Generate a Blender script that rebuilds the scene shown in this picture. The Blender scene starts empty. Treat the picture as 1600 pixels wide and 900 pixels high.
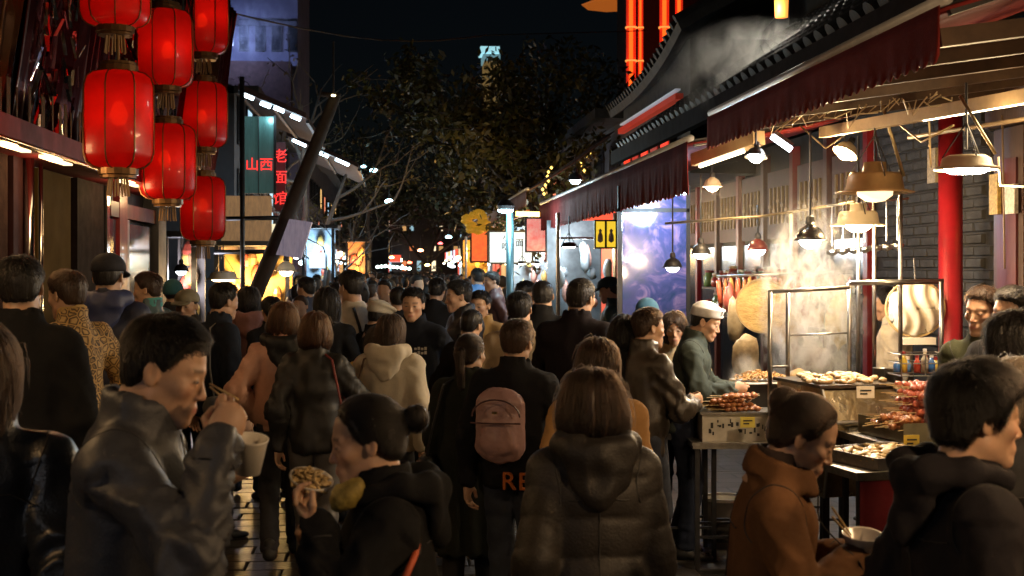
import bpy, bmesh, math, random
import numpy as np
from math import radians, sin, cos, pi, atan, sqrt, exp
rng = np.random.default_rng(11)
random.seed(11)
sc = bpy.context.scene
COL = sc.collection
# ---------------------------------------------------------------- camera
F = 2000.0                      # focal length in photo pixels (photo is 1600 x 900)
CAMH = 1.85
HZ = 418.0                      # horizon row
VPX = 620.0                     # column of the street's vanishing point
TH = atan((800 - VPX) / F)
cd = bpy.data.cameras.new('camera')
cam = bpy.data.objects.new('camera', cd)
COL.objects.link(cam)
cam.location = (0, 0, CAMH)
cam.rotation_euler = (radians(90), 0, -TH)
cd.sensor_width = 36.0
cd.lens = 36.0 * F / 1600
cd.shift_y = -(450 - HZ) / 1600
cd.clip_start = 0.05
cd.clip_end = 2000
cd.dof.use_dof = True
cd.dof.focus_distance = 8.2
cd.dof.aperture_fstop = 6.0
sc.camera = cam
# ---------------------------------------------------------------- night sky
w = bpy.data.worlds.new('World')
sc.world = w
w.use_nodes = True
nt = w.node_tree
bg = nt.nodes['Background']
sky = nt.nodes.new('ShaderNodeTexSky')
sky.sky_type = 'NISHITA'
sky.sun_disc = False
sky.sun_elevation = radians(25)
sky.sun_rotation = radians(200)
nt.links.new(sky.outputs[0], bg.inputs[0])
bg.inputs[1].default_value = 0.00025
ml = bpy.data.lights.new('moon_light', 'SUN')
ml.energy = 0.006
ml.angle = radians(0.5)
ml.color = (1.0, 0.95, 0.86)
mo = bpy.data.objects.new('moon_light', ml)
COL.objects.link(mo)
mo.rotation_euler = (radians(40), 0, radians(200))
sc.view_settings.view_transform = 'Standard'
sc.view_settings.look = 'None'
sc.view_settings.exposure = 1.0
sc.view_settings.gamma = 1.0
sc.view_settings.use_curve_mapping = False
cy = sc.cycles
cy.use_denoising = True
cy.max_bounces = 5
cy.diffuse_bounces = 2
cy.glossy_bounces = 3
cy.transmission_bounces = 4
cy.transparent_max_bounces = 8
cy.volume_bounces = 0
cy.volume_step_rate = 1.5
cy.volume_max_steps = 96
cy.sample_clamp_indirect = 4.0
cy.caustics_reflective = False
cy.caustics_refractive = False
cy.use_light_tree = True

CT, ST = cos(TH), sin(TH)
def ray(px, py):
    u = (px - 800) / F
    v = (HZ - py) / F
    return np.array([u * CT + ST, CT - u * ST, v])
CAMP = np.array([0, 0, CAMH])
def P(px, py, d):                 # point at camera depth d
    return CAMP + ray(px, py) * d
def PX(px, py, X):                # point on the street-parallel plane x = X
    r = ray(px, py)
    return CAMP + r * (X / r[0])
def PZ(px, py, z):                # point on the level plane z
    r = ray(px, py)
    return CAMP + r * ((z - CAMH) / r[2])
def GX(px, d):
    q = P(px, HZ, d)
    return q[0], q[1]
# ---------------------------------------------------------------- materials
MATS = {}
def nodes_of(m):
    m.use_nodes = True
    t = m.node_tree
    return t, t.nodes['Principled BSDF']
def N(t, kind, **kw):
    n = t.nodes.new(kind)
    for k, v in kw.items():
        if hasattr(n, k):
            setattr(n, k, v)
        else:
            n.inputs[k].default_value = v
    return n
def L(t, a, b):
    t.links.new(a, b)
def mat(name, col, rough=0.6, metal=0.0, var=0.25, scale=9.0, bump=0.0, bscale=60.0, spec=0.5,
        stretch=None, col2=None, emit=None, estr=0.0, coat=0.0, trans=0.0, detail=4.0, sheen=0.0):
    """general weathered surface: two tones mixed by noise, a little roughness and relief"""
    if name in MATS:
        return MATS[name]
    m = bpy.data.materials.new(name)
    MATS[name] = m
    t, b = nodes_of(m)
    tc = N(t, 'ShaderNodeTexCoord')
    src = tc.outputs['Object']
    if stretch:
        mp = N(t, 'ShaderNodeMapping')
        mp.inputs['Scale'].default_value = stretch
        L(t, src, mp.inputs[0])
        src = mp.outputs[0]
    nz = N(t, 'ShaderNodeTexNoise', Scale=scale, Detail=detail, Roughness=0.6)
    L(t, src, nz.inputs['Vector'])
    rp = N(t, 'ShaderNodeMapRange')
    rp.inputs['From Min'].default_value = 0.32
    rp.inputs['From Max'].default_value = 0.68
    L(t, nz.outputs['Fac'], rp.inputs['Value'])
    mx = N(t, 'ShaderNodeMix', data_type='RGBA')
    c2 = col2 if col2 else tuple(c * (1 - var) for c in col)
    mx.inputs[6].default_value = (*col, 1)
    mx.inputs[7].default_value = (*c2, 1)
    L(t, rp.outputs[0], mx.inputs[0])
    L(t, mx.outputs[2], b.inputs['Base Color'])
    rr = N(t, 'ShaderNodeMapRange')
    rr.inputs['To Min'].default_value = max(0.03, rough - 0.12)
    rr.inputs['To Max'].default_value = min(1, rough + 0.12)
    L(t, nz.outputs['Fac'], rr.inputs['Value'])
    L(t, rr.outputs[0], b.inputs['Roughness'])
    b.inputs['Metallic'].default_value = metal
    b.inputs['Specular IOR Level'].default_value = spec
    b.inputs['Coat Weight'].default_value = coat
    b.inputs['Transmission Weight'].default_value = trans
    if sheen:
        b.inputs['Sheen Weight'].default_value = sheen
    if bump:
        n2 = N(t, 'ShaderNodeTexNoise', Scale=bscale, Detail=3.0)
        L(t, src, n2.inputs['Vector'])
        bp = N(t, 'ShaderNodeBump', Strength=bump, Distance=0.01)
        L(t, n2.outputs['Fac'], bp.inputs['Height'])
        L(t, bp.outputs[0], b.inputs['Normal'])
    if emit:
        b.inputs['Emission Color'].default_value = (*emit, 1)
        b.inputs['Emission Strength'].default_value = estr
    return m
def emat(name, col, s):
    if name in MATS:
        return MATS[name]
    m = bpy.data.materials.new(name)
    MATS[name] = m
    t, b = nodes_of(m)
    b.inputs['Base Color'].default_value = (*[min(1, c) * .8 for c in col], 1)
    b.inputs['Emission Color'].default_value = (*col, 1)
    b.inputs['Emission Strength'].default_value = s
    return m
def vcmat(name, rough=0.5, spec=0.4, sss=0.0, bump=0.0, bscale=200, attr='Col', gain=1.0, stretch=None):
    """surface whose own colours are stored per vertex"""
    if name in MATS:
        return MATS[name]
    m = bpy.data.materials.new(name)
    MATS[name] = m
    t, b = nodes_of(m)
    a = N(t, 'ShaderNodeAttribute', attribute_name=attr)
    tc = N(t, 'ShaderNodeTexCoord')
    nz = N(t, 'ShaderNodeTexNoise', Scale=40.0, Detail=4.0)
    L(t, tc.outputs['Object'], nz.inputs['Vector'])
    mr = N(t, 'ShaderNodeMapRange')
    mr.inputs['To Min'].default_value = 0.8 * gain
    mr.inputs['To Max'].default_value = 1.2 * gain
    L(t, nz.outputs['Fac'], mr.inputs['Value'])
    mx = N(t, 'ShaderNodeVectorMath', operation='SCALE')
    L(t, a.outputs['Color'], mx.inputs[0])
    L(t, mr.outputs[0], mx.inputs['Scale'])
    L(t, mx.outputs[0], b.inputs['Base Color'])
    b.inputs['Roughness'].default_value = rough
    b.inputs['Specular IOR Level'].default_value = spec
    if sss:
        b.inputs['Subsurface Weight'].default_value = sss
        b.inputs['Subsurface Radius'].default_value = (0.012, 0.004, 0.002)
        b.inputs['Subsurface Scale'].default_value = 0.6
    if bump:
        n2 = N(t, 'ShaderNodeTexNoise', Scale=bscale, Detail=3.0)
        src = tc.outputs['Object']
        if stretch:
            mp = N(t, 'ShaderNodeMapping')
            mp.inputs['Scale'].default_value = stretch
            L(t, src, mp.inputs[0])
            src = mp.outputs[0]
        L(t, src, n2.inputs['Vector'])
        bp = N(t, 'ShaderNodeBump', Strength=bump, Distance=0.004)
        L(t, n2.outputs['Fac'], bp.inputs['Height'])
        L(t, bp.outputs[0], b.inputs['Normal'])
    return m
# ---------------------------------------------------------------- objects
def tag(o, label=None, cat=None, group=None, kind=None):
    if label: o['label'] = label
    if cat: o['category'] = cat
    if group: o['group'] = group
    if kind: o['kind'] = kind
    return o
def empty(name, loc, label=None, cat=None, group=None, rz=0.0):
    o = bpy.data.objects.new(name, None)
    COL.objects.link(o)
    o.location = tuple(float(c) for c in loc)
    o.rotation_euler = (0, 0, rz)
    o.empty_display_size = 0.1
    return tag(o, label, cat, group)
def link(name, me, parent=None, m=None):
    o = bpy.data.objects.new(name, me)
    COL.objects.link(o)
    if parent is not None:
        o.parent = parent
    if m is not None and not me.materials:
        me.materials.append(m)
    return o
def to_mesh(name, V, Fq, smooth=False, cols=None, mats=None, mi=None):
    me = bpy.data.meshes.new(name)
    V = np.asarray(V, np.float32)
    if isinstance(Fq, np.ndarray):
        n, k = Fq.shape
        me.vertices.add(len(V))
        me.vertices.foreach_set('co', V.ravel())
        me.loops.add(n * k)
        me.loops.foreach_set('vertex_index', Fq.astype(np.int32).ravel())
        me.polygons.add(n)
        me.polygons.foreach_set('loop_start', np.arange(0, n * k, k, dtype=np.int32))
        me.update(calc_edges=True)
    else:
        me.from_pydata([tuple(map(float, v)) for v in V], [], [tuple(int(i) for i in f) for f in Fq])
        me.update()
    if smooth:
        me.polygons.foreach_set('use_smooth', np.ones(len(me.polygons), bool))
    if cols is not None:
        a = me.color_attributes.new('Col', 'FLOAT_COLOR', 'POINT')
        c = np.ones((len(V), 4), np.float32)
        c[:, :3] = cols
        a.data.foreach_set('color', c.ravel())
    for m in mats or ():
        me.materials.append(m)
    if mi is not None:
        me.polygons.foreach_set('material_index', np.asarray(mi, np.int32))
    me.validate()
    return me
class MB:
    """collects solids into one mesh; build() links it as ONE object"""
    def __init__(s):
        s.v = []; s.f = []; s.c = []; s.col = (1, 1, 1)
    def add(s, V, Fs):
        o = len(s.v)
        s.v += [tuple(map(float, p)) for p in V]
        s.c += [s.col] * len(V)
        s.f += [tuple(int(i) + o for i in f) for f in Fs]
        return s
    def box(s, lo, hi, M=None, T=None):
        x0, y0, z0 = lo; x1, y1, z1 = hi
        V = np.array([(x0,y0,z0),(x1,y0,z0),(x1,y1,z0),(x0,y1,z0),(x0,y0,z1),(x1,y0,z1),(x1,y1,z1),(x0,y1,z1)], float)
        if M is not None: V = V @ np.asarray(M).T
        if T is not None: V = V + np.asarray(T)
        return s.add(V, [(0,3,2,1),(4,5,6,7),(0,1,5,4),(1,2,6,5),(2,3,7,6),(3,0,4,7)])
    def hexa(s, V):               # 8 corners in box order
        return s.add(V, [(0,3,2,1),(4,5,6,7),(0,1,5,4),(1,2,6,5),(2,3,7,6),(3,0,4,7)])
    def bar(s, a, b, w, h=None, up=(0, 0, 1)):
        a = np.asarray(a, float); b = np.asarray(b, float); h = h or w
        d = b - a; d /= np.linalg.norm(d)
        u = np.asarray(up, float)
        if abs(d @ u) > 0.98: u = np.array([1.0, 0, 0])
        r = np.cross(d, u); r /= np.linalg.norm(r); u = np.cross(r, d)
        V = []
        for q in (a, b):
            V += [q - r*w/2 - u*h/2, q + r*w/2 - u*h/2, q + r*w/2 + u*h/2, q - r*w/2 + u*h/2]
        return s.add(V, [(0,1,2,3),(7,6,5,4),(0,4,5,1),(1,5,6,2),(2,6,7,3),(3,7,4,0)])
    def tube(s, pts, rad, n=8, caps=True):
        pts = [np.asarray(p, float) for p in pts]
        if np.isscalar(rad): rad = [rad] * len(pts)
        V = []; Fs = []
        ref = None
        for i, p in enumerate(pts):
            d = pts[min(i+1, len(pts)-1)] - pts[max(i-1, 0)]
            d = d / (np.linalg.norm(d) + 1e-9)
            if ref is None:
                ref = np.array([0, 0, 1.0]) if abs(d[2]) < 0.9 else np.array([1.0, 0, 0])
            x = np.cross(d, ref); x /= np.linalg.norm(x) + 1e-9
            y = np.cross(x, d); ref = y
            for k in range(n):
                a = 2*pi*k/n
                V.append(p + rad[i]*(cos(a)*x + sin(a)*y))
        for i in range(len(pts)-1):
            for k in range(n):
                k2 = (k+1) % n
                Fs.append((i*n+k, i*n+k2, (i+1)*n+k2, (i+1)*n+k))
        if caps:
            Fs.append(tuple(range(n))[::-1]); Fs.append(tuple((len(pts)-1)*n + k for k in range(n)))
        return s.add(V, Fs)
    def lathe(s, prof, c=(0, 0, 0), n=20, M=None, closed=False, sx=1, sy=1):
        V = []; Fs = []
        for r, z in prof:
            for k in range(n):
                a = 2*pi*k/n
                V.append((r*cos(a)*sx, r*sin(a)*sy, z))
        V = np.array(V)
        if M is not None: V = V @ np.asarray(M).T
        V = V + np.asarray(c, float)
        m = len(prof)
        for i in range(m - (0 if closed else 1)):
            j = (i+1) % m
            for k in range(n):
                k2 = (k+1) % n
                Fs.append((i*n+k, i*n+k2, j*n+k2, j*n+k))
        if not closed:
            if prof[0][0] > 1e-4: Fs.append(tuple(range(n))[::-1])
            if prof[-1][0] > 1e-4: Fs.append(tuple((m-1)*n + k for k in range(n)))
        return s.add(V, Fs)
    def grid(s, Pts, thick=0.0, nrm=None):
        """Pts[i][j] -> sheet; thick gives it a back"""
        Pts = np.asarray(Pts, float); a, b = Pts.shape[:2]
        V = Pts.reshape(-1, 3); Fs = []
        for i in range(a-1):
            for j in range(b-1):
                Fs.append((i*b+j, i*b+j+1, (i+1)*b+j+1, (i+1)*b+j))
        if thick:
            if nrm is None:
                nrm = np.cross(Pts[0, -1] - Pts[0, 0], Pts[-1, 0] - Pts[0, 0]); nrm = nrm / np.linalg.norm(nrm)
            W = V - np.asarray(nrm) * thick; n = len(V)
            F2 = [tuple(n + k for k in f[::-1]) for f in Fs]
            edge = [i*b for i in range(a)] + [(a-1)*b + j for j in range(1, b)] + [i*b + b-1 for i in range(a-2, -1, -1)] + [j for j in range(b-2, 0, -1)]
            for i in range(len(edge)):
                p, q = edge[i], edge[(i+1) % len(edge)]
                F2.append((p, n+p, n+q, q)[::-1])
            V = np.vstack([V, W]); Fs = Fs + F2
        return s.add(V, Fs)
    def mesh(s, name, m=None, smooth=False, col=False):
        me = to_mesh(name, np.array(s.v), s.f, smooth, cols=np.array(s.c) if col else None)
        if m: me.materials.append(m)
        return me
    def build(s, name, m, parent=None, smooth=False, loc=None, col=False):
        V = np.array(s.v)
        if parent is None and loc is None:
            loc = (V[:, 0].mean(), V[:, 1].mean(), V[:, 2].min())
        if loc is not None:
            s.v = [tuple(p) for p in (V - np.asarray(loc))]
        o = link(name, s.mesh(name, m, smooth, col), parent)
        if loc is not None: o.location = tuple(float(c) for c in loc)
        return o
def rel(parent, *pts):
    """world points to a root empty's own frame (roots are unrotated unless given rz)"""
    L0 = np.array(parent.location)
    a = -parent.rotation_euler.z
    R = np.array([[cos(a), -sin(a), 0], [sin(a), cos(a), 0], [0, 0, 1]])
    r = [R @ (np.asarray(p, float) - L0) for p in pts]
    return r[0] if len(r) == 1 else r
def rotz(a):
    return np.array([[cos(a), -sin(a), 0], [sin(a), cos(a), 0], [0, 0, 1.0]])
def rotx(a):
    return np.array([[1.0, 0, 0], [0, cos(a), -sin(a)], [0, sin(a), cos(a)]])
def roty(a):
    return np.array([[cos(a), 0, sin(a)], [0, 1.0, 0], [-sin(a), 0, cos(a)]])
def frame(zdir, xhint=(1, 0, 0)):
    z = np.asarray(zdir, float); z = z / np.linalg.norm(z)
    x = np.asarray(xhint, float); x = x - z * (x @ z)
    if np.linalg.norm(x) < 1e-3: x = np.array([0, 1.0, 0]) - z * z[1]
    x /= np.linalg.norm(x)
    return np.column_stack([x, np.cross(z, x), z])
# ---------------------------------------------------------------- noise on points
_LAT = rng.random((32, 32, 32)).astype(np.float32)
def vnoise(p):
    p = np.asarray(p, np.float32)
    i = np.floor(p).astype(np.int32); f = p - i
    f = f * f * (3 - 2 * f)
    i0 = i & 31; i1 = (i + 1) & 31
    x0, y0, z0 = i0.T; x1, y1, z1 = i1.T
    fx, fy, fz = f.T
    def l(a, b, t): return a + (b - a) * t
    return l(l(l(_LAT[x0,y0,z0], _LAT[x1,y0,z0], fx), l(_LAT[x0,y1,z0], _LAT[x1,y1,z0], fx), fy),
             l(l(_LAT[x0,y0,z1], _LAT[x1,y0,z1], fx), l(_LAT[x0,y1,z1], _LAT[x1,y1,z1], fx), fy), fz)
def fbm(p, o=3):
    s = 0; a = 0.5
    for k in range(o):
        s = s + a * vnoise(p * (2 ** k) + 7.3 * k); a *= 0.5
    return s
# ---------------------------------------------------------------- implicit solids
def smin(a, b, k):
    h = np.clip(0.5 + 0.5 * (b - a) / k, 0, 1)
    return b + (a - b) * h - k * h * (1 - h)
def smax(a, b, k):
    return -smin(-a, -b, k)
def s_cone(p, a, b, r1, r2, sc3=None, R=None):
    """tapered capsule; sc3 scales the space in frame R so that the section is oval"""
    a = np.asarray(a, np.float32); b = np.asarray(b, np.float32)
    q = p - a; ba = b - a
    if R is not None:
        q = q @ R.astype(np.float32); ba = ba @ R.astype(np.float32)
    if sc3 is not None:
        q = q / np.asarray(sc3, np.float32); ba = ba / np.asarray(sc3, np.float32)
    t = np.clip(q @ ba / (ba @ ba + 1e-9), 0, 1)
    q = q - t[:, None] * ba
    return np.sqrt((q * q).sum(1)) - (r1 + (r2 - r1) * t)
def s_ell(p, c, r, R=None):
    q = p - np.asarray(c, np.float32)
    if R is not None: q = q @ R.astype(np.float32)
    r = np.asarray(r, np.float32)
    k0 = np.sqrt(((q / r) ** 2).sum(1)); k1 = np.sqrt(((q / (r * r)) ** 2).sum(1)) + 1e-9
    return k0 * (k0 - 1) / k1
def nets(f, lo, hi, h):
    """surface nets: mesh the zero set of f on a grid of cell size h"""
    lo = np.asarray(lo, float); hi = np.asarray(hi, float)
    n = np.maximum(np.ceil((hi - lo) / h).astype(int) + 1, 4)
    ax = [(lo[i] + h * np.arange(n[i])).astype(np.float32) for i in range(3)]
    G = np.stack(np.meshgrid(*ax, indexing='ij'), -1).reshape(-1, 3)
    v = f(G).reshape(n).astype(np.float32)
    v[0] = np.maximum(v[0], 1e-4); v[-1] = np.maximum(v[-1], 1e-4)
    v[:, 0] = np.maximum(v[:, 0], 1e-4); v[:, -1] = np.maximum(v[:, -1], 1e-4)
    v[:, :, 0] = np.maximum(v[:, :, 0], 1e-4); v[:, :, -1] = np.maximum(v[:, :, -1], 1e-4)
    s = v < 0
    cor = [(i, j, k) for i in (0, 1) for j in (0, 1) for k in (0, 1)]
    sl = lambda A, c: A[c[0]:n[0]-1+c[0], c[1]:n[1]-1+c[1], c[2]:n[2]-1+c[2]]
    cnt = sum(sl(s, c).astype(np.int8) for c in cor)
    act = (cnt > 0) & (cnt < 8)
    idx = np.argwhere(act)
    if len(idx) == 0:
        return np.zeros((0, 3)), np.zeros((0, 4), int)
    cid = np.full(act.shape, -1, np.int32); cid[act] = np.arange(len(idx))
    acc = np.zeros((len(idx), 3)); m = np.zeros(len(idx))
    cv = {c: v[idx[:, 0]+c[0], idx[:, 1]+c[1], idx[:, 2]+c[2]] for c in cor}
    for a in cor:
        for axn in range(3):
            if a[axn]: continue
            b = list(a); b[axn] = 1; b = tuple(b)
            va, vb = cv[a], cv[b]
            x = (va < 0) != (vb < 0)
            t = np.where(x, va / np.where(x, va - vb, 1), 0)
            p = np.tile(np.array(a, float), (len(idx), 1)); p[:, axn] += t
            acc += p * x[:, None]; m += x
    V = lo + h * (idx + acc / m[:, None])
    Q = []
    for axn in range(3):
        b = [0, 0, 0]; b[axn] = 1
        A0 = s[:n[0]-b[0], :n[1]-b[1], :n[2]-b[2]]; A1 = s[b[0]:, b[1]:, b[2]:]
        e = np.argwhere(A0 != A1)
        u, w_ = [(1, 2), (2, 0), (0, 1)][axn]
        ok = (e[:, u] > 0) & (e[:, w_] > 0) & (e[:, u] < n[u]-1) & (e[:, w_] < n[w_]-1)
        e = e[ok]
        ins = s[e[:, 0], e[:, 1], e[:, 2]]
        def cc(du, dw):
            k = e.copy(); k[:, u] -= du; k[:, w_] -= dw
            return cid[k[:, 0], k[:, 1], k[:, 2]]
        q = np.stack([cc(1, 1), cc(0, 1), cc(0, 0), cc(1, 0)], 1)
        q[~ins] = q[~ins][:, ::-1]
        Q.append(q)
    Q = np.vstack(Q)
    Q = Q[(Q >= 0).all(1)]
    return V, Q
def vnormals(V, Q):
    n = np.cross(V[Q[:, 2]] - V[Q[:, 0]], V[Q[:, 3]] - V[Q[:, 1]])
    N_ = np.zeros_like(V)
    for k in range(4):
        np.add.at(N_, Q[:, k], n)
    return N_ / (np.linalg.norm(N_, axis=1, keepdims=True) + 1e-9)
def relax(V, Q, it=1, lam=0.5):
    for _ in range(it):
        S = np.zeros_like(V); c = np.zeros(len(V))
        for k in range(4):
            np.add.at(S, Q[:, k], V[Q[:, (k+1) % 4]] + V[Q[:, (k+3) % 4]]); np.add.at(c, Q[:, k], 2)
        V = V + lam * (S / np.maximum(c, 1)[:, None] - V)
    return V
def joinq(parts):
    Vs = []; Qs = []; o = 0
    for V, Q in parts:
        Vs.append(V); Qs.append(Q + o); o += len(V)
    return np.vstack(Vs), np.vstack(Qs)
# ================================================================ the place
STEEL = mat('brushed_steel', (.42, .41, .39), .32, metal=1.0, var=.35, scale=12, bump=.15, bscale=90)
DARKSTEEL = mat('dark_steel', (.06, .06, .065), .45, metal=.7, var=.4, scale=14)
CHROME = mat('chrome', (.62, .62, .62), .12, metal=1.0, var=.2, scale=5)
BLACK = mat('black_paint', (.012, .012, .014), .5, var=.4)
REDP = mat('red_lacquer', (.24, .008, .012), .38, var=.4, scale=5, bump=.1, bscale=30, coat=.3)
DKRED = mat('dark_red_wood', (.085, .014, .012), .42, var=.45, scale=7, bump=.15, bscale=40, stretch=(1, 1, .2))
DKWOOD = mat('dark_wood', (.060, .030, .020), .5, var=.5, scale=6, bump=.25, bscale=50, stretch=(1, 1, .12))
BRICK = mat('grey_brick', (.034, .031, .028), .82, var=.45, scale=11, bump=.5, bscale=60)
MORTAR = mat('mortar', (.030, .027, .024), .95, var=.3, bump=.4)
TILE = mat('roof_tile', (.028, .031, .032), .62, var=.45, scale=8, bump=.3, bscale=40)
GLASS = mat('dark_glass', (.012, .016, .022), .12, var=.3, spec=.45, scale=2, bump=.03, bscale=3)
AWN = mat('maroon_awning_canvas', (.20, .024, .022), .8, var=.4, scale=3.5, bump=.25, bscale=120, detail=6, spec=.12)
AWN2 = mat('faded_awning_canvas', (.12, .05, .045), .7, var=.35, scale=2.5, bump=.2, bscale=110)
STONE = mat('wet_paving_stone', (.055, .050, .045), .42, var=.45, scale=5, bump=.5, bscale=28, detail=8)
STONE2 = mat('wet_paving_stone_warm', (.070, .058, .046), .46, var=.4, scale=6, bump=.5, bscale=32, detail=8)
CREAM = mat('cream_enamel', (.62, .52, .36), .38, var=.2, scale=6)
BRONZE = mat('bronze_enamel', (.26, .155, .07), .38, metal=.35, var=.4, scale=6)
WHITEP = mat('white_paint', (.75, .74, .70), .5, var=.15)

# ---- ground
m = bpy.data.materials.new('street_ground'); MATS['street_ground'] = m
t, b = nodes_of(m)
tc = N(t, 'ShaderNodeTexCoord')
mp = N(t, 'ShaderNodeMapping'); mp.inputs['Scale'].default_value = (1, 1, 1)
L(t, tc.outputs['Object'], mp.inputs[0])
bk = N(t, 'ShaderNodeTexBrick', Scale=1.0)
bk.inputs['Color1'].default_value = (.07, .065, .06, 1); bk.inputs['Color2'].default_value = (.10, .088, .075, 1); bk.inputs['Mortar'].default_value = (.02, .02, .02, 1)
bk.inputs['Mortar Size'].default_value = .012; bk.inputs['Brick Width'].default_value = .46; bk.inputs['Row Height'].default_value = .23
L(t, mp.outputs[0], bk.inputs['Vector'])
L(t, bk.outputs['Color'], b.inputs['Base Color'])
nz = N(t, 'ShaderNodeTexNoise', Scale=1.3, Detail=5.0); L(t, tc.outputs['Object'], nz.inputs['Vector'])
mr = N(t, 'ShaderNodeMapRange'); mr.inputs['To Min'].default_value = .2; mr.inputs['To Max'].default_value = .65
L(t, nz.outputs['Fac'], mr.inputs['Value']); L(t, mr.outputs[0], b.inputs['Roughness'])
bp = N(t, 'ShaderNodeBump', Strength=.5, Distance=.01); L(t, bk.outputs['Fac'], bp.inputs['Height']); bp.invert = True
L(t, bp.outputs[0], b.inputs['Normal'])
g = MB(); g.box((-150, -30, -.3), (150, 400, -.035))
gd = g.build('ground', m, loc=(0, 0, 0)); tag(gd, kind='structure')
st = MB(); st.box((-1.62, -4, -.2), (4.0, 120, -.030))
street = st.build('street', MORTAR, loc=(0, 0, 0)); tag(street, kind='structure')
far = MB(); far.box((-1.62, 11.4, -.028), (4.0, 120, 0.0)); far.box((-1.62, -4, -.028), (4.0, 3.6, 0.0)); far.box((2.02, 3.6, -.028), (4.0, 11.4, -.002))
fo = far.build('far_paving', m, street); tag(fo, kind='stuff')
stone_me = []
for k in range(4):
    s_ = MB(); wx, wy = .4475, .218; e = .008; hz_ = .032
    zt = rng.uniform(-.004, .004, 4)
    V = [(-wx/2, -wy/2, -.03), (wx/2, -wy/2, -.03), (wx/2, wy/2, -.03), (-wx/2, wy/2, -.03),
         (-wx/2, -wy/2, -.006), (wx/2, -wy/2, -.006), (wx/2, wy/2, -.006), (-wx/2, wy/2, -.006),
         (-wx/2+e, -wy/2+e, zt[0]*.5), (wx/2-e, -wy/2+e, zt[1]*.5), (wx/2-e, wy/2-e, zt[2]*.5), (-wx/2+e, wy/2-e, zt[3]*.5)]
    s_.add(V, [(0, 1, 5, 4), (1, 2, 6, 5), (2, 3, 7, 6), (3, 0, 4, 7), (4, 5, 9, 8), (5, 6, 10, 9), (6, 7, 11, 10), (7, 4, 8, 11), (8, 9, 10, 11)])
    stone_me.append(s_.mesh('paving_stone', (STONE, STONE2)[k % 2]))
iy = 0; y = 3.72
while y < 11.3:
    x = -1.39 - (.23 if iy % 2 else 0)
    while x < 2.0:
        if x > -1.62:
            o = link('paving_stone', stone_me[random.randrange(4)], street)
            o.location = (x, y, random.uniform(-.004, .003)); o.rotation_euler = (0, 0, pi * random.randrange(2) + random.uniform(-.008, .008))
        x += .46
    y += .228; iy += 1
k_ = MB(); k_.box((-1.62 - .22, -4, -.2), (-1.62, 60, .12)); kb = k_.build('kerb', mat('kerb_stone', (.10, .095, .088), .6, var=.3, bump=.4), loc=(0, 0, 0)); tag(kb, kind='structure')
k_ = MB(); k_.box((-2.6, -4, -.2), (-1.843, 60, .115)); kb = k_.build('left_pavement', m, loc=(0, 0, 0)); tag(kb, kind='structure')

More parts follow.
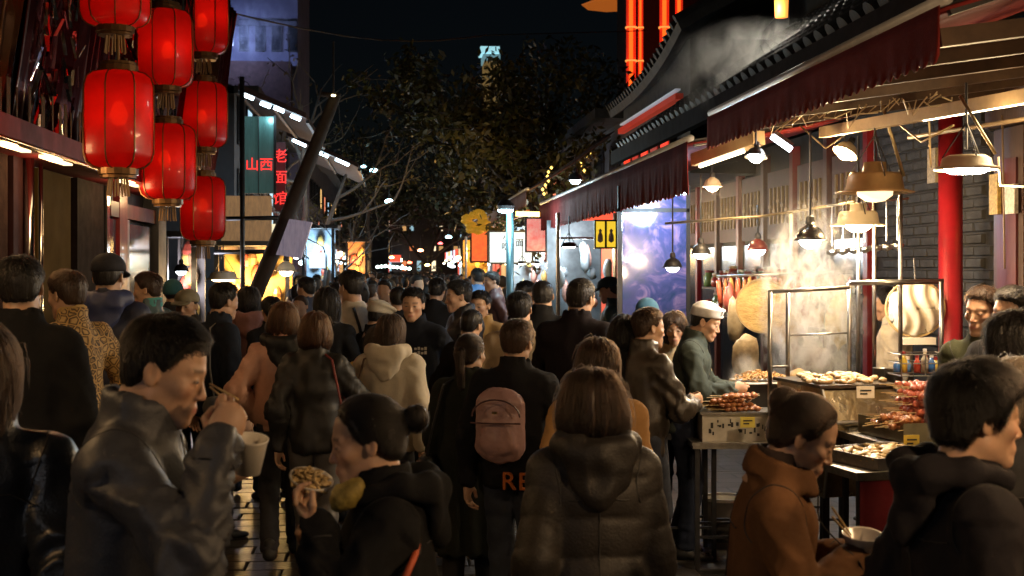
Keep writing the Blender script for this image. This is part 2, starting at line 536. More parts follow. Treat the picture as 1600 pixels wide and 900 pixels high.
# ---- lamps -------------------------------------------------------
COOL = (.80, .90, 1.0); WARM = (1.0, .70, .36); NEUT = (1.0, .84, .62); CYAN = (.55, .86, 1.0)
def light_at(name, p, w_, col, parent=None, r=.05, spot=None, aim=None):
    l = bpy.data.lights.new(name, 'SPOT' if spot else 'POINT')
    l.energy = w_; l.color = col; l.shadow_soft_size = r
    if spot: l.spot_size = radians(spot); l.spot_blend = .6
    o = bpy.data.objects.new(name, l); COL.objects.link(o)
    if parent is not None:
        o.parent = parent; p = rel(parent, p)
    o.location = tuple(float(c) for c in p)
    if aim is not None:
        from mathutils import Vector
        o.rotation_euler = Vector(tuple(float(c) for c in aim)).to_track_quat('-Z', 'Y').to_euler()
    return o
def pendant(label, p, kind, dia, topz, col=COOL, watt=25, glow=22, shade=BLACK, group=None, tilt=None, cordx=0.0, name='pendant_lamp', lcol=(1.0, .68, .33)):
    """p: centre of the shade's lower rim; topz: height the cord goes up to"""
    r = dia / 2
    root = empty(name, p, label, 'lamp', group)
    bulbm = emat('bulb_%d_%d_%d_%d' % (glow, *[int(c * 99) for c in col]), col, glow)
    R = np.eye(3) if tilt is None else frame(-np.asarray(tilt, float))
    if kind == 'dome':
        prof = [(r * 1.14, 0), (r * 1.14, .05 * r), (r * .98, .10 * r), (r * .95, .35 * r), (r * .72, .78 * r), (r * .34, 1.02 * r), (r * .2, 1.12 * r), (r * .2, 1.5 * r), (r * .12, 1.6 * r)]
        inn = [(r * .10, 1.0 * r), (r * .6, .74 * r), (r * .88, .33 * r), (r * 1.08, 0)]
        bulb = [(.001, -.52 * r), (r * .35, -.47 * r), (r * .62, -.28 * r), (r * .74, 0), (r * .70, .3 * r), (r * .4, .55 * r), (.001, .6 * r)]
    elif kind == 'pan':
        prof = [(r, 0), (r * 1.0, .03 * r), (r * .74, .10 * r), (r * .68, .44 * r), (r * .62, .52 * r), (r * .3, .54 * r), (r * .28, .80 * r), (r * .10, .82 * r)]
        inn = [(r * .1, .48 * r), (r * .62, .44 * r), (r * .68, .10 * r), (r * .97, .0)]
        bulb = [(.001, -.24 * r), (r * .25, -.20 * r), (r * .44, -.06 * r), (r * .46, .08 * r), (r * .3, .3 * r), (.001, .36 * r)]
    elif kind == 'flat':
        prof = [(r, 0), (r * .98, .08 * r), (r * .80, .14 * r), (r * .74, .36 * r), (r * .58, .46 * r), (r * .12, .50 * r)]
        inn = [(r * .1, .4 * r), (r * .7, .34 * r), (r * .76, .12 * r), (r * .95, .0)]
        bulb = [(.001, -.12 * r), (r * .5, -.10 * r), (r * .68, -.02 * r), (r * .70, .10 * r), (.001, .2 * r)]
    a = MB(); a.lathe(prof + inn[::1], n=24, M=R, closed=True)
    a.build('shade', shade, root, smooth=True)
    a = MB(); a.lathe(bulb, n=20, M=R); a.build('bulb', bulbm, root, smooth=True)
    if kind in ('dome',):
        a = MB(); a.lathe([(r * .3, 1.1 * r), (r * .34, 1.25 * r), (r * .26, 1.6 * r), (r * .1, 1.7 * r)], n=12, M=R); a.build('cap', DARKSTEEL, root)
    if topz:
        h = topz - p[2]
        a = MB(); a.tube([(0, 0, 1.3 * r * (1 if kind == 'dome' else .5)), (cordx * .3, 0, h * .6), (cordx, 0, h)], .007, 6)
        if kind != 'dome':       # three short hanging wires
            for k in range(3):
                an = k * 2.1 + .5
                a.tube([(r * .72 * cos(an), r * .72 * sin(an), .4 * r), (0, 0, 1.5 * r)], .004, 5)
        a.build('cord', DARKSTEEL, root)
    if watt:
        q = np.asarray(p) + R @ np.array([0, 0, -.62 * r if kind == 'dome' else -.34 * r])
        light_at('lamp_light', q, watt, lcol or col, root, r=r * .5)
    return root

# ---- right hand awnings -----------------------------------------
BX = 1.93; BZ = 2.74
def awning(label, x, y0, y1, z, val, back, bz, mtl, group, n_bays=1, seed=0, name='awning'):
    root = empty(name, (x, (y0 + y1) / 2, z), label, 'awning', group)
    ym = (y0 + y1) / 2
    n = max(int((y1 - y0) / .28), 6)
    g = []
    r_ = np.random.default_rng(seed)
    for i in range(n + 1):
        yy = y0 + (y1 - y0) * i / n - ym
        row = []
        for j in range(7):
            f_ = j / 6
            sag = -.05 * sin(pi * f_) * (1 + .4 * sin(i * 1.3)) - .02 * (1 - abs(sin(pi * i / n * n_bays * 2)))
            row.append((back * f_, yy, bz * f_ + sag))
        g.append(row)
    a = MB(); a.grid(g, .012); a.build('canopy', mtl, root, smooth=True)
    a = MB(); a.tube([(0.0, y0 - ym, .01), (0.0, y1 - ym, .01)], .024, 10)
    a.build('front_bar', mat('awning_bar', (.42, .42, .43), .42, metal=.2, var=.2), root, smooth=True)
    # valance with scalloped edge, one cloth per bay
    m_ = int((y1 - y0) / n_bays / .022)
    for bay in range(n_bays):
        a = MB(); ya = y0 + (y1 - y0) * bay / n_bays - ym + .01; yb = y0 + (y1 - y0) * (bay + 1) / n_bays - ym - .01
        g = []
        for i in range(m_ + 1):
            yy = ya + (yb - ya) * i / m_
            sc_ = .030 * abs(sin(pi * (yy - ya) / .085)) ** .7
            wv = (.005 * sin(yy * 21 + seed) + .004 * sin(yy * 47 + 2 * seed) + .006 * sin(yy * 9.3)) * (.5 if seed == 1 else 1.3)
            g.append([(-.026 + wv * f_ * f_, yy, -.015 - (val - .03 + sc_ * (1 if f_ > .9 else 0)) * f_) for f_ in (0, .3, .6, .85, 1)])
        a.grid(g, .004, nrm=(-1, 0, 0)); a.build('valance', mtl, root, smooth=True)
    for k in range(n_bays + 1):
        yy = y0 + (y1 - y0) * k / n_bays - ym
        yy += .06 if k == 0 else -.06 if k == n_bays else 0
        a = MB(); a.bar((.03, yy, -.02), (back - .05, yy, bz - .09), .03, .045); a.build('arm', DARKSTEEL, root)
    return root
awning('large dark maroon awning with scalloped edge over the food stall', BX, 4.35, 7.75, BZ + .05, .205, 2.1, .78, AWN, 'awnings over the right hand stalls', 1, 1)
awning('maroon awning with fringed edge beyond the vendor in the white cap', BX + .06, 8.55, 17.6, BZ - .02, .36, 1.6, .35, AWN, 'awnings over the right hand stalls', 2, 2)
awning('farthest faded awning with orange trimmed edge beneath the leafy tree', 1.95, 19.0, 34.0, 3.02, .24, 1.3, .9, AWN2, 'awnings over the right hand stalls', 3, 3)
a = MB(); a.bar((1.99, 19.4, 2.70), (1.99, 33.5, 2.70), .05, .06)
o = a.build('awning_rail', mat('orange_rail', (.42, .13, .035), .5)); tag(o, 'orange brown rail under the farthest awning', 'rail')

# ---- right hand shop front (street-parallel, x = 3.9) ------------
WX = 3.95
shop = empty('shop_building', (WX, 9.0, 0), 'brick and dark wood shop front behind the food stalls on the right', 'building')
def part(name, lo, hi, mtl, parent=shop, bev=0):
    a = MB(); L0 = np.array(parent.location)
    a.box(np.array(lo) - L0, np.array(hi) - L0)
    return a.build(name, mtl, parent)
part('wall', (WX + .04, 4.0, 0), (WX + .5, 26, 3.15), MORTAR)
# bricks one by one where they can be seen, between the red pillar and the panels
bme = []
for k in range(3):
    q = MB(); e = .008
    w2, h2 = .245 / 2, .070 / 2
    q.add([(0, -w2, -h2), (0, w2, -h2), (0, w2, h2), (0, -w2, h2), (-.028, -w2 + e, -h2 + e), (-.028, w2 - e, -h2 + e), (-.028 - .004 * k, w2 - e, h2 - e), (-.028, -w2 + e, h2 - e)],
          [(0, 1, 5, 4), (1, 2, 6, 5), (2, 3, 7, 6), (3, 0, 4, 7), (4, 5, 6, 7)])
    bme.append(q.mesh('brick', BRICK))
row = 0; z = 1.30
while z < 3.0:
    y = 8.38 + (.13 if row % 2 else 0)
    while y < 10.2:
        o = link('brick', bme[random.randrange(3)], shop); o.location = (.041 - .0 + random.uniform(-.004, .004), y - 9.0, z); y += .258
    z += .083; row += 1
# dark wood folding doors right of the pillar
for k, yy in enumerate(np.arange(5.2, 7.9, .42)):
    d_ = part('door', (WX - .03, yy, .05), (WX + .035, yy + .40, 2.75), DKWOOD)
    for (z0, z1) in ((.3, 1.1), (1.25, 2.55)):
        a = MB(); a.box((WX - .045 - WX, yy + .07 - 9, z0), (WX - .029 - WX, yy + .33 - 9, z1)); a.build('panel', DKRED, d_)
a = MB(); a.lathe([(.10, 0), (.10, .25), (.078, .27), (.078, 3.1)], c=(3.66 - WX, 8.2 - 9, 0), n=20); a.build('red_column', REDP, shop, smooth=True)
part('lintel', (WX - .10, 4.2, 2.76), (WX + .03, 8.1, 3.0), DKWOOD)
# framed panels, glass doors and red posts towards the far end
yy = 10.35
for k in range(9):
    w_ = .95
    part('frame', (WX - .05, yy, .05), (WX + .03, yy + .10, 3.05), DKRED if k % 2 else REDP)
    pn = part('glass_door', (WX - .012, yy + .10, .05), (WX + .02, yy + w_, 2.1), GLASS)
    sg = part('sign_panel', (WX - .03, yy + .13, 2.15), (WX + .02, yy + w_ - .03, 2.85), mat('sign_red_brown', (.085, .016, .012), .6, var=.5, scale=16, col2=(.07, .035, .018)))
    for q in range(5):      # dim lettering strokes, too soft to read in the photo
        yq = yy + .2 + .14 * q
        a = MB(); a.box((-.052, yq - 9, 2.3), (-.031, yq + .03 - 9, 2.68)); a.box((-.050, yq - .03 - 9, 2.42 + .05 * (q % 3)), (-.030, yq + .07 - 9, 2.45 + .05 * (q % 3)))
        a.build('lettering', mat('sign_gold', (.26, .16, .05), .4, metal=.4), sg)
    yy += w_ + .06
# small signs on the pillar and by the doors
for (px, py0, py1, wd, mt_) in ((1456, 232, 286, .07, mat('plaque_tan', (.42, .32, .16), .5, var=.5, scale=60)), (1553, 272, 335, .06, mat('plaque_gold', (.50, .34, .08), .5, var=.6, scale=50)), (1578, 288, 334, .07, mat('plaque_pale', (.55, .50, .42), .5, var=.5, scale=50))):
    q0 = PX(px, py0, WX - .07); q1 = PX(px, py1, WX - .07)
    part('plaque', (WX - .075, q0[1] - wd, q1[2]), (WX - .05, q0[1] + wd, q0[2]), mt_)
# tiled roof over the shop
roof = empty('tiled_roof', (2.35, 9.0, 3.12), 'grey tiled roof above the large awning with smoke drifting over it', 'roof')
rs = np.array([1.9, 0, 1.30])
a = MB(); a.hexa([(0, -5, -.06), (1.9, -5, 1.24), (1.9, 4.6, 1.24), (0, 4.6, -.06), (0, -5, 0), (1.9, -5, 1.30), (1.9, 4.6, 1.30), (0, 4.6, 0)]); a.build('deck', TILE, roof)
rows = MB(); nrm = np.array([-1.30, 0, 1.9]); nrm /= np.linalg.norm(nrm)
dirr = rs / np.linalg.norm(rs)
seg = .26; cnt = int(np.linalg.norm(rs) / seg)
pr = []
for j in range(cnt + 1):
    for (dr, rr) in ((0, .062), (seg * .97, .052)):
        pr.append((j * seg + dr, rr))
V = []; Fs = []; nn_ = 6
for (sl_, rr) in pr:
    for k in range(nn_):
        an = pi * k / (nn_ - 1)
        V.append(dirr * sl_ + nrm * (rr * sin(an)) + np.array([0, rr * cos(an), 0]))
for i in range(len(pr) - 1):
    for k in range(nn_ - 1):
        Fs.append((i*nn_+k, i*nn_+k+1, (i+1)*nn_+k+1, (i+1)*nn_+k))
Fs.append(tuple(range(nn_)))
rows.add(V, Fs)
rib = rows.mesh('tile_row', TILE)
y = -4.9
while y < 4.6:
    o = link('tile_row', rib, roof); o.location = (0, y, 0); y += .19
a = MB(); a.box((-.06, -5, -.17), (0.0, 4.6, -.03)); a.build('eave_board', mat('eave_dark', (.02, .014, .012), .8, spec=.1), roof)
a = MB(); a.box((1.9, -5, 1.2), (2.1, 4.6, 1.62)); a.build('ridge', TILE, roof)

# building with the upswept eave, its lit strip and red windows
hb = empty('eave_building', (3.2, 16, 0), 'grey building with upswept tiled eave and glowing red windows', 'building')
def hp(name, lo, hi, mtl, par=None):
    a = MB(); a.box(np.array(lo) - (3.2, 16, 0), np.array(hi) - (3.2, 16, 0)); return a.build(name, mtl, par or hb)
hp('wall', (3.25, 14.0, 2.9), (5.0, 18.2, 4.4), mat('dark_render', (.03, .034, .042), .7, var=.3))
hp('light_strip', (3.16, 14.35, 3.87), (3.22, 18.0, 3.89), emat('strip_white', (.75, .85, 1.0), .10))
hp('red_glow_bar', (3.15, 14.3, 3.76), (3.24, 18.1, 3.83), emat('red_glow', (1.0, .06, .02), .03))  # red glow below the strip, put in as an emitting bar
wm = emat('red_window', (1.0, .045, .015), .45)
for k in range(5):
    y0 = 14.7 + k * .62
    wn = hp('window', (3.17, y0, 3.14), (3.26, y0 + .52, 3.56), BLACK)
    hp('pane', (3.155, y0 + .05, 3.18), (3.168, y0 + .47, 3.52), wm if k % 2 == 0 else emat('red_window_dim', (.6, .03, .02), .12), hb)
g = []
for i in range(15):
    yy = 13.7 + 4.6 * i / 14 - 16
    up = .42 * (1 - i / 14) ** 3
    g.append([(-.16, yy, 4.10 + up), (.1, yy, 4.26 + up), (.5, yy, 4.46 + up), (1.2, yy, 4.7 + up)])
a = MB(); a.grid(g, .10); a.build('eave_roof', TILE, hb)
rr_ = MB()
for k in range(26):
    yy = 13.75 + 4.5 * k / 25 - 16; up = .42 * (1 - k / 25) ** 3
    q = MB(); q.tube([(-.18, yy, 4.14 + up), (.1, yy, 4.30 + up), (.5, yy, 4.50 + up), (1.2, yy, 4.74 + up)], .05, 6); q.build('tile_row', TILE, hb)

# ---- red lit columns of the gate tower far off, pagoda eave, tower ---
neon = empty('lit_gate_tower', P(1030, 150, 42), 'dark tower with glowing orange red columns rising behind the roofs', 'building')
nm = emat('neon_orange', (1.0, .105, .010), .95); nm2 = emat('neon_red', (1.0, .03, .008), .30)
for (px, wpx, top, bot) in ((986, 15, -60, 190), (1001, 8, -60, 170), (1038, 15, -60, 190), (1061, 12, -60, 190)):
    y = top
    while y < bot:
        a = MB(); p0, p1 = rel(neon, P(px, y + 50, 42), P(px, y, 42)); r_ = wpx / 2 * 42 / F
        a.lathe([(r_, 0), (r_, (p1 - p0)[2])], c=p0, n=10); a.build('column', nm2, neon, smooth=True)
        a = MB(); p0 = p0 + (-.02, -r_ * .75, .02); a.lathe([(r_ * .45, 0), (r_ * .45, (p1 - p0)[2])], c=p0, n=8); a.build('light_tube', nm, neon, smooth=True)
        a = MB(); a.lathe([(r_ * 1.25, 0), (r_ * 1.25, .05)], c=p1 - (0, 0, .01), n=10); a.build('ring', emat('neon_ring', (1.0, .40, .08), .5), neon)
        y += 52
a = MB(); q0, q1 = rel(neon, P(980, 230, 43.5), P(1100, -80, 43.5)); a.box((q0[0], q0[1], q0[2]), (q1[0], q0[1] + 2, q1[2])); a.build('wall', mat('night_wall', (.03, .02, .02), .8), neon)
for k in range(3):
    a = MB(); c = P(955, 10 - 22 * k, 60); rr = (1.35, 1.0, .7)[k]
    a.lathe([(rr, 0), (rr * 1.05, .06), (rr * .55, .34), (rr * .5, .62)], n=8, sx=1, sy=1)
    if k == 0:
        pg = empty('pagoda_roof', c, 'orange lit tiered pagoda eave at the top of the picture', 'building')
        pgz = c
    o = a.build('roof_tier', emat('pagoda_orange_glow', (1.0, .24, .03), .16), pg); o.location = tuple(c - pgz)  # orange light on the tiers is put in as emission
tw = empty('lit_tower', P(770, 150, 85), 'distant pale tower with cyan lit crown above the trees', 'building')
def twp(name, pxa, pxb, pya, pyb, mtl, dep=2.2):
    a = MB(); p0, p1 = rel(tw, P(pxa, pyb, 85), P(pxb, pya, 85)); a.box((p0[0], p0[1], p0[2]), (p1[0], p0[1] + dep, p1[2])); return a.build(name, mtl, tw)
twp('shaft', 757, 783, 95, 190, mat('tower_stone_glow', (.4, .34, .2), .8, emit=(1.0, .62, .2), estr=.07, var=.7, scale=1.2))  # yellowish light on the shaft is put into the stone as emission
twp('crown', 751, 781, 72, 82, emat('tower_cyan', (.45, .9, 1.0), .4))
twp('crown_base', 755, 782, 84, 95, mat('tower_grey_glow', (.2, .25, .27), .7, emit=(.4, .8, .9), estr=.15))  # cyan light below the crown is put in as a faint glow
for k in range(4): twp('rib', 758 + k * 7, 760 + k * 7, 96, 190, mat('tower_rib', (.1, .09, .06), .8), 2.3) if False else None

# ---- trees ------------------------------------------------------
BARK = mat('bark', (.06, .048, .038), .9, var=.4, bump=.6, bscale=30, stretch=(1, 1, .3))
def tree(label, base, h, spread, leafn, leafm, lsize, seed, name='tree', trunk_r=.14, crown_c=None, crown_r=None, bark=BARK, lean=(0, 0), levels=4, group='trees along the street'):
    r_ = np.random.default_rng(seed)
    root = empty(name, base, label, 'tree', group)
    br = MB(); tips = []
    def grow(p, d, ln, r, lv):
        pts = [p]; rad = [r]
        for k in range(4):
            d = d + r_.normal(0, .16, 3) + np.array([0, 0, .05]); d /= np.linalg.norm(d)
            pts.append(pts[-1] + d * ln / 4); rad.append(r * (1 - .12 * (k + 1)))
            if lv <= 2: tips.append(pts[-1])
        br.tube(pts, rad, 7 if lv > 2 else 5)
        if lv == 0: return
        for k in range(r_.integers(2, 4) if lv < levels else 4):
            an = r_.uniform(0, 2 * pi); tl = r_.uniform(.45, .95)
            x = np.cross(d, (0.3, 0.2, 1)); x /= np.linalg.norm(x) + 1e-6; y = np.cross(d, x)
            nd = d * cos(tl) + (x * cos(an) + y * sin(an)) * sin(tl); nd[:2] *= spread
            st_ = pts[r_.integers(2, 5)]
            grow(st_, nd / np.linalg.norm(nd), ln * r_.uniform(.62, .82), r * .58, lv - 1)
    grow(np.array([0, 0, -.05]), np.array([lean[0], lean[1], 1.0]), h * .42, trunk_r, levels)
    br.build('trunk', bark, root, smooth=True)
    if leafn:
        T_ = np.array(tips)
        ids = r_.integers(0, len(T_), leafn)
        C = T_[ids] + r_.normal(0, lsize * 1.6, (leafn, 3))
        if crown_c is not None:
            n2 = leafn // 2
            dd = r_.normal(0, 1, (n2, 3)); dd /= np.linalg.norm(dd, axis=1, keepdims=True)
            cl = crown_c + dd * np.array(crown_r) * r_.uniform(.35, 1, (n2, 1)) ** .6
            cl = cl[(vnoise(cl * 1.3 + seed) > .46)]
            C[:len(cl)] = cl
        a1 = r_.normal(0, 1, (leafn, 3)); a1 /= np.linalg.norm(a1, axis=1, keepdims=True)
        a2 = np.cross(a1, r_.normal(0, 1, (leafn, 3))); a2 /= np.linalg.norm(a2, axis=1, keepdims=True)
        sz = lsize * r_.uniform(.6, 1.3, (leafn, 1))
        V = np.stack([C - a1 * sz, C + a2 * sz * .42, C + a1 * sz, C - a2 * sz * .42], 1).reshape(-1, 3)
        Q = np.arange(leafn * 4).reshape(-1, 4)
        cl_ = np.repeat(r_.uniform(.55, 1.25, (leafn, 1)) * np.array([1, 1, 1]), 4, 0)
        link('crown', to_mesh('crown', V, Q, False, cl_, [leafm]), root)
    return root
def leafmat(name, col, col2):
    m = bpy.data.materials.new(name); t, b = nodes_of(m)
    tc = N(t, 'ShaderNodeTexCoord'); nz = N(t, 'ShaderNodeTexNoise', Scale=1.6, Detail=3.0); L(t, tc.outputs['Object'], nz.inputs[0])
    mx = N(t, 'ShaderNodeMix', data_type='RGBA'); mx.inputs[6].default_value = (*col, 1); mx.inputs[7].default_value = (*col2, 1)
    mr = N(t, 'ShaderNodeMapRange'); mr.inputs['From Min'].default_value = .35; mr.inputs['From Max'].default_value = .65
    L(t, nz.outputs['Fac'], mr.inputs['Value']); L(t, mr.outputs[0], mx.inputs[0])
    at = N(t, 'ShaderNodeAttribute', attribute_name='Col')
    mu = N(t, 'ShaderNodeMix', data_type='RGBA', blend_type='MULTIPLY'); mu.inputs[0].default_value = 1
    L(t, mx.outputs[2], mu.inputs[6]); L(t, at.outputs['Color'], mu.inputs[7])
    L(t, mu.outputs[2], b.inputs['Base Color']); b.inputs['Roughness'].default_value = .5
    b.inputs['Subsurface Weight'].default_value = 0
    return m
LF1 = leafmat('leaf_olive', (.060, .060, .008), (.10, .070, .010)); LF2 = leafmat('leaf_dark', (.018, .028, .006), (.030, .030, .007)); LF3 = leafmat('leaf_yellow', (.17, .13, .03), (.10, .09, .03))
q = P(850, 400, 24)
tree('leafy street tree with olive yellow crown over the far awning', (q[0], q[1], 0), 6.6, 1.15, 11000, LF1, .075, 4, crown_c=np.array([.1, 0, 4.3]), crown_r=(2.0, 1.9, 1.9))
q = P(735, 400, 40)
tree('dark tree filling the far right of the street end', (q[0], q[1], 0), 8.5, 1.1, 7000, LF2, .10, 5, crown_c=np.array([0, 0, 5.6]), crown_r=(2.6, 2.2, 2.6))
q = P(655, 400, 60)
tree('dark broad tree closing the far end of the street', (q[0], q[1], 0), 11, 1.1, 7000, LF2, .13, 6, crown_c=np.array([0, 0, 7.0]), crown_r=(3.6, 3, 3.6))
q = P(535, 400, 30)
tree('nearly bare grey tree with a few yellow leaves on the left', (q[0], q[1], 0), 7.0, 1.0, 420, LF3, .065, 8, trunk_r=.12, bark=mat('pale_bark', (.26, .25, .24), .85, var=.3))
q = P(585, 400, 38)
tree('thin tree with sparse yellow leaves beside the bare one', (q[0], q[1], 0), 7.0, 1.0, 1300, LF3, .07, 9, trunk_r=.11)
q = P(500, 400, 24)
tree('small bare tree with tangled pale branches behind the leaning pole', (q[0], q[1], 0), 4.6, 1.1, 0, None, .1, 12, trunk_r=.07, bark=MATS['pale_bark'])
# ================================================================ left hand side
LX = -2.42
ls = empty('shop_building', (LX, 9.0, .115), 'lacquered shop front with chrome posts under the red lanterns', 'building')
def lp(name, px0, px1, z0, z1, mtl, dx=0.0, th=.06, par=None):
    a = MB(); y0 = PX(px0, 400, LX)[1]; y1 = PX(px1, 400, LX)[1]
    a.box((dx - th - 0.0, y0 - 9.0, z0), (dx, y1 - 9.0, z1)); return a.build(name, mtl, par or ls)
lp('wall', -220, 250, 0, 2.5, BLACK, -.10, .2)
lp('brick_pier', -160, 12, 0, 2.45, mat('brown_brick', (.055, .03, .022), .9, spec=.05, var=.5, bump=.5), 0, .08)
lp('dark_pier', 16, 36, 0, 2.45, mat('dark_lacquer', (.03, .008, .008), .7, spec=.15), .02, .1)
a = MB(); q = PX(45, 400, LX + .05); a.tube([(.05, q[1] - 9, 0), (.05, q[1] - 9, 2.45)], .034, 14); a.build('chrome_post', CHROME, ls, smooth=True)
a = MB(); q = PX(64, 400, LX + .09); a.tube([(.09, q[1] - 9, 0), (.09, q[1] - 9, 2.42)], .014, 10); a.build('thin_post', CHROME, ls, smooth=True)
lp('wall_panel', 66, 117, 0, 2.42, mat('ochre_wall', (.10, .062, .018), .9, spec=.05, var=.25, scale=3), -.03)
lp('dark_door', 121, 163, 0, 2.42, mat('brown_door', (.022, .014, .011), .8, spec=.05, var=.4), .0)
lp('door_frame', 164, 168, 0, 2.45, CHROME, .02)
lp('glass_door', 169, 181, .1, 2.15, mat('blue_glass', (.05, .09, .14), .12, var=.6, scale=3, spec=.8), .0)
lp('red_frame', 182, 194, 0, 2.45, REDP, .03)
lp('transom', 169, 240, 2.17, 2.30, DKRED, .025)
wn = lp('window', 197, 234, .5, 2.13, mat('blue_window', (.07, .10, .14), .10, var=.6, scale=2.5, spec=.8), .0)
lp('window_frame', 194, 197, .3, 2.16, mat('pale_frame', (.30, .28, .36), .4), .03)
lp('dark_column', 240, 252, 0, 2.5, BLACK, .05, .2)
# eave beam, strip light and spots
ya, yb = 1.2, 14.0
a = MB(); a.box((-.15, ya - 9, 2.44), (.34, yb - 9, 2.56)); a.build('eave_beam', mat('eave_red', (.20, .010, .012), .6, var=.4, scale=6, spec=.25), ls)
a = MB(); a.tube([(.32, ya - 9, 2.43), (.32, yb - 9, 2.43)], .02, 8); a.build('chrome_rail', mat('brass', (.55, .36, .14), .22, metal=1.0), ls, smooth=True)
for (px, w_) in ((150, .34), (20, .3), (205, .25), (-150, .3), (-60, .3), (-4300, .3), (-2600, .3)):
    q = PX(px, 300, LX) if px > -1000 else (0, -px / 1000, 0); a = MB(); a.box((.24, q[1] - w_ - 9, 2.405), (.295, q[1] + w_ - 9, 2.425)); a.build('strip_light', emat('strip_warm', (1.0, .72, .38), 1.4), ls)
    light_at('strip_glow', (LX + .27, q[1], 2.48), 3, (1.0, .62, .28), ls, .06) if px > -1000 else light_at('strip_glow', (LX + .27, q[1], 2.48), 15, (1.0, .62, .28), ls, .06)
# leaning fascia of glossy red and dark foil panels
def foil(name, col, rough, metal=.85):
    return mat(name, col, rough, metal=metal, var=.55, scale=3, bump=.55, bscale=22, stretch=(1, 1, .18), detail=6)
FO = [foil('foil_red', (.12, .004, .006), .22), foil('foil_dark', (.05, .004, .005), .3), foil('foil_wine', (.06, .004, .006), .25), foil('foil_gold', (.10, .035, .008), .2)]
bz0, bz1, bx0, bx1 = 2.56, 4.75, .20, .50
y = ya; k = 0
pat = [0, 1, 0, 2, 1, 3, 1, 2, 1, 0, 1, 2, 3, 1]
while y < yb + 1:
    wd = .36 + .12 * ((k * 7) % 3)
    g = []
    for i in range(13):
        row = []
        for j in range(9):
            f_ = j / 8; wv = .035 * sin(i * 1.55 + k) * (.4 + .6 * f_) + .02 * sin(i * 2.9 + j * .5 + k * 2)
            row.append((bx0 + (bx1 - bx0) * f_ + wv, y + wd * i / 12 - 9, bz0 + (bz1 - bz0) * f_))
        g.append(row)
    a = MB(); a.grid(g, .01); a.build('fascia_panel', FO[pat[k % len(pat)]], ls, smooth=True)
    y += wd + .015; k += 1
for i in range(62):          # gilt fringe strips along the lower edge
    yy = ya + .2 + i * .2
    a = MB(); w2 = .03 + .02 * (i % 3)
    a.grid([[(.31 + .02 * sin(i), yy - 9 + dy, 2.57 + z_) for z_ in (0, .09, .18 + .03 * (i % 2))] for dy in (0, w2 * .5, w2)], .004); a.build('fringe', foil('fringe_gilt', (.30, .20, .08), .25), ls)
tn = MB(); rt = np.random.default_rng(21)          # small metal slips added over the fascia to make glints
for i in range(1500):
    f_ = rt.random(); yy = rt.uniform(5, 13.6); cl_ = .5 + .5 * vnoise(np.array([[yy * 1.1, f_ * 3, 0]]))[0]
    if cl_ < .72: continue
    p0 = np.array([bx0 + (bx1 - bx0) * f_ + .05, yy - 9, bz0 + (bz1 - bz0) * f_]); an = rt.uniform(0, 6); w_ = rt.uniform(.006, .014); h_ = rt.uniform(.03, .10)
    t1 = np.array([cos(an), sin(an), 0]) * w_; t2 = np.array([rt.normal(0, .2), rt.normal(0, .2), 1]) * h_
    tn.add([p0 - t1 - t2, p0 + t1 - t2, p0 + t1 + t2, p0 - t1 + t2, p0 + (.003, 0, 0) - t1 - t2, p0 + (.003, 0, 0) + t1 - t2, p0 + (.003, 0, 0) + t1 + t2, p0 + (.003, 0, 0) - t1 + t2], [(0, 1, 2, 3), (7, 6, 5, 4), (0, 4, 5, 1), (2, 6, 7, 3)])
tag(tn.build('glint_slips', mat('glint_metal', (.75, .55, .30), .14, metal=1.0, var=.5, scale=40, col2=(.6, .65, .7)), ls), kind='stuff')
part_roof = MB(); part_roof.hexa([(-2.6, ya - 9, 4.7), (.95, ya - 9, 4.8), (.95, yb - 9, 4.8), (-2.6, yb - 9, 4.7), (-2.6, ya - 9, 5.2), (.95, ya - 9, 5.0), (.95, yb - 9, 5.0), (-2.6, yb - 9, 5.2)])
part_roof.build('roof', TILE, ls)
lp('upper_wall', -220, 250, 2.56, 4.7, BLACK, -.14, .2)

# lanterns: eight cloth panels round a bulb
def lantern_mat(name, col, tr):
    m = bpy.data.materials.new(name); t = m.node_tree if m.use_nodes else None
    m.use_nodes = True; t = m.node_tree; t.nodes.clear()
    o = N(t, 'ShaderNodeOutputMaterial'); tl = N(t, 'ShaderNodeBsdfTranslucent'); df = N(t, 'ShaderNodeBsdfPrincipled')
    tc = N(t, 'ShaderNodeTexCoord'); nz = N(t, 'ShaderNodeTexNoise', Scale=6.0, Detail=7.0, Roughness=.65); L(t, tc.outputs['Object'], nz.inputs[0])
    mx = N(t, 'ShaderNodeMix', data_type='RGBA'); mx.inputs[6].default_value = (*col, 1); mx.inputs[7].default_value = (*[c * .40 for c in col], 1)
    L(t, nz.outputs['Fac'], mx.inputs[0]); L(t, mx.outputs[2], tl.inputs[0]); L(t, mx.outputs[2], df.inputs['Base Color'])
    df.inputs['Roughness'].default_value = .35; df.inputs['Coat Weight'].default_value = .25
    mi = N(t, 'ShaderNodeMixShader'); mi.inputs[0].default_value = tr
    L(t, df.outputs[0], mi.inputs[1]); L(t, tl.outputs[0], mi.inputs[2])
    ts = N(t, 'ShaderNodeBsdfTransparent'); ts.inputs[0].default_value = (.8, .05, .02, 1)
    m2 = N(t, 'ShaderNodeMixShader'); m2.inputs[0].default_value = .035
    L(t, mi.outputs[0], m2.inputs[1]); L(t, ts.outputs[0], m2.inputs[2]); L(t, m2.outputs[0], o.inputs[0])
    return m
LANT = lantern_mat('lantern_red_cloth', (.74, .010, .008), .6)
LCAP = mat('lantern_gilt_cap', (.20, .10, .035), .4, metal=.7, var=.5)
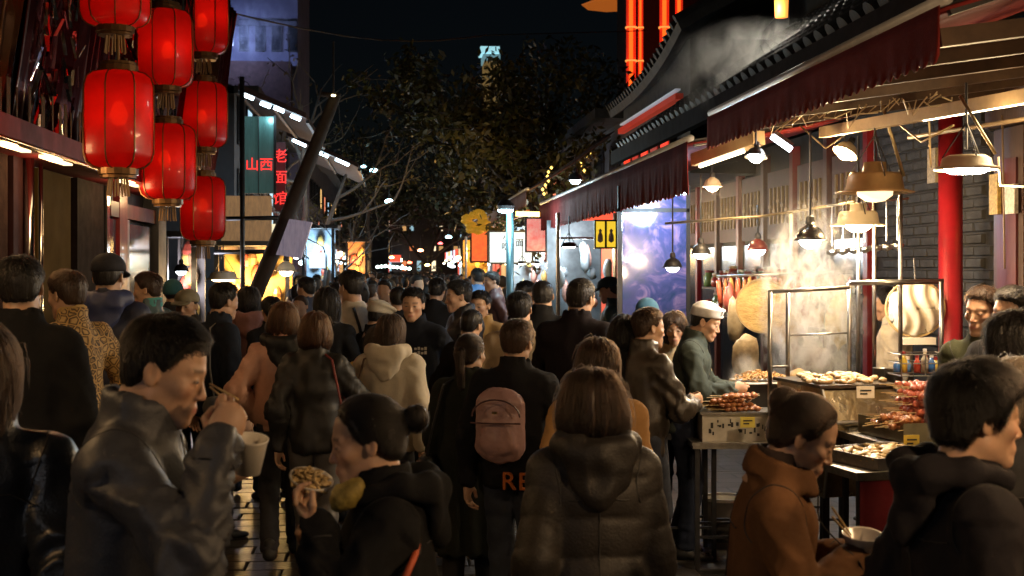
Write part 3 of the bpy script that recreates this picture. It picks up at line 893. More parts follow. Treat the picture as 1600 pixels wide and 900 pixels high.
def panel_mesh():
    prof = [(.105, -.275), (.15, -.262), (.182, -.235), (.197, -.19), (.200, 0), (.197, .19), (.182, .235), (.15, .262), (.105, .275)]
    a0, a1 = -pi / 8 + .012, pi / 8 - .012
    g = [[(r * cos(a), r * sin(a), z) for a in np.linspace(a0, a1, 4)] for r, z in prof]
    # flatten: each panel is nearly a chord
    g = np.array(g); ch = g.copy()
    for i in range(len(prof)):
        for j in range(4):
            f_ = j / 3; ch[i, j] = g[i, 0] * (1 - f_) + g[i, 3] * f_
    g = .45 * g + .55 * ch
    a = MB(); a.grid(g); return a.mesh('panel', LANT, smooth=True)
PAN = panel_mesh()
rb = MB(); rb.tube([(.108, 0, -.275), (.155, 0, -.262), (.188, 0, -.235), (.203, 0, -.19), (.206, 0, 0), (.203, 0, .19), (.188, 0, .235), (.155, 0, .262), (.108, 0, .275)], .0045, 5)
RIBM = rb.mesh('rib', LCAP)
cp = MB(); cp.lathe([(.02, .0), (.112, .0), (.112, .035), (.10, .04), (.10, .055), (.02, .055)], n=16); CAPM = cp.mesh('cap', LCAP)
def lantern(label, px, py, d, hpx, watt, rot=0.0):
    c = P(px, py, d); s = (hpx * d / F) / .55
    root = empty('red_lantern', c, label, 'lantern', 'red lanterns hanging along the left shop')
    for k in range(8):
        for nm_, me in (('panel', PAN), ('rib', RIBM)):
            o = link(nm_, me, root); o.scale = (s, s, s); o.rotation_euler = (0, 0, rot + k * pi / 4 + (pi / 8 if nm_ == 'rib' else 0))
    for z_, fl in ((.272, 1), (-.272, -1)):
        o = link('cap', CAPM, root); o.scale = (s, s, s * fl); o.location = (0, 0, z_ * s)
    a = MB(); a.tube([(0, 0, .33 * s), (0, 0, .48 * s)], .008, 6)
    for k in range(9): a.tube([(.05 * cos(k * .7) * s, .05 * sin(k * .7) * s, -.325 * s), (.06 * cos(k * .7) * s, .06 * sin(k * .7) * s, -.43 * s)], .006 * s, 4)
    tag(a.build('tassel', mat('tassel_gold', (.30, .16, .05), .5), root), kind='stuff')
    a = MB(); a.lathe([(.001, -.06), (.035, -.05), (.055, 0), (.04, .04), (.02, .08), (.001, .085)], n=14, c=(.02 * sin(px), -.02, .03 * sin(px * 3))); a.build('bulb', emat('lantern_bulb', (1, .36, .10), 4), root, smooth=True)
    light_at('lantern_light', c + np.array([.03, -.05, .02 * s]), watt, (1.0, .55, .30), root, .03)
    return root
lantern('big red lantern nearest the camera hanging left of the street', 185, 188, 7.4, 152, 1.5, .25)
lantern('red lantern directly above the biggest one cut by the top edge', 180, -30, 7.5, 145, .6, .6)
lantern('red lantern with a bright bulb spot upper right of the biggest one', 259, 76, 10.2, 120, 1.0, .1)
lantern('dim red lantern behind and right of the biggest one', 262, 253, 10.6, 118, .45, .4)
lantern('red lantern at the top edge on the right of the cluster', 318, 30, 12.6, 108, .65, .2)
lantern('red lantern in the middle of the right hand lantern column', 318, 180, 12.8, 102, .32, .3)
lantern('lowest red lantern in the cluster above the shop window', 317, 326, 13.2, 100, .55, .15)
lantern('red lantern half hidden over the leaning fascia panels', 208, 60, 10.4, 90, .25, .5)

# buildings further down the left
VIO = mat('violet_wall', (.20, .19, .30), .8, var=.3, scale=1.4)
fb = empty('tall_building', (-3.1, 40.6, 0), 'tall dark building with a violet lit wall behind the red lanterns', 'building')
def fbp(name, lo, hi, mtl, par=None):
    a = MB(); a.box(np.array(lo) - (-3.1, 40.6, 0), np.array(hi) - (-3.1, 40.6, 0)); return a.build(name, mtl, par or fb)
fbp('wall', (-13, 40.6, 0), (-3.1, 46, 17), VIO)
fbp('pillar', (-5.6, 40.3, 0), (-5.25, 40.58, 17), mat('dark_pillar', (.03, .03, .05), .6))
fbp('side_wall', (-5.2, 39.9, 6.0), (-3.25, 40.5, 8.2), mat('red_brown_wall', (.07, .03, .028), .8, var=.5))
for k in range(7): fbp('floor_band', (-12.9, 40.45, 6.4 + k * 1.5), (-3.12, 40.58, 6.55 + k * 1.5), mat('band', (.10, .10, .14), .7))
for k in range(4):
    wn_ = fbp('window', (-4.9 + k * .5, 40.5, 8.6), (-4.6 + k * .5, 40.59, 9.6), BLACK)
    fbp('pane', (-4.87 + k * .5, 40.47, 8.65), (-4.63 + k * .5, 40.495, 9.55), GLASS)
fl = P(350, 62, 37.6); fx = empty('flood_lamp', fl, 'cyan white flood lamp glaring beside the top right lantern', 'lamp')
a = MB(); a.box((-.25, -.10, -.18), (.25, .10, .18)); a.build('housing', BLACK, fx)
a = MB(); a.box((-.22, .102, -.15), (.22, .115, .15)); a.build('lens', emat('flood_lens', (.5, .85, 1.0), 12), fx)
a = MB(); a.bar((0, 0, .18), (0, 2.6, 1.0), .06); a.build('bracket', DARKSTEEL, fx)
light_at('flood_light', fl + np.array([.25, .7, .0]), 55, (.40, .50, 1.0), fx, .2)

def canopy(label, a0, b0, depth, n):
    """roof sheet sloping down towards the street with tube lights under it"""
    root = empty('lit_canopy', a0, label, 'canopy', 'lit canopies of the left shops')
    v = b0 - a0; q = MB()
    q.hexa([(0, 0, .06), v + (0, 0, .06), v + (0, depth, .06), (0, depth, .06), (0, 0, .16), v + (0, 0, .14), v + (0, depth, .14), (0, depth, .16)])
    q.build('roof_sheet', mat('canopy_sheet', (.07, .035, .032), .6, var=.4), root)
    for k in range(n):
        f0, f1 = .08 + k * .9 / n, .08 + (k + .62) * .9 / n
        q = MB(); q.tube([v * f0 + (0, .05 + .25 * (k % 2), .02), v * f1 + (0, .05 + .25 * (k % 2), .02)], .028, 8); q.build('tube_light', emat('tube_cyan', (.62, .86, 1.0), 9), root)
    for k in range(3):
        q = MB(); q.bar(v * (k / 2) + (0, .15 + .1 * k, .04), v * (k / 2) + (0, depth - .1, .04), .05, .05); q.build('rafter', BLACK, root)
    light_at('canopy_light', a0 + v * .45 + np.array([0, .3, -.18]), 12, CYAN, root, .15)
    return root
canopy('nearer left canopy with a row of white tube lights over the glass sign', P(372, 146, 20), P(478, 190, 20), 5, 4)
canopy('second left canopy with tube lights crossing the leaning pole', P(448, 216, 27), P(560, 266, 27), 6, 3)

gs = empty('glass_sign', P(405, 300, 20.3), 'greenish lit glass sign with red characters above the left stall', 'sign')
a = MB(); p0, p1 = rel(gs, P(381, 302, 20.3), P(428, 182, 20.3)); a.box((p0[0], 0, p0[2]), (p1[0], .06, p1[2])); a.build('glass', mat('green_glass', (.06, .13, .12), .25, var=.75, scale=2.5, emit=(.25, .55, .52), estr=.04, stretch=(3, 3, .5)), gs)
for (x0, x1) in ((378, 382), (427, 431), (403, 404)):
    a = MB(); q0, q1 = rel(gs, P(x0, 304, 20.25), P(x1, 180, 20.25)); a.box((q0[0], -.03, q0[2]), (q1[0], .0, q1[2])); a.build('frame', BLACK, gs)
def text(body, parent, p, size, mtl, rz=0, name='lettering', ext=.01):
    c = bpy.data.curves.new(name, 'FONT'); c.body = body; c.size = size; c.extrude = ext; c.align_x = 'CENTER'; c.align_y = 'CENTER'
    tmp = bpy.data.objects.new(name, c); COL.objects.link(tmp)
    dg = bpy.context.evaluated_depsgraph_get(); dg.update()
    me = bpy.data.meshes.new_from_object(tmp.evaluated_get(dg)); bpy.data.objects.remove(tmp)
    me.materials.clear(); me.materials.append(mtl); o = link(name, me, parent)
    o.location = tuple(float(v) for v in rel(parent, p)); o.rotation_euler = (pi / 2, 0, rz)
    return o
RTXT = emat('red_letters', (1.0, .035, .03), .8)
text('山西', gs, P(405, 258, 20.2), .22, RTXT, 0)
bn = empty('vertical_banner', P(437, 330, 21.5), 'narrow red lit vertical banner beside the glass sign', 'sign')
a = MB(); p0, p1 = rel(bn, P(430, 330, 21.5), P(446, 222, 21.5)); a.box((p0[0], 0, p0[2]), (p1[0], .05, p1[2])); a.build('board', mat('banner_board', (.10, .02, .03), .5), bn)
for k, ch in enumerate('老面馆'):
    text(ch, bn, P(438, 245 + k * 33, 21.4), .24, RTXT)
pp = empty('picture_panel', P(384, 345, 19.5), 'warm lit picture panel of food under the glass sign', 'sign')
a = MB(); p0, p1 = rel(pp, P(346, 392, 19.5), P(424, 306, 19.5)); a.box((p0[0], 0, p0[2]), (p1[0], .05, p1[2]))
a.build('print', mat('food_print', (.42, .26, .14), .5, var=.8, scale=7, col2=(.08, .05, .05), emit=(.9, .5, .22), estr=.10, stretch=(2.2, 2, .7)), pp)
# scaffold poles and horizontals
for (nm_, lab, A_, B_, r_) in (('scaffold_pole', 'upright dark scaffold pole in front of the glass sign', P(378, 120, 15.5), P(380, 470, 15.5), .03),
                          ('scaffold_rail', 'upper horizontal scaffold rail left of the leaning pole', P(340, 342, 15.5), P(458, 340, 15.5), .028),
                          ('scaffold_rail', 'lower horizontal scaffold rail above the yellow stall', P(335, 394, 15.6), P(440, 393, 15.6), .028)):
    A_ = np.array(A_); B_ = np.array(B_)
    if nm_ == 'scaffold_pole': B_ = np.array([B_[0], B_[1], .1])
    a = MB(); a.tube([A_, B_], r_, 8); tag(a.build(nm_, DARKSTEEL, smooth=True), lab, 'pole')
lo_ = P(398, 460, 14.6); tp = P(524, 150, 14.6)
vdir = (lo_ - tp) / (lo_ - tp)[2]; ft = lo_ + vdir * (.1 - lo_[2])
a = MB(); a.tube([ft, lo_ * .5 + tp * .5 + (.01, 0, 0), tp], [.10, .085, .065], 12); a.tube([tp + (-.16, 0, .02), tp + (.06, 0, .0)], .03, 8)
lpole = a.build('leaning_pole', mat('pole_wood', (.05, .038, .03), .85, var=.4, bump=.5), smooth=True); tag(lpole, 'dark leaning timber pole rising above the left stalls', 'pole')
sg = empty('hanging_sign', P(458, 400, 14.3), 'tilted pale streaked sign board hanging on the leaning pole', 'sign')
c4 = rel(sg, P(431, 398, 14.3), P(470, 404, 14.3), P(487, 347, 14.3), P(452, 342, 14.3))
a = MB(); a.hexa([c4[0], c4[1], c4[1] + (0, .16, 0), c4[0] + (0, .16, 0), c4[3], c4[2], c4[2] + (0, .16, 0), c4[3] + (0, .16, 0)])
a.build('board', mat('streaked_board', (.34, .30, .40), .45, var=.75, scale=4, stretch=(6, 1, 1.2), col2=(.10, .07, .12), emit=(.5, .45, .6), estr=.12), sg)

# yellow lit stalls on the left, far
def stall_left(label, px0, px1, d, z0, z1, wallm, watt, col):
    p0 = P(px0, 420, d); p1 = P(px1, 420, d)
    root = empty('market_stall', ((p0[0] + p1[0]) / 2, p0[1], .115), label, 'stall', 'stalls down the left of the street')
    hw = (p1[0] - p0[0]) / 2
    a = MB(); a.box((-hw, .9, 0), (hw, .96, z1)); a.build('back_panel', wallm, root)
    a = MB(); a.box((-hw, 0, 0), (hw, .5, .85)); a.build('counter', DKWOOD, root)
    for sx in (-1, 1):
        a = MB(); a.box((sx * hw - .03, 0, 0), (sx * hw + .03, .06, z1)); a.build('post', DARKSTEEL, root)
    a = MB(); a.box((-hw - .1, -.15, z1), (hw + .1, 1.0, z1 + .07)); a.build('roof_board', BLACK, root)
    r_ = np.random.default_rng(int(px0))
    for k in range(9):
        x = r_.uniform(-hw + .1, hw - .1); zz = r_.uniform(1.1, z1 - .25)
        a = MB(); a.lathe([(.02, 0), (.07, .03), (.08, .12), (.05, .2), (.02, .24)], c=(x, .75, zz), n=8); a.build('hanging_good', [mat('good_gold', (.5, .32, .08), .4, var=.5), mat('good_red', (.4, .07, .04), .4, var=.5), mat('good_brown', (.25, .13, .06), .4, var=.5)][k % 3], root)
    light_at('stall_light', np.array(root.location) + (0, .4, z1 - .5), watt, col, root, .12)
    return root
YW = mat('ochre_panel', (.55, .36, .10), .6, var=.55, scale=5)
stall_left('yellow lit stall under the scaffold rails', 338, 448, 18.6, .1, 2.05, YW, 95, (1.0, .62, .22))
stall_left('stall with warm glow left of the lowest lantern post', 258, 302, 15.4, .1, 2.1, mat('dark_back', (.12, .10, .09), .6), 26, (.85, .85, 1.0))
stall_left('blue white lit stall right of the leaning pole', 474, 520, 25, .1, 2.5, mat('blue_back', (.30, .40, .50), .5, var=.5), 45, (.55, .80, 1.0))
stall_left('small stall with red and orange goods before the far crowd', 542, 572, 33, .1, 2.4, mat('orange_back', (.5, .22, .06), .5, var=.7, scale=8), 50, (1.0, .5, .2))
pendant('bell shaped lamp with a warm glow left of the scaffold pole', P(349, 437, 17.2), 'flat', .46, 2.15, WARM, 10, 9, CREAM, 'lamps of the left stalls')
pendant('round warm lamp hanging right of the leaning pole foot', P(447, 424, 17.8), 'dome', .26, 2.2, NEUT, 10, 10, CREAM, 'lamps of the left stalls')
pendant('white globe lamp over the stall left of the lanterns', P(283, 424, 15.0), 'dome', .17, 2.3, COOL, 8, 10, BLACK, 'lamps of the left stalls')
scn = empty('lit_screen', P(495, 420, 24.5), 'small blue white lit screen right of the leaning pole', 'sign')
a = MB(); p0, p1 = rel(scn, P(483, 419, 24.5), P(508, 395, 24.5)); a.box((p0[0], 0, p0[2]), (p1[0], .05, p1[2])); a.build('screen', mat('screen_glow', (.3, .5, .7), .3, var=.6, scale=6, emit=(.55, .8, 1.0), estr=.9), scn)
# back rows: dark houses closing both sides of the street
def house(label, x0, x1, y0, y1, h, mtl, lit, seed):
    r_ = np.random.default_rng(seed)
    root = empty('house', ((x0 + x1) / 2, y0, 0), label, 'building', 'houses down the street')
    cx = (x0 + x1) / 2
    a = MB(); a.box((x0 - cx, 0, 0), (x1 - cx, y1 - y0, h)); a.build('wall', mtl, root)
    face = (x1 - cx) if cx < 0 else (x0 - cx); sgn = 1 if cx < 0 else -1
    a = MB(); a.box((min(face, face + sgn * .5) , -.1, h), (max(face, face + sgn * .5), y1 - y0 + .1, h + .15)); a.build('eave', TILE, root)
    a = MB(); a.hexa([(x0 - cx, 0, h + .15), (x1 - cx, 0, h + .15), (x1 - cx, y1 - y0, h + .15), (x0 - cx, y1 - y0, h + .15), (-.2, 0, h + 1.2), (.2, 0, h + 1.2), (.2, y1 - y0, h + 1.2), (-.2, y1 - y0, h + 1.2)]); a.build('roof', TILE, root)
    yq = .3
    while yq < y1 - y0 - 1:      # lit shop openings, signs and lamps at street level
        wq = r_.uniform(1.0, 2.2); cq = [(1.0, .55, .18), (.55, .80, 1.0), (1.0, .25, .10), (1.0, .78, .45), (.9, .1, .05)][r_.integers(5)]
        a = MB(); a.box((min(face, face + sgn * .06), yq, .9), (max(face, face + sgn * .06), yq + wq * .8, 2.2)); a.build('shop_opening', emat('shop_%d' % int(1000 * cq[1]), cq, .35), root)
        a = MB(); a.box((min(face + sgn * .1, face + sgn * .9), yq, 2.25), (max(face + sgn * .1, face + sgn * .9), yq + .06, 2.75)); a.build('shop_sign', emat('sign_%d' % int(1000 * cq[1]), cq, r_.uniform(.3, .9)), root)
        for kk in range(2):
            a = MB(); a.lathe([(.001, -.06), (.06, -.03), (.07, .02), (.001, .07)], c=(face + sgn * r_.uniform(.3, 1.1), yq + r_.uniform(0, wq), r_.uniform(1.95, 2.5)), n=8); a.build('lamp_bulb', emat('sl_%d' % (kk), [(1.0, .8, .5), (.7, .92, 1.0)][kk], 7), root)
        yq += wq + r_.uniform(.1, .5)
    for kk in range(2):
        light_at('street_glow', np.array(root.location) + np.array([face + sgn * .9, (y1 - y0) * (.25 + .5 * kk), 2.3]), 24, [(1.0, .62, .3), (.7, .88, 1.0)][kk], root, .2)
    n = int((y1 - y0) / 1.6)
    for k in range(n):
        for zz in (2.9, 4.4):
            if zz + 1 > h: continue
            yy = .4 + k * 1.6
            w_ = MB(); w_.box((face - .02, yy, zz), (face + sgn * .04, yy + .9, zz + 1.0)); wo = w_.build('window', BLACK, root)
            p_ = MB(); p_.box((min(face + sgn * .041, face + sgn * .05), yy + .08, zz + .08), (max(face + sgn * .041, face + sgn * .05), yy + .82, zz + .92))
            p_.build('pane', emat('lit_pane_%d' % (k % 3), [(1.0, .6, .2), (.5, .8, 1.0), (1.0, .3, .15)][k % 3], .5) if r_.random() < lit else GLASS, wo)
    return root
HW = mat('house_wall', (.10, .10, .11), .8, var=.4, scale=1.5)
house('dark house behind the tube lit canopies on the left', -8.5, -3.3, 26.5, 40, 5.4, HW, .25, 1)
house('far left house beyond the bare trees', -9, -3.4, 47, 59.5, 6.2, HW, .35, 2)
house('lit hall closing the street beyond the crowd', -9, -.6, 92, 98, 7.5, HW, .5, 9)
eb = empty('end_building', (0, 96, 0), 'wide dim building with rows of small lit windows closing the street', 'building')
a = MB(); a.box((-14, 0, 0), (14, 3, 6.5)); a.build('wall', mat('end_wall', (.07, .06, .06), .8, var=.5, scale=.6), eb)
re_ = np.random.default_rng(8)
for i in range(34):
    for zz in (1.6, 3.1, 4.6):
        if re_.random() < .45: continue
        c_ = [(1.0, .55, .2), (1.0, .3, .1), (.5, .85, 1.0), (1.0, .8, .5)][re_.integers(4)]; a = MB(); x = -9.5 + i * .55
        a.box((x, -.06, zz), (x + .3, -.01, zz + .35 + .4 * (zz < 2))); a.build('window', emat('end_%d' % int(c_[1] * 100), c_, .8 if zz < 2 else .25), eb)
house('farthest left house at the end of the street', -10, -3.6, 60, 85, 6.6, HW, .4, 3)
house('right hand house behind the farthest awning', 3.6, 9, 20, 40, 4.2, HW, .2, 4)
house('far right house at the street end', 3.8, 10, 44, 80, 5.2, HW, .35, 5)
# small far lamps along the street
for (lab, px, py, d, rad, col, s_, wt) in (
        ('cyan street lamp glowing alone above the far street', 608, 314, 34, .09, (.5, .9, 1.0), 10, 14),
        ('pair of cyan lights below the second canopy', 584, 266, 32, .08, (.45, .85, 1.0), 8, 8),
        ('cyan light at the lower end of the second canopy', 568, 260, 32, .05, (.45, .85, 1.0), 7, 0),
        ('warm bulb low over the crowd left of the white bulb row', 560, 408, 38, 0.07, (1.0, 0.7, 0.3), 9, 8),
        ('orange bulb above the small red and orange stall', 548, 378, 36, 0.07, (1.0, 0.5, 0.15), 8, 6),
        ('pale blue bulb beside the far left house', 530, 398, 33, 0.06, (0.6, 0.85, 1.0), 9, 6),
        ('yellow bulb below the cyan street lamp', 612, 402, 52, 0.08, (1.0, 0.72, 0.25), 8, 5),
        ('red bulb low in the middle of the street end', 640, 410, 62, 0.1, (1.0, 0.12, 0.06), 6, 0),
        ('amber bulb near the trunk of the dark tree', 668, 414, 58, 0.1, (1.0, 0.6, 0.2), 8, 5),
        ('white bulb left of the gilded ornament', 707, 416, 36, 0.06, (0.9, 0.95, 1.0), 9, 5),
        ('green white bulb under the gilded ornament', 730, 408, 30, 0.06, (0.7, 1.0, 0.85), 9, 5),
        ('small cyan lamp at the far right of the street end', 701, 370, 50, .10, (.45, .9, 1.0), 8, 10),
        ('orange red far lamp above the crowd', 657, 391, 55, .10, (1.0, .35, .15), 8, 5),
        ('dim red far lamp beside the cyan one', 688, 380, 60, .09, (1.0, .08, .08), 5, 0),
        ('warm far lamp over the heads near the right stalls', 716, 402, 48, .09, (1.0, .75, .35), 8, 8),
        ('pale green far lamp over the crowd', 724, 411, 40, .08, (.75, 1.0, .8), 9, 6),
        ('yellow lamp tip on the pole by the bare tree', 521, 149, 14.4, .02, (1.0, .8, .4), 6, 0)):
    c = P(px, py, d); a = MB(); a.lathe([(.001, -rad * .6), (rad * .8, -rad * .5), (rad, 0), (rad * .5, rad * .5), (.001, rad * .6)], n=12, sx=1.3)
    lo_ = empty('street_lamp', c, lab, 'lamp', 'small far lamps')
    a.build('globe', emat('far_%d' % px, col, s_), lo_, smooth=True)
    a = MB(); a.tube([(0, .02, rad * .5), (0, .02, rad * .5 + .6)], .012, 5); a.build('stem', BLACK, lo_)
    if wt: light_at('lamp_light', c - np.array([0, .0, rad + .06]), wt, col, lo_, .08)
gl = empty('light_string', P(625, 418, 45), 'row of small greenish white bulbs strung low over the far street', 'lights')
for k in range(9):
    a = MB(); c = rel(gl, P(590 + k * 6.2, 416 + 4 * abs(k - 2) / 6, 45)); a.lathe([(.001, -.05), (.06, -.02), (.06, .03), (.001, .06)], c=c, n=8); a.build('bulb', emat('string_green', (.65, 1.0, .88), 7), gl)
# overhead wire
a = MB(); A_ = P(300, 5, 17); B_ = P(760, 55, 30); C_ = P(1010, 48, 38)
pts = [A_ + (B_ - A_) * k / 8 + np.array([0, 0, -.30 * sin(pi * k / 8)]) for k in range(9)] + [B_ + (C_ - B_) * k / 5 for k in range(1, 6)]
a.tube(pts, .014, 5); tag(a.build('overhead_wire', mat('wire', (.10, .09, .09), .6)), 'thin dark wire strung across the night sky', 'wire')
# ================================================================ food stall on the right
PG = 'pendant lamps over the right stalls'
pendant('black dome lamp glowing white in the steam over the grill', P(1266, 376, 8.0), 'dome', .185, 2.70, COOL, 32, 20, mat('black_enamel', (.015, .015, .017), .25, coat=.4), PG, lcol=(.92, .97, 1.0))
pendant('wide cream lamp with a bright bulb under the bronze one', P(1341, 353, 7.9), 'pan', .345, 2.66, NEUT, 55, 20, CREAM, PG)
pendant('big bronze lamp shade with no bulb showing, above the cream one', P(1367, 302, 7.6), 'pan', .46, 2.68, WARM, 0, 1, BRONZE, PG)
pendant('broad flat cream lamp glowing bluish white in front of the red column', P(1510, 266, 6.3), 'flat', .315, 2.76, (.86, .86, 1.0), 38, 14, CREAM, PG)
pendant('small dark dome lamp beside the blue glass screen', P(1095, 397, 9.6), 'dome', .145, 2.55, COOL, 14, 16, DARKSTEEL, PG)
pendant('small grey dome lamp hanging before the blue glass screen', P(1051, 418, 10.2), 'dome', .145, 2.6, COOL, 14, 16, DARKSTEEL, PG)
pendant('small dark red dome lamp between the vendor and the steam', P(1184, 391, 9.2), 'dome', .15, 2.3, COOL, 12, 12, mat('red_enamel', (.16, .02, .02), .3, coat=.4), PG)
pendant('tilted clip lamp glowing white under the large awning edge', P(1181, 246, 8.0), 'dome', .125, 2.72, COOL, 24, 16, STEEL, PG, tilt=(-.15, -.2, -1))
pendant('tilted cream spot lamp below the scalloped awning', P(1320, 240, 8.3), 'dome', .15, 2.7, WARM, 30, 12, CREAM, PG, tilt=(-.6, -.2, -1))
pendant('small cream dome lamp left of the tilted clip lamp', P(1113, 292, 9.4), 'dome', .13, 2.72, NEUT, 12, 12, CREAM, PG)
# the same row of lamps goes on over the next stall, beside and behind the viewer
pendant('cream pan lamp over the next stall outside the picture on the right', (2.25, 3.0, 2.35), 'pan', .36, 2.75, NEUT, 34, 18, CREAM, PG, lcol=(1.0, .62, .30))
pendant('cream pan lamp beside the viewer over the next stall', (1.95, 1.15, 2.40), 'pan', .36, 2.75, NEUT, 75, 18, CREAM, PG, lcol=(1.0, .62, .30))
pendant('cream pan lamp behind the viewer on the left side', (-2.1, -.6, 2.5), 'pan', .36, 2.85, NEUT, 16, 18, CREAM, PG, lcol=(.8, .85, 1.0))
rl = empty('roof_lamp', P(1221, 10, 9.9), 'orange glowing lantern lamp on the tiled roof at the top edge', 'lamp')
a = MB(); a.lathe([(.001, -.09), (.05, -.085), (.055, .05), (.03, .08), (.001, .09)], n=12); a.build('glow', emat('roof_glow', (1.0, .30, .05), .8), rl, smooth=True)
a = MB(); a.tube([(0, 0, .09), (0, 0, .5)], .01, 6); a.build('hanger', DARKSTEEL, rl)
light_at('roof_light', P(1221, 10, 9.75) - np.array([.15, .0, .05]), 12, (1.0, .90, .75), rl, .1)
# rails, beams and tube lights under the awning
def rod(name, label, cat, pts, r, m_, n=8, group=None):
    a = MB(); a.tube(pts, r, n); return tag(a.build(name, m_, smooth=True), label, cat, group)
rod('lamp_rail', 'thin horizontal rail carrying the small dome lamps', 'rail', [P(1040, 349, 9.9), P(1190, 338, 9.1), P(1335, 316, 8.3)], .010, mat('rail_brass', (.32, .25, .14), .4, metal=.8))
rod('support_rod', 'bright diagonal rod holding the bronze lamp', 'rod', [P(1376, 156, 7.5), P(1412, 275, 7.6)], .011, mat('rail_brass', (.3, .2, .1)))
rod('support_rod', 'diagonal rod running down right of the flat cream lamp', 'rod', [P(1500, 150, 6.2), P(1555, 240, 6.3)], .008, mat('rail_brass', (.3, .2, .1)))
rod('hanging_cable', 'slack pale cable drooping at the right edge', 'cable', [P(1560, 245, 6.3), P(1563, 290, 6.3), P(1600, 292, 6.2), P(1640, 270, 6.1)], .006, CREAM)
bm = empty('awning_beam', P(1440, 180, 7.2), 'pale beam with a lit tube running under the awning to the right', 'beam')
p0, p1 = rel(bm, P(1285, 207, 8.3), P(1650, 142, 6.0))
a = MB(); a.bar(p0, p1, .05, .07); a.build('beam', mat('beam_wood', (.40, .28, .15), .5, var=.3), bm)
v = p1 - p0
a = MB(); a.tube([p0 + v * .50 + (0, -.05, -.025), p0 + v * .98 + (0, -.05, -.025)], .016, 8); a.build('tube_light', emat('tube_warm', (1.0, .84, .55), 7), bm)
light_at('tube_glow', P(1560, 172, 6.4) + np.array([0, -.08, -.08]), 8, (1.0, .72, .38), bm, .12)
bm2 = empty('lamp_box_beam', P(1140, 230, 8.8), 'beige box beam with a light strip by the end of the large awning', 'beam')
p0, p1 = rel(bm2, P(1088, 250, 9.2), P(1186, 215, 8.4)); a = MB(); a.bar(p0, p1, .09, .09); a.build('beam', mat('beam_beige', (.46, .33, .20), .5), bm2)
v = p1 - p0; a = MB(); a.tube([p0 + v * .05 + (0, -.03, -.055), p0 + v * .75 + (0, -.03, -.055)], .012, 8); a.build('tube_light', emat('tube_warm', (1, .84, .55), 7), bm2)
tb = empty('tube_lamp', P(1220, 224, 8.0), 'short slanting white tube lamp beneath the awning edge', 'lamp')
p0, p1 = rel(tb, P(1206, 213, 8.0), P(1236, 234, 8.0)); a = MB(); a.tube([p0, p1], .018, 10); a.build('tube', emat('tube_white', (.85, .92, 1.0), 12), tb); a = MB(); a.tube([p0 + (.012, .03, .02), p1 + (.012, .03, .02)], .03, 8); a.build('housing', STEEL, tb)
for k in range(6):
    y_ = 4.7 + k * .62
    a = MB(); a.bar((BX + .12, y_, 2.72), (WX - .1, y_ + .05, 2.98), .05, .07); tag(a.build('rafter', mat('rafter_wood', (.075, .042, .022), .6, var=.4)), ('first', 'second', 'third', 'fourth', 'fifth', 'sixth')[k] + ' wooden rafter under the large awning counted from the right', 'rafter', 'rafters under the large awning')
for k, (lab, pts) in enumerate((('slanting pipe under the rafters at the top right', [P(1470, 95, 6.6), P(1640, 48, 5.6)]), ('thin pipe below the pale beam at the right', [P(1420, 215, 7.6), P(1650, 178, 6.3)]), ('drooping cable between the bronze and flat lamps', [P(1400, 190, 7.6), P(1440, 222, 7.3), P(1490, 196, 6.8)]), ('looped cable over the tilted spot lamp', [P(1250, 196, 8.2), P(1290, 232, 8.2), P(1335, 200, 8.1)]), ('short chain hanging from the pale beam', [P(1452, 190, 7.1), P(1454, 262, 7.1)]), ('upright conduit on the wall beside the doors', [P(1566, 180, 7.6), P(1570, 420, 7.6)]))):
    rod('pipe' if 'pipe' in lab or 'conduit' in lab else 'cable', lab, 'pipe' if 'pipe' in lab or 'conduit' in lab else 'cable', pts, .012 if 'pipe' in lab else .006, [mat('pipe_gold', (.36, .25, .12), .4, metal=.5), mat('cable_tan', (.22, .15, .08), .6)][k % 2])
a = MB()
for k in range(26):       # loose wiring along the awning
    q = P(1200 + k * 11 + random.uniform(-4, 4), 185 - k * 1.6 + random.uniform(-6, 10), 7.9 - .05 * k)
    a.tube([q, q + (random.uniform(-.05, .05), random.uniform(-.05, .05), -random.uniform(.02, .09)), q + (random.uniform(.02, .11), 0, random.uniform(-.04, .03))], .004, 4)
o = a.build('loose_wiring', mat('wiring', (.42, .33, .2), .4, metal=.3)); tag(o, 'tangle of loose pale wires along the awning edge', 'wires', kind='stuff')

def table(label, c, w, dpt, h, topm, rz=0, legs=True, name='table', th=.035, skirt=None):
    root = empty(name, (c[0], c[1], 0), label, 'table', rz=rz)
    a = MB(); a.box((-w/2, -dpt/2, h - th), (w/2, dpt/2, h)); a.box((-w/2 - .006, -dpt/2 - .006, h - .012), (w/2 + .006, dpt/2 + .006, h + .003)); a.build('table_top', topm, root)
    if legs:
        for sx in (-1, 1):
            for sy in (-1, 1):
                a = MB(); a.box((sx * (w/2 - .03) - .014, sy * (dpt/2 - .03) - .014, 0), (sx * (w/2 - .03) + .014, sy * (dpt/2 - .03) + .014, h - th)); a.build('leg', DARKSTEEL, root)
        for sy in (-1, 1):
            a = MB(); a.bar((-w/2 + .045, sy * (dpt/2 - .03), .2), (w/2 - .045, sy * (dpt/2 - .03), .2), .016); a.build('stretcher', DARKSTEEL, root)
    if skirt:
        g = [[(-w/2 + .02 + (w - .04) * i / 24, -dpt/2 + .012 + .012 * sin(i * 1.1) * f_, h - th - .005 - (h - th - .12) * f_) for f_ in (0, .25, .5, .75, 1)] for i in range(25)]
        a = MB(); a.grid(g, .004); a.build('skirt', skirt, root, smooth=True)
    return root
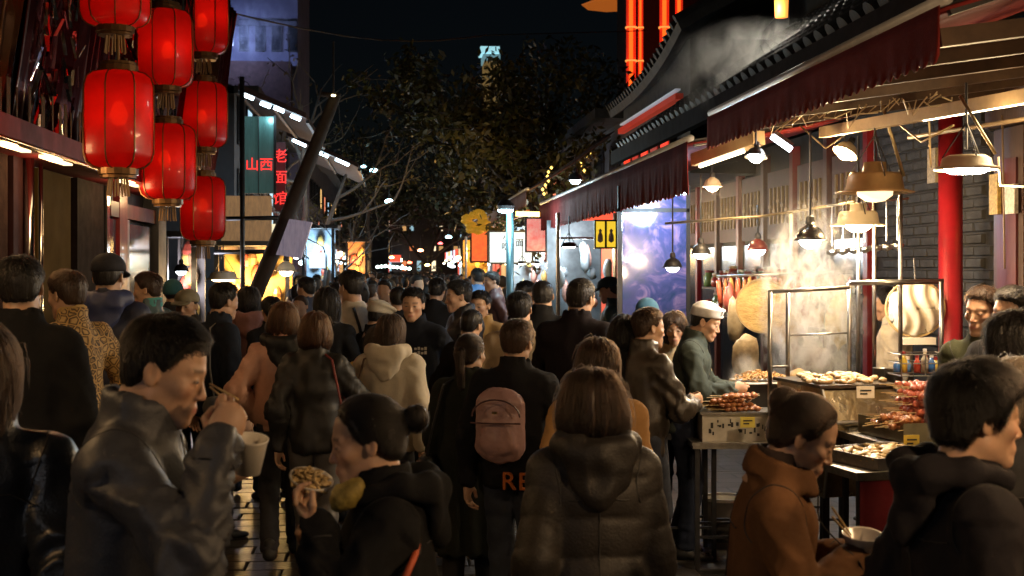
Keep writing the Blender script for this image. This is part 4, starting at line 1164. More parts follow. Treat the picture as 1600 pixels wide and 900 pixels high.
def tray(label, c, w, dpt, h, rz=0, name='steel_tray', m_=None):
    root = empty(name, c, label, 'tray', rz=rz)
    t_ = .006; m_ = m_ or STEEL
    a = MB(); a.box((-w/2, -dpt/2, 0), (w/2, dpt/2, t_)); a.build('base', m_, root)
    for (lo, hi) in (((-w/2, -dpt/2, t_), (w/2, -dpt/2 + t_, h)), ((-w/2, dpt/2 - t_, t_), (w/2, dpt/2, h)), ((-w/2, -dpt/2 + t_, t_), (-w/2 + t_, dpt/2 - t_, h)), ((w/2 - t_, -dpt/2 + t_, t_), (w/2, dpt/2 - t_, h))):
        a = MB(); a.box(lo, hi); a.build('side', m_, root)
    return root
STEELTOP = mat('worn_steel', (.36, .34, .31), .38, metal=.9, var=.45, scale=16, bump=.2, bscale=70)
GREASY = mat('greasy_steel', (.40, .34, .24), .30, metal=1.0, var=.5, scale=7, bump=.3, bscale=26, col2=(.20, .13, .04), detail=8)
# 1: fried pieces on a small high table
c1 = P(1064, 672, 8.3); h1 = c1[2]
table('small high table holding the tray of fried pieces', c1, .43, .42, h1, DARKSTEEL, -TH)
tray('flat dark tray on the small high table', c1 + (0, 0, .004), .45, .42, .02, -TH, m_=DARKSTEEL)
def lump(seed, r=(.03, .022, .018), n=7):
    r_ = np.random.default_rng(seed); a = MB()
    prof = [(.001, -1)] + [(sin(pi * k / n), -cos(pi * k / n)) for k in range(1, n)] + [(.001, 1)]
    a.lathe(prof, n=9); V = np.array(a.v)
    V = V * (1 + .5 * (vnoise(V * 1.6 + seed * 3)[:, None] - .5) + .3 * (vnoise(V * 4 + seed)[:, None] - .5)); V = V * np.array(r)
    a.v = [tuple(p) for p in V]
    return a
FRIED = mat('fried_batter', (.50, .29, .09), .5, var=.5, scale=45, bump=.6, bscale=150, col2=(.28, .12, .03))
fm = [lump(k).mesh('fried_piece', FRIED, smooth=True) for k in range(5)]
for k in range(150):
    rad = .19 * sqrt(random.random()); an = random.uniform(0, 2 * pi)
    zz = max(0, .075 * (1 - (rad / .19) ** 2)) * random.uniform(.4, 1)
    o = link('fried_piece', fm[k % 5]); p = c1 + np.array([rad * cos(an) * 1.0 - .01, rad * sin(an) * .85, .022 + zz]); o.location = tuple(p); o.rotation_euler = tuple(rng.uniform(0, 6, 3)); sc_ = random.uniform(.7, 1.25); o.scale = (sc_,) * 3
    tag(o, 'golden fried piece in the heap on the small high table', 'fried food', 'heap of fried pieces')
# 2: steel box with skewers on a bench
c2 = P(1147, 686, 8.0)
table('low steel bench under the printed box of skewers', c2 + (.03, .05, 0), .62, .5, c2[2], STEELTOP, -TH)
bx = empty('skewer_box', c2 + np.array([0, 0, .004]), 'pale metal box with smudged dark marks carrying skewers', 'box', rz=-TH)
a = MB(); a.box((-.22, -.15, 0), (.22, .15, .165)); a.build('body', mat('pale_metal', (.58, .53, .44), .45, metal=.3, var=.3, scale=10), bx)
a = MB(); a.box((-.235, -.165, .166), (.235, .165, .182)); a.build('rim', STEELTOP, bx)
r_ = np.random.default_rng(3)
for k in range(7):
    x = -.17 + k * .055; a = MB()
    for q in range(4):
        u0 = x + r_.uniform(-.015, .02); z0 = r_.uniform(.03, .12); a.box((u0, -.1525, z0), (u0 + r_.uniform(.004, .02), -.1503, z0 + r_.uniform(.006, .035)))
    a.build('mark', mat('ink', (.03, .03, .028), .7), bx)
MEAT = mat('grilled_meat', (.40, .16, .045), .38, var=.55, scale=40, bump=.5, bscale=140, col2=(.20, .05, .015), coat=.3)
MEATR = mat('red_meat', (.46, .12, .06), .34, var=.5, scale=35, bump=.5, bscale=120, col2=(.30, .05, .025), coat=.4)
STICK = mat('bamboo_stick', (.52, .36, .16), .6)
def skewer_meshes(m_, n, r, ln, seed):
    a = MB()
    for k in range(n):
        b_ = lump(seed + k, (ln / n * .62, r * random.uniform(.85, 1.15), r * random.uniform(.8, 1.1)), 6); b_.v = [(p[0] + (k - (n - 1) / 2) * ln / n, p[1], p[2]) for p in b_.v]; a.add(b_.v, b_.f)
    me = a.mesh('meat', m_, smooth=True)
    a = MB(); a.tube([(-ln * .5 - .10, 0, 0), (ln * .5 + .02, 0, 0)], .0022, 5); return me, a.mesh('stick', STICK)
SK1 = skewer_meshes(MEAT, 6, .015, .22, 1); SK2 = skewer_meshes(MEATR, 7, .022, .26, 20); SK3 = skewer_meshes(MEAT, 5, .02, .18, 40)
def skewer(sk, p, rz, label, group, ry=0, s=1.0):
    r = empty('meat_skewer', p, label, 'skewer', group); r.rotation_euler = (random.uniform(0, 6), ry, rz); r.scale = (s,) * 3
    r.rotation_euler = (0, ry, rz)
    for nm_, me in zip(('meat', 'stick'), sk):
        o = link(nm_, me, r)
        if nm_ == 'meat': o.rotation_euler = (random.uniform(0, 6), 0, 0)
for k in range(24):
    row = k // 7; q = c2 + rotz(-TH) @ np.array([-.02 + random.uniform(-.05, .05), -.13 + (k % 7) * .042, .202 + .026 * row])
    skewer(SK1, q, random.uniform(-.10, .10) + (.1 if row else 0), 'thin golden skewer lying across the pale metal box', 'skewers on the pale box', random.uniform(-.03, .03))
# 3: steaming griddle with folded steel front
c3 = P(1312, 640, 7.45); zt = 1.85 - (598 - HZ) * 7.4 / F
gr = empty('griddle', (c3[0], c3[1], .55), 'steel griddle box steaming under the black dome lamp', 'griddle', rz=.16)
zz = zt - .55
a = MB(); a.hexa([(-.20, -.18, 0), (.26, -.18, 0), (.26, .40, 0), (-.20, .40, 0), (-.20, -.26, zz - .20), (.26, -.26, zz - .20), (.26, .40, zz - .20), (-.20, .40, zz - .20)]); a.build('lower_body', GREASY, gr)
a = MB(); a.hexa([(-.20, -.27, zz - .195), (.26, -.27, zz - .195), (.26, .40, zz - .195), (-.20, .40, zz - .195), (-.20, -.16, zz - .02), (.26, -.16, zz - .02), (.26, .40, zz - .02), (-.20, .40, zz - .02)]); a.build('upper_body', GREASY, gr)
a = MB(); a.box((-.22, -.18, zz - .018), (.28, .42, zz + .0)); a.build('hot_plate', mat('hot_plate', (.10, .08, .06), .4, metal=.5, var=.5), gr)
a = MB(); a.tube([(-.19, -.275, zz - .2), (.25, -.275, zz - .2)], .012, 8); a.build('hinge', STEEL, gr)
for x in (-.20, .26):
    a = MB(); a.tube([(x, -.15, zz + .0), (x, -.265, zz - .19), (x, -.19, .0)], .01, 6); a.build('edge', STEEL, gr)
a = MB(); a.box((-.10, -.29, zz - .26), (.0, -.27, zz - .23)); a.build('latch', STEEL, gr)
for sx in (-.16, .22):
    for sy in (-.12, .36):
        a = MB(); a.box((sx - .02, sy - .02, -.55), (sx + .02, sy + .02, -.001)); a.build('leg', DARKSTEEL, gr)
DUMP = mat('dumpling', (.62, .50, .30), .45, var=.35, scale=30, bump=.3, bscale=100, col2=(.45, .25, .09))
dm = [lump(60 + k, (.028, .02, .013), 6).mesh('dumpling', DUMP, smooth=True) for k in range(4)]
for k in range(90):
    lx, ly = random.uniform(-.20, .26), random.uniform(-.14, .38)
    o = link('dumpling', dm[k % 4]); p = np.array([c3[0], c3[1], 0]) + rotz(.16) @ np.array([lx, ly, 0]); o.location = (p[0], p[1], zt + .010 + random.uniform(0, .012)); o.rotation_euler = (random.uniform(-.3, .3), random.uniform(-.3, .3), random.uniform(0, 6))
    tag(o, 'pale dumpling frying on the steaming griddle', 'dumpling', 'dumplings on the griddle')
# 4: stacked red skewers in a glass sided tray
c4 = P(1432, 668, 6.85)
table('steel table under the stacked red skewers', c4 + (.10, .1, 0), .75, .6, c4[2] - .06, STEELTOP, .1)
tray('glass sided tray of stacked red skewers', c4 + np.array([.05, .05, -.052]), .50, .46, .10, .16, m_=mat('grimy_glass', (.28, .24, .15), .15, var=.4, spec=.8, metal=.3))
for k in range(24):
    lv = k // 4; q = c4 + np.array([.07 + random.uniform(-.012, .012) - .0 * lv, -.10 + (k % 4) * .075 + .02 * (lv % 2), .005 + .043 * lv])
    skewer(SK2, q, .05 + random.uniform(-.05, .05), 'thick red meat skewer in the tall stack beside the black haired man', 'stacked red skewers', 0, .95)
for k in range(20):
    q = c4 + np.array([-.10 + random.uniform(-.05, .05), -.16 + (k % 12) * .026, .012 + random.uniform(0, .03) + .03 * (k // 12)])
    skewer(SK3, q, .5 + random.uniform(-.3, .3), 'golden skewer heaped in front of the red stack', 'golden skewers by the red stack', 0)
# 5: near tray of shellfish, red skirted table
c5 = P(1384, 706, 6.2)
table('red skirted table nearest the camera carrying the shellfish tray', c5 + (.05, .05, 0), .74, .62, c5[2] - .05, STEELTOP, .18, skirt=mat('red_skirt', (.22, .012, .018), .7, var=.3))
tray('shallow steel tray of flat shellfish on the red skirted table', c5 + np.array([0, 0, -.045]), .46, .44, .055, .32, m_=STEELTOP)
SHELL = mat('shellfish', (.56, .44, .22), .35, var=.5, scale=38, bump=.4, bscale=120, col2=(.34, .20, .06), coat=.3)
sm = [lump(90 + k, (.036, .022, .010), 6).mesh('shellfish', SHELL, smooth=True) for k in range(4)]
for i in range(9):
    for j in range(9):
        o = link('shellfish', sm[(i * 3 + j) % 4]); p = c5 + rotz(.32) @ np.array([-.195 + i * .048 + random.uniform(-.008, .008), -.185 + j * .046 + random.uniform(-.008, .008), -.012 + random.uniform(0, .018)])
        o.location = tuple(p); o.rotation_euler = (random.uniform(-.35, .35), random.uniform(-.35, .35), random.uniform(-.6, .6) + .4)
        tag(o, 'flat golden shellfish laid in rows in the shallow tray', 'shellfish', 'shellfish in the shallow tray')
# steel guard frame above the griddle
fr = empty('guard_frame', P(1330, 600, 7.9), 'steel tube guard frame standing over the griddle', 'frame')
def fbar(nm_, pxa, pya, pxb, pyb, d, r_=.014, m_=STEEL):
    p0, p1 = rel(fr, P(pxa, pya, d), P(pxb, pyb, d)); a = MB(); a.tube([p0, p1], r_, 8); a.build(nm_, m_, fr, smooth=True)
for (px, y0, y1, d) in ((1203, 456, 650, 7.8), (1231, 456, 620, 7.9), (1327, 442, 620, 7.9), (1341, 300, 620, 8.1), (1366, 300, 620, 8.0), (1407, 265, 640, 7.9), (1471, 440, 640, 7.7)):
    fbar('post', px, y0, px, y1, d)
fbar('top_bar', 1200, 456, 1328, 449, 7.85, .013); fbar('top_bar', 1327, 442, 1474, 440, 7.8, .016); fbar('shelf_bar', 1232, 524, 1330, 520, 7.9, .006); fbar('shelf_bar', 1203, 574, 1231, 572, 7.85, .008)
gp = empty('glass_guard', P(1280, 560, 7.95), 'thin grease smeared glass pane in the guard frame', 'glass')
p0, p1 = rel(gp, P(1233, 590, 7.95), P(1326, 452, 7.95)); a = MB(); a.box((p0[0], 0, p0[2]), (p1[0], .004, p1[2]))
m = bpy.data.materials.new('thin_glass'); t, b = nodes_of(m); b.inputs['Base Color'].default_value = (.8, .85, .85, 1); b.inputs['Alpha'].default_value = .10; b.inputs['Roughness'].default_value = .1
THING = m; a.build('pane', m, gp)
# bamboo discs
def disc(label, px, py, d, dia, tilt, name='bamboo_disc'):
    c = P(px, py, d); root = empty(name, c, label, 'tray', 'round bamboo trays'); R = frame(tilt); r = dia / 2
    a = MB(); g = []
    for i in range(15):
        rr = r * .95 * i / 14
        g.append([R @ np.array([rr * cos(q), rr * sin(q), .012 * (fbm(np.array([[rr * cos(q) * 40 + 5, rr * sin(q) * 40 + px, 1.0]]))[0] - .4)]) for q in np.linspace(0, 2 * pi, 41)])
    a.grid(g); a.build('woven_face', mat('bamboo_weave', (.62, .43, .14), .5, var=.6, scale=14, bump=.7, bscale=60, col2=(.40, .23, .06), stretch=(1, 1, 3)), root, smooth=True)
    a = MB(); a.lathe([(r * .94, -.02), (r, -.02), (r, .02), (r * .94, .02)], n=32, M=R, closed=True); a.build('rim', mat('bamboo_rim', (.40, .25, .08), .5), root)
    a = MB(); a.lathe([(.001, -.012), (r * .94, -.012)], n=32, M=R); a.build('backing', mat('bamboo_rim', (.4, .25, .08)), root)
disc('large round bamboo tray standing upright behind the vendor', 1193, 478, 8.9, .385, (-.25, -1, .12))
disc('second bamboo tray half hidden behind the large one', 1222, 505, 9.15, .30, (-.2, -1, .1))
# white cloth over a hoop
cl = empty('cloth_cover', P(1430, 482, 8.4), 'white cloth stretched over a hanging hoop by the red column', 'cloth')
g = []
for i in range(13):
    rr = .20 * i / 12
    g.append([(rr * cos(q) * .98, -.05 * (1 - (rr / .20) ** 2) + .012 * sin(rr * cos(q) * 62 + 2.5 * sin(rr * sin(q) * 14)) + .008 * sin(rr * cos(q) * 27 + 9 * rr * sin(q) + 1), rr * sin(q) * .92) for q in np.linspace(0, 2 * pi, 61)])
a = MB(); a.grid(g, .004); a.build('cloth', mat('white_cotton', (.72, .64, .50), .8, var=.15, bump=.3, bscale=30), cl, smooth=True)
a = MB(); a.tube([(.20 * cos(q), .0, .185 * sin(q)) for q in np.linspace(0, 2 * pi, 33)], .008, 6); a.build('hoop', STICK, cl)
a = MB(); a.tube([(0, .0, .185), (0, .02, .33)], .006, 5); a.build('hook', STEEL, cl)
a = MB(); a.box((-.10, -.05, -.235), (.12, .03, -.19)); a.build('hem_band', mat('white_cotton', (.7, .6, .5)), cl)
# sauce bottles and packets in a wire rack
rk = empty('wire_rack', P(1435, 585, 7.3), 'small wire rack of coloured packets and bottles', 'rack')
a = MB()
for z_ in (0, .07, .12): a.tube([(-.14, -.1, z_), (.14, -.1, z_), (.14, .1, z_), (-.14, .1, z_), (-.14, -.1, z_)], .004, 5)
for x in (-.14, 0, .14): a.tube([(x, -.1, 0), (x, -.1, .12)], .004, 5)
a.build('wire', STEEL, rk)
pal = [(.05, .16, .45), (.55, .40, .06), (.10, .25, .50), (.5, .07, .04), (.6, .55, .45), (.05, .20, .40)]
for k in range(8):
    c = P(1404 + k * 9.0, 583, 7.3) + np.array([0, random.uniform(-.05, .05), .004]); hh = random.uniform(.06, .12); a = MB()
    a.lathe([(.02, 0), (.021, hh * .65), (.010, hh * .82), (.010, hh)], n=10); bo = a.build('bottle', mat('bottle_%d' % (k % 6), pal[k % 6], .25, var=.2, coat=.4), None, smooth=True, loc=(0, 0, 0)); bo.location = tuple(c)
    a = MB(); a.lathe([(.012, hh), (.012, hh + .018)], n=8); a.build('cap', [WHITEP, REDP][k % 2], bo)
    tag(bo, 'small sauce bottle in the wire rack behind the red skewers', 'bottle', 'sauce bottles in the rack')
# pan of cooked food and dark pot at the vendor's hands
pt = empty('cooking_pan', P(1193, 596, 8.25), 'dark square pan heaped with fried noodles before the vendor', 'pan')
a = MB(); a.hexa([(-.16, -.13, -.16), (.16, -.13, -.16), (.16, .13, -.16), (-.16, .13, -.16), (-.18, -.15, 0), (.18, -.15, 0), (.18, .15, 0), (-.18, .15, 0)]); a.build('body', mat('sooty_iron', (.03, .028, .026), .5, metal=.4, var=.4), pt)
a = MB(); a.tube([(-.18, -.15, 0), (.18, -.15, 0), (.18, .15, 0), (-.18, .15, 0), (-.18, -.15, 0)], .008, 6); a.build('rim', STEEL, pt)
a = MB()
for k in range(150):
    x, y_ = random.uniform(-.15, .15), random.uniform(-.12, .12); z_ = .05 * (1 - (x / .17) ** 2) * random.uniform(.3, 1.2); q = random.uniform(0, 6)
    a.tube([(x, y_, z_), (x + .02 * cos(q), y_ + .02 * sin(q), z_ + .012), (x + .045 * cos(q + .5), y_ + .045 * sin(q + .5), z_)], .004, 4)
o = a.build('noodles', FRIED, pt); o['kind'] = 'stuff'
table('counter under the cooking pan and the bamboo trays', P(1205, 640, 8.6), .9, .5, .97, STEELTOP, -TH)
bk_ = empty('waste_bucket', P(1131, 790, 8.7) * (1, 1, 0), 'grey bucket with a pale rim standing under the bench', 'bucket')
a = MB(); a.lathe([(.11, 0), (.14, .28), (.132, .28), (.105, .02), (.001, .02)], n=18); a.build('body', mat('grey_plastic', (.25, .24, .23), .5), bk_, smooth=True)
a = MB(); a.lathe([(.138, .275), (.15, .275), (.15, .295), (.138, .295)], n=18, closed=True); a.build('rim', WHITEP, bk_)
for k, (px, py, d, r0, hh) in enumerate(((1244, 640, 7.75, .055, .10), (1262, 668, 7.3, .05, .08), (1230, 676, 7.9, .06, .09), (1396, 600, 7.6, .05, .09), (1376, 596, 7.9, .045, .08))):
    r_ = empty('steel_pot', P(px, py, d), ('tall steel pot left of the griddle', 'small steel pot low by the griddle corner', 'wide steel pot behind the woman in brown', 'steel pot right of the griddle', 'small steel pot behind the griddle')[k], 'pot')
    a = MB(); a.lathe([(r0, -.0), (r0, hh), (r0 * 1.1, hh + .004), (r0 * .94, hh), (r0 * .94, .006), (.001, .006)], n=18); a.build('wall', STEELTOP, r_, smooth=True)
    a = MB(); a.lathe([(.001, hh * .8), (r0 * .9, hh * .78)], n=14); a.build('sauce', [mat('sauce_red', (.30, .05, .02), .2), mat('sauce_brown', (.14, .06, .02), .2)][k % 2], r_)
for k in range(7):
    p0 = P(1300 + k * 17, 322 - k * 1.5, 8.4); r_ = empty('ladle', p0, ('first', 'second', 'third', 'fourth', 'fifth', 'sixth', 'seventh')[k] + ' ladle from the left on the rail behind the lamps', 'ladle', 'ladles hanging on the rail')
    a = MB(); a.tube([(0, 0, 0), (0, 0, -.26)], .005, 6); a.build('handle', STEEL, r_)
    a = MB(); a.lathe([(.001, -.33), (.035, -.315), (.045, -.285), (.042, -.285), (.03, -.31), (.001, -.322)], n=12); a.build('bowl', STEEL, r_, smooth=True)
rod('ladle_rail', 'thin rail with ladles behind the cream lamp', 'rail', [P(1292, 321, 8.42), P(1420, 310, 8.42)], .008, STEEL)
JAR = [mat('jar_amber', (.40, .20, .04), .15, coat=.4, var=.3), mat('jar_red', (.34, .05, .03), .2, coat=.4, var=.3), mat('jar_pale', (.55, .48, .34), .3, var=.3), mat('jar_green', (.12, .18, .05), .25, var=.3)]
for sh, (py, dz) in enumerate(((452, 0), (505, 1))):
    pa, pb = PX(1112, py, WX - .16), PX(1330, py, WX - .16); zz_ = (1.62, 1.32)[sh]
    wsf = empty('wall_shelf', (WX - .16, (pa[1] + pb[1]) / 2, zz_), ('upper', 'lower')[sh] + ' wall shelf of jars behind the vendor and the steam', 'shelf')
    a = MB(); a.box((-.12, pb[1] - (pa[1] + pb[1]) / 2, -.025), (.12, pa[1] - (pa[1] + pb[1]) / 2, 0)); a.build('board', DKWOOD, wsf)
    n_ = 26
    for k in range(n_):
        yy_ = pb[1] + (pa[1] - pb[1]) * (k + .5) / n_; hh = random.uniform(.10, .22); r0 = random.uniform(.045, .075)
        jr = empty('storage_jar', (WX - .18 + random.uniform(-.03, .03), yy_, zz_ + .001), 'storage jar on the ' + ('upper', 'lower')[sh] + ' wall shelf behind the vendor', 'jar', 'jars on the ' + ('upper', 'lower')[sh] + ' wall shelf')
        a = MB(); a.lathe([(r0 * .9, 0), (r0, .02), (r0, hh * .75), (r0 * .7, hh * .9), (r0 * .7, hh)], n=12); a.build('body', JAR[random.randrange(4)], jr, smooth=True)
        a = MB(); a.lathe([(r0 * .76, hh), (r0 * .76, hh + .025), (.001, hh + .03)], n=12); a.build('lid', [STEEL, REDP, BRONZE][k % 3], jr)
rod('sausage_rail', 'rail of hanging sausages behind the vendor', 'rail', [P(1120, 432, 9.9), P(1330, 424, 9.3)], .01, STEEL)
sau = [lump(300 + k, (.020, .020, .10), 8).mesh('sausage', [MEATR, MEAT, FRIED][k % 3], smooth=True) for k in range(6)]
for k in range(22):
    o = link('sausage', sau[k % 6]); p = P(1124 + k * 9.6, 432 - k * .38, 9.88 - k * .027); o.location = tuple(p - np.array([0, 0, .105 + random.uniform(0, .03)])); o.rotation_euler = (random.uniform(-.15, .15), random.uniform(-.15, .15), random.uniform(0, 6))
    tag(o, 'dangling brown sausage on the rail behind the vendor', 'sausage', 'sausages hanging on the rail')
for k, (px, py, d, wd, col) in enumerate(((1168, 668, 7.75, .09, (.75, .60, .10)), (1352, 622, 6.95, .10, (.78, .70, .55)), (1424, 700, 6.4, .08, (.75, .55, .08)), (1240, 612, 7.9, .08, (.7, .12, .06)))):
    o_ = empty('price_card', P(px, py, d), ('yellow price card leaning on the pale skewer box', 'cream price card on the griddle front', 'yellow price card stuck by the shellfish tray', 'red price card by the steaming pan')[k], 'card')
    a = MB(); a.box((-wd / 2, -.004, 0), (wd / 2, 0, .065)); a.build('card', mat('card_%d' % k, col, .6), o_)
    a = MB(); a.box((-wd * .3, -.0065, .02), (wd * .1, -.0045, .028)); a.box((-wd * .3, -.0065, .038), (wd * .32, -.0045, .046)); a.build('smudged_line', mat('ink', (.03, .03, .03)), o_)
# blurred hanging goods behind the vendor
for k, (px, py, d, w_, hh, col) in enumerate(((1150, 500, 9.6, .11, .34, (.42, .36, .26)), (1165, 560, 9.3, .17, .30, (.55, .45, .30)), (1140, 470, 9.8, .07, .22, (.40, .10, .09)), (1310, 500, 8.7, .14, .34, (.55, .40, .16)), (1270, 560, 8.8, .2, .14, (.22, .10, .08)), (1248, 590, 8.5, .12, .1, (.4, .25, .1)))):
    b_ = lump(200 + k, (w_ / 2 * 1.3, .07, hh / 2 * 1.1), 9); o = b_.build('hanging_bag', mat('bag_%d' % k, col, .45, var=.5, scale=14, bump=.4, bscale=40), None, True, loc=(0, 0, 0)); o.location = tuple(P(px, py, d))
    tag(o, ['clear bag of pale bread hanging behind the vendor', 'bulky pale sack slumped behind the vendor', 'narrow red packet hanging beside the bamboo tray', 'golden bag hanging behind the steam', 'dark red sack low behind the griddle', 'brown paper bag on the counter behind the guard frame'][k], 'bag')

# ---- blue glass screen of the next stall
bs = empty('glass_screen', P(1022, 520, 11.4), 'tall smoky blue glass screen with swirling print', 'screen')
m = bpy.data.materials.new('swirl_print'); t, b = nodes_of(m)
tc = N(t, 'ShaderNodeTexCoord'); nz = N(t, 'ShaderNodeTexNoise', Scale=4.5, Detail=6.0, Distortion=2.2); L(t, tc.outputs['Object'], nz.inputs[0])
r = N(t, 'ShaderNodeValToRGB'); r.color_ramp.elements[0].position = .3; r.color_ramp.elements[0].color = (.02, .05, .14, 1); r.color_ramp.elements[1].position = .75; r.color_ramp.elements[1].color = (.45, .22, .20, 1)
e = r.color_ramp.elements.new(.5); e.color = (.06, .07, .22, 1)
e = r.color_ramp.elements.new(.62); e.color = (.22, .16, .32, 1)
L(t, nz.outputs['Fac'], r.inputs[0]); L(t, r.outputs[0], b.inputs['Base Color']); b.inputs['Roughness'].default_value = .12; b.inputs['Specular IOR Level'].default_value = .6
p0, p1 = rel(bs, P(972, 640, 11.4), P(1076, 296, 11.4)); a = MB(); a.box((p0[0], 0, p0[2]), (p1[0], .03, p1[2])); a.build('pane', m, bs)
for (xa, xb, ya_, yb_) in ((966, 972, 640, 290), (1075, 1081, 640, 290), (966, 1080, 331, 325)):
    q0, q1 = rel(bs, P(xa, ya_, 11.35), P(xb, yb_, 11.35)); a = MB(); a.box((q0[0], -.02, q0[2]), (q1[0], .04, q1[2])); a.build('frame', BLACK, bs)
tl = empty('tube_lamp', P(1040, 308, 11.0), 'cool tube lamp tucked behind the valance over the blue glass', 'lamp')
p0, p1 = rel(tl, P(990, 310, 11.0), P(1074, 300, 11.0)); a = MB(); a.tube([p0, p1], .02, 8); a.build('tube', emat('tube_cyan', (.62, .86, 1.0), 9), tl)
light_at('tube_glow', P(1036, 318, 11.0) + np.array([0, -.1, -.05]), 22, (.5, .75, 1.0), tl, .12)
# ---- far right stalls
fs = 'stalls down the right of the street'
def sbox(name, label, cat, pxa, pxb, pya, pyb, d, mtl, dep=.08, group=None):
    c = P((pxa + pxb) / 2, pyb, d); root = empty(name, c, label, cat, group); p0, p1 = rel(root, P(pxa, pyb, d), P(pxb, pya, d))
    a = MB(); a.box((p0[0], 0, p0[2]), (p1[0], dep, p1[2])); a.build('panel', mtl, root)
    a = MB()
    w_ = .02 * d / 15
    for lo, hi in (((p0[0] - w_, -.01, p0[2] - w_), (p1[0] + w_, .03, p0[2])), ((p0[0] - w_, -.01, p1[2]), (p1[0] + w_, .03, p1[2] + w_)), ((p0[0] - w_, -.01, p0[2]), (p0[0], .03, p1[2])), ((p1[0], -.01, p0[2]), (p1[0] + w_, .03, p1[2]))): a.box(lo, hi)
    a.build('frame', BLACK, root)
    return root
s1 = sbox('light_box_sign', 'pale blue lit menu board with a few dark characters', 'sign', 765, 831, 363, 410, 19.5, mat('menu_board', (.5, .6, .65), .4, emit=(.62, .82, .92), estr=.55, var=.2, scale=2))
for (px, py, ch) in ((792, 372, '小'), (790, 386, '吃'), (812, 380, '面')): text(ch, s1, P(px, py, 19.45), .13, BLACK)
sbox('lit_sign', 'red and white lit sign panel by the end of the awning', 'sign', 823, 852, 342, 392, 17.5, mat('red_white', (.75, .08, .06), .4, var=.2, scale=8, col2=(.8, .75, .65), emit=(1.0, .25, .2), estr=.35))
for k, (xa, xb) in enumerate(((931, 945), (948, 962))):
    sg_ = sbox('yellow_sign', ('left yellow sign with a white figure under the fringed awning', 'right yellow sign with a white figure under the fringed awning')[k], 'sign', xa, xb, 346, 386, 13.5, mat('yellow_sign', (.75, .50, .02), .4, emit=(1.0, .66, .04), estr=.45, var=.2))
    a = MB(); q = rel(sg_, P((xa + xb) / 2, 372, 13.47)); a.lathe([(.001, -.05), (.03, -.03), (.026, .03), (.012, .06), (.02, .08), (.001, .1)], c=q, n=10); a.build('figure', WHITEP, sg_, smooth=True)
yl = empty('tube_lamp', P(832, 334, 19), 'yellow glowing tube lamp above the red and white sign', 'lamp'); p0, p1 = rel(yl, P(806, 334, 19), P(857, 335, 19)); a = MB(); a.tube([p0, p1], .035, 8); a.build('tube', emat('tube_yellow', (1.0, .62, .12), 6), yl)
light_at('tube_glow', P(832, 338, 18.9) - np.array([0, .1, .1]), 14, (1.0, .62, .2), yl, .15)
post = empty('lamp_post', P(797, 420, 16) * (1, 1, 0), 'teal lamp post with a bright cyan flood lamp before the menu board', 'lamp'); a = MB(); hz_ = P(797, 330, 16)[2]; a.lathe([(.05, 0), (.05, hz_)], n=12); a.build('post', mat('teal_post', (.06, .12, .14), .4, metal=.5), post, smooth=True)
a = MB(); c = rel(post, P(790, 324, 15.9)); a.lathe([(.001, -.03), (.10, -.03), (.12, .02), (.06, .09), (.02, .1)], c=c, n=12); a.build('head', DARKSTEEL, post)
a = MB(); a.lathe([(.001, -.075), (.08, -.06), (.10, -.031)], c=c, n=12); a.build('lens', emat('post_lens', (.6, .92, 1.0), 16), post); light_at('post_light', P(790, 324, 15.9) - np.array([0, .05, .18]), 30, (.6, .9, 1.0), post, .1)
for k, (lab, px, py, d, dia) in enumerate((('cool lamp bowl under the fringed awning left of the yellow signs', 889, 386, 14.5, .22), ('left of two small lamps above the crowd by the menu board', 816, 412, 18, .16), ('right of two small lamps above the crowd by the menu board', 836, 412, 18, .16), ('cool lamp beside the pink hanging goods', 862, 408, 17, .18), ('cyan lamp tilted under the far awning', 899, 282, 17, .2))):
    pendant(lab, P(px, py, d), 'flat' if k != 4 else 'dome', dia, P(px, py, d)[2] + .35, CYAN if k in (0, 3, 4) else NEUT, 12, 12, DARKSTEEL, 'far lamps of the right stalls')
def fstall(label, px0, px1, d, col, watt, goods, seed):
    p0 = P(px0, 430, d); p1 = P(px1, 430, d); root = empty('market_stall', ((p0[0] + p1[0]) / 2, p0[1], 0), label, 'stall', fs); hw = (p1[0] - p0[0]) / 2; r_ = np.random.default_rng(seed)
    a = MB(); a.box((-hw, 0, 0), (hw, .6, .9)); a.build('counter', DARKSTEEL, root)
    a = MB(); a.box((-hw, 1.1, .9), (hw, 1.15, 2.45)); a.build('back_panel', mat('stall_back_%d' % seed, goods[0], .5, var=.6, scale=5), root)
    for sx in (-1, 1): a = MB(); a.tube([(sx * hw, 0, .9), (sx * hw, 0, 2.5)], .025, 8); a.build('post', STEEL, root)
    a = MB(); a.tube([(-hw, 0, 2.2), (hw, 0, 2.2)], .015, 6); a.build('rail', STEEL, root)
    for k in range(16):
        b_ = lump(seed * 30 + k, (.06, .05, r_.uniform(.06, .16)), 6); c = (r_.uniform(-hw, hw), r_.uniform(.1, .9), r_.uniform(1.35, 2.1)); b_.v = [tuple(np.array(p) + c) for p in b_.v]
        b_.build('hanging_good', mat('goods_%d_%d' % (seed, k % len(goods)), goods[k % len(goods)], .4, var=.4, scale=20), root, True)
    for k in range(10):
        b_ = lump(seed * 60 + k, (.09, .08, .05), 5); c = (r_.uniform(-hw, hw), r_.uniform(.1, .5), .94); b_.v = [tuple(np.array(p) + c) for p in b_.v]
        b_.build('food_heap', mat('goods_%d_%d' % (seed, k % len(goods)), goods[0], .4), root, True)
    light_at('stall_light', np.array(root.location) + (0, .35, 2.15), watt, col, root, .15)
fstall('stall of yellow and red goods at the far end on the right', 728, 768, 27, (1.0, .55, .15), 60, [(.55, .33, .05), (.50, .06, .04), (.6, .42, .1)], 1)
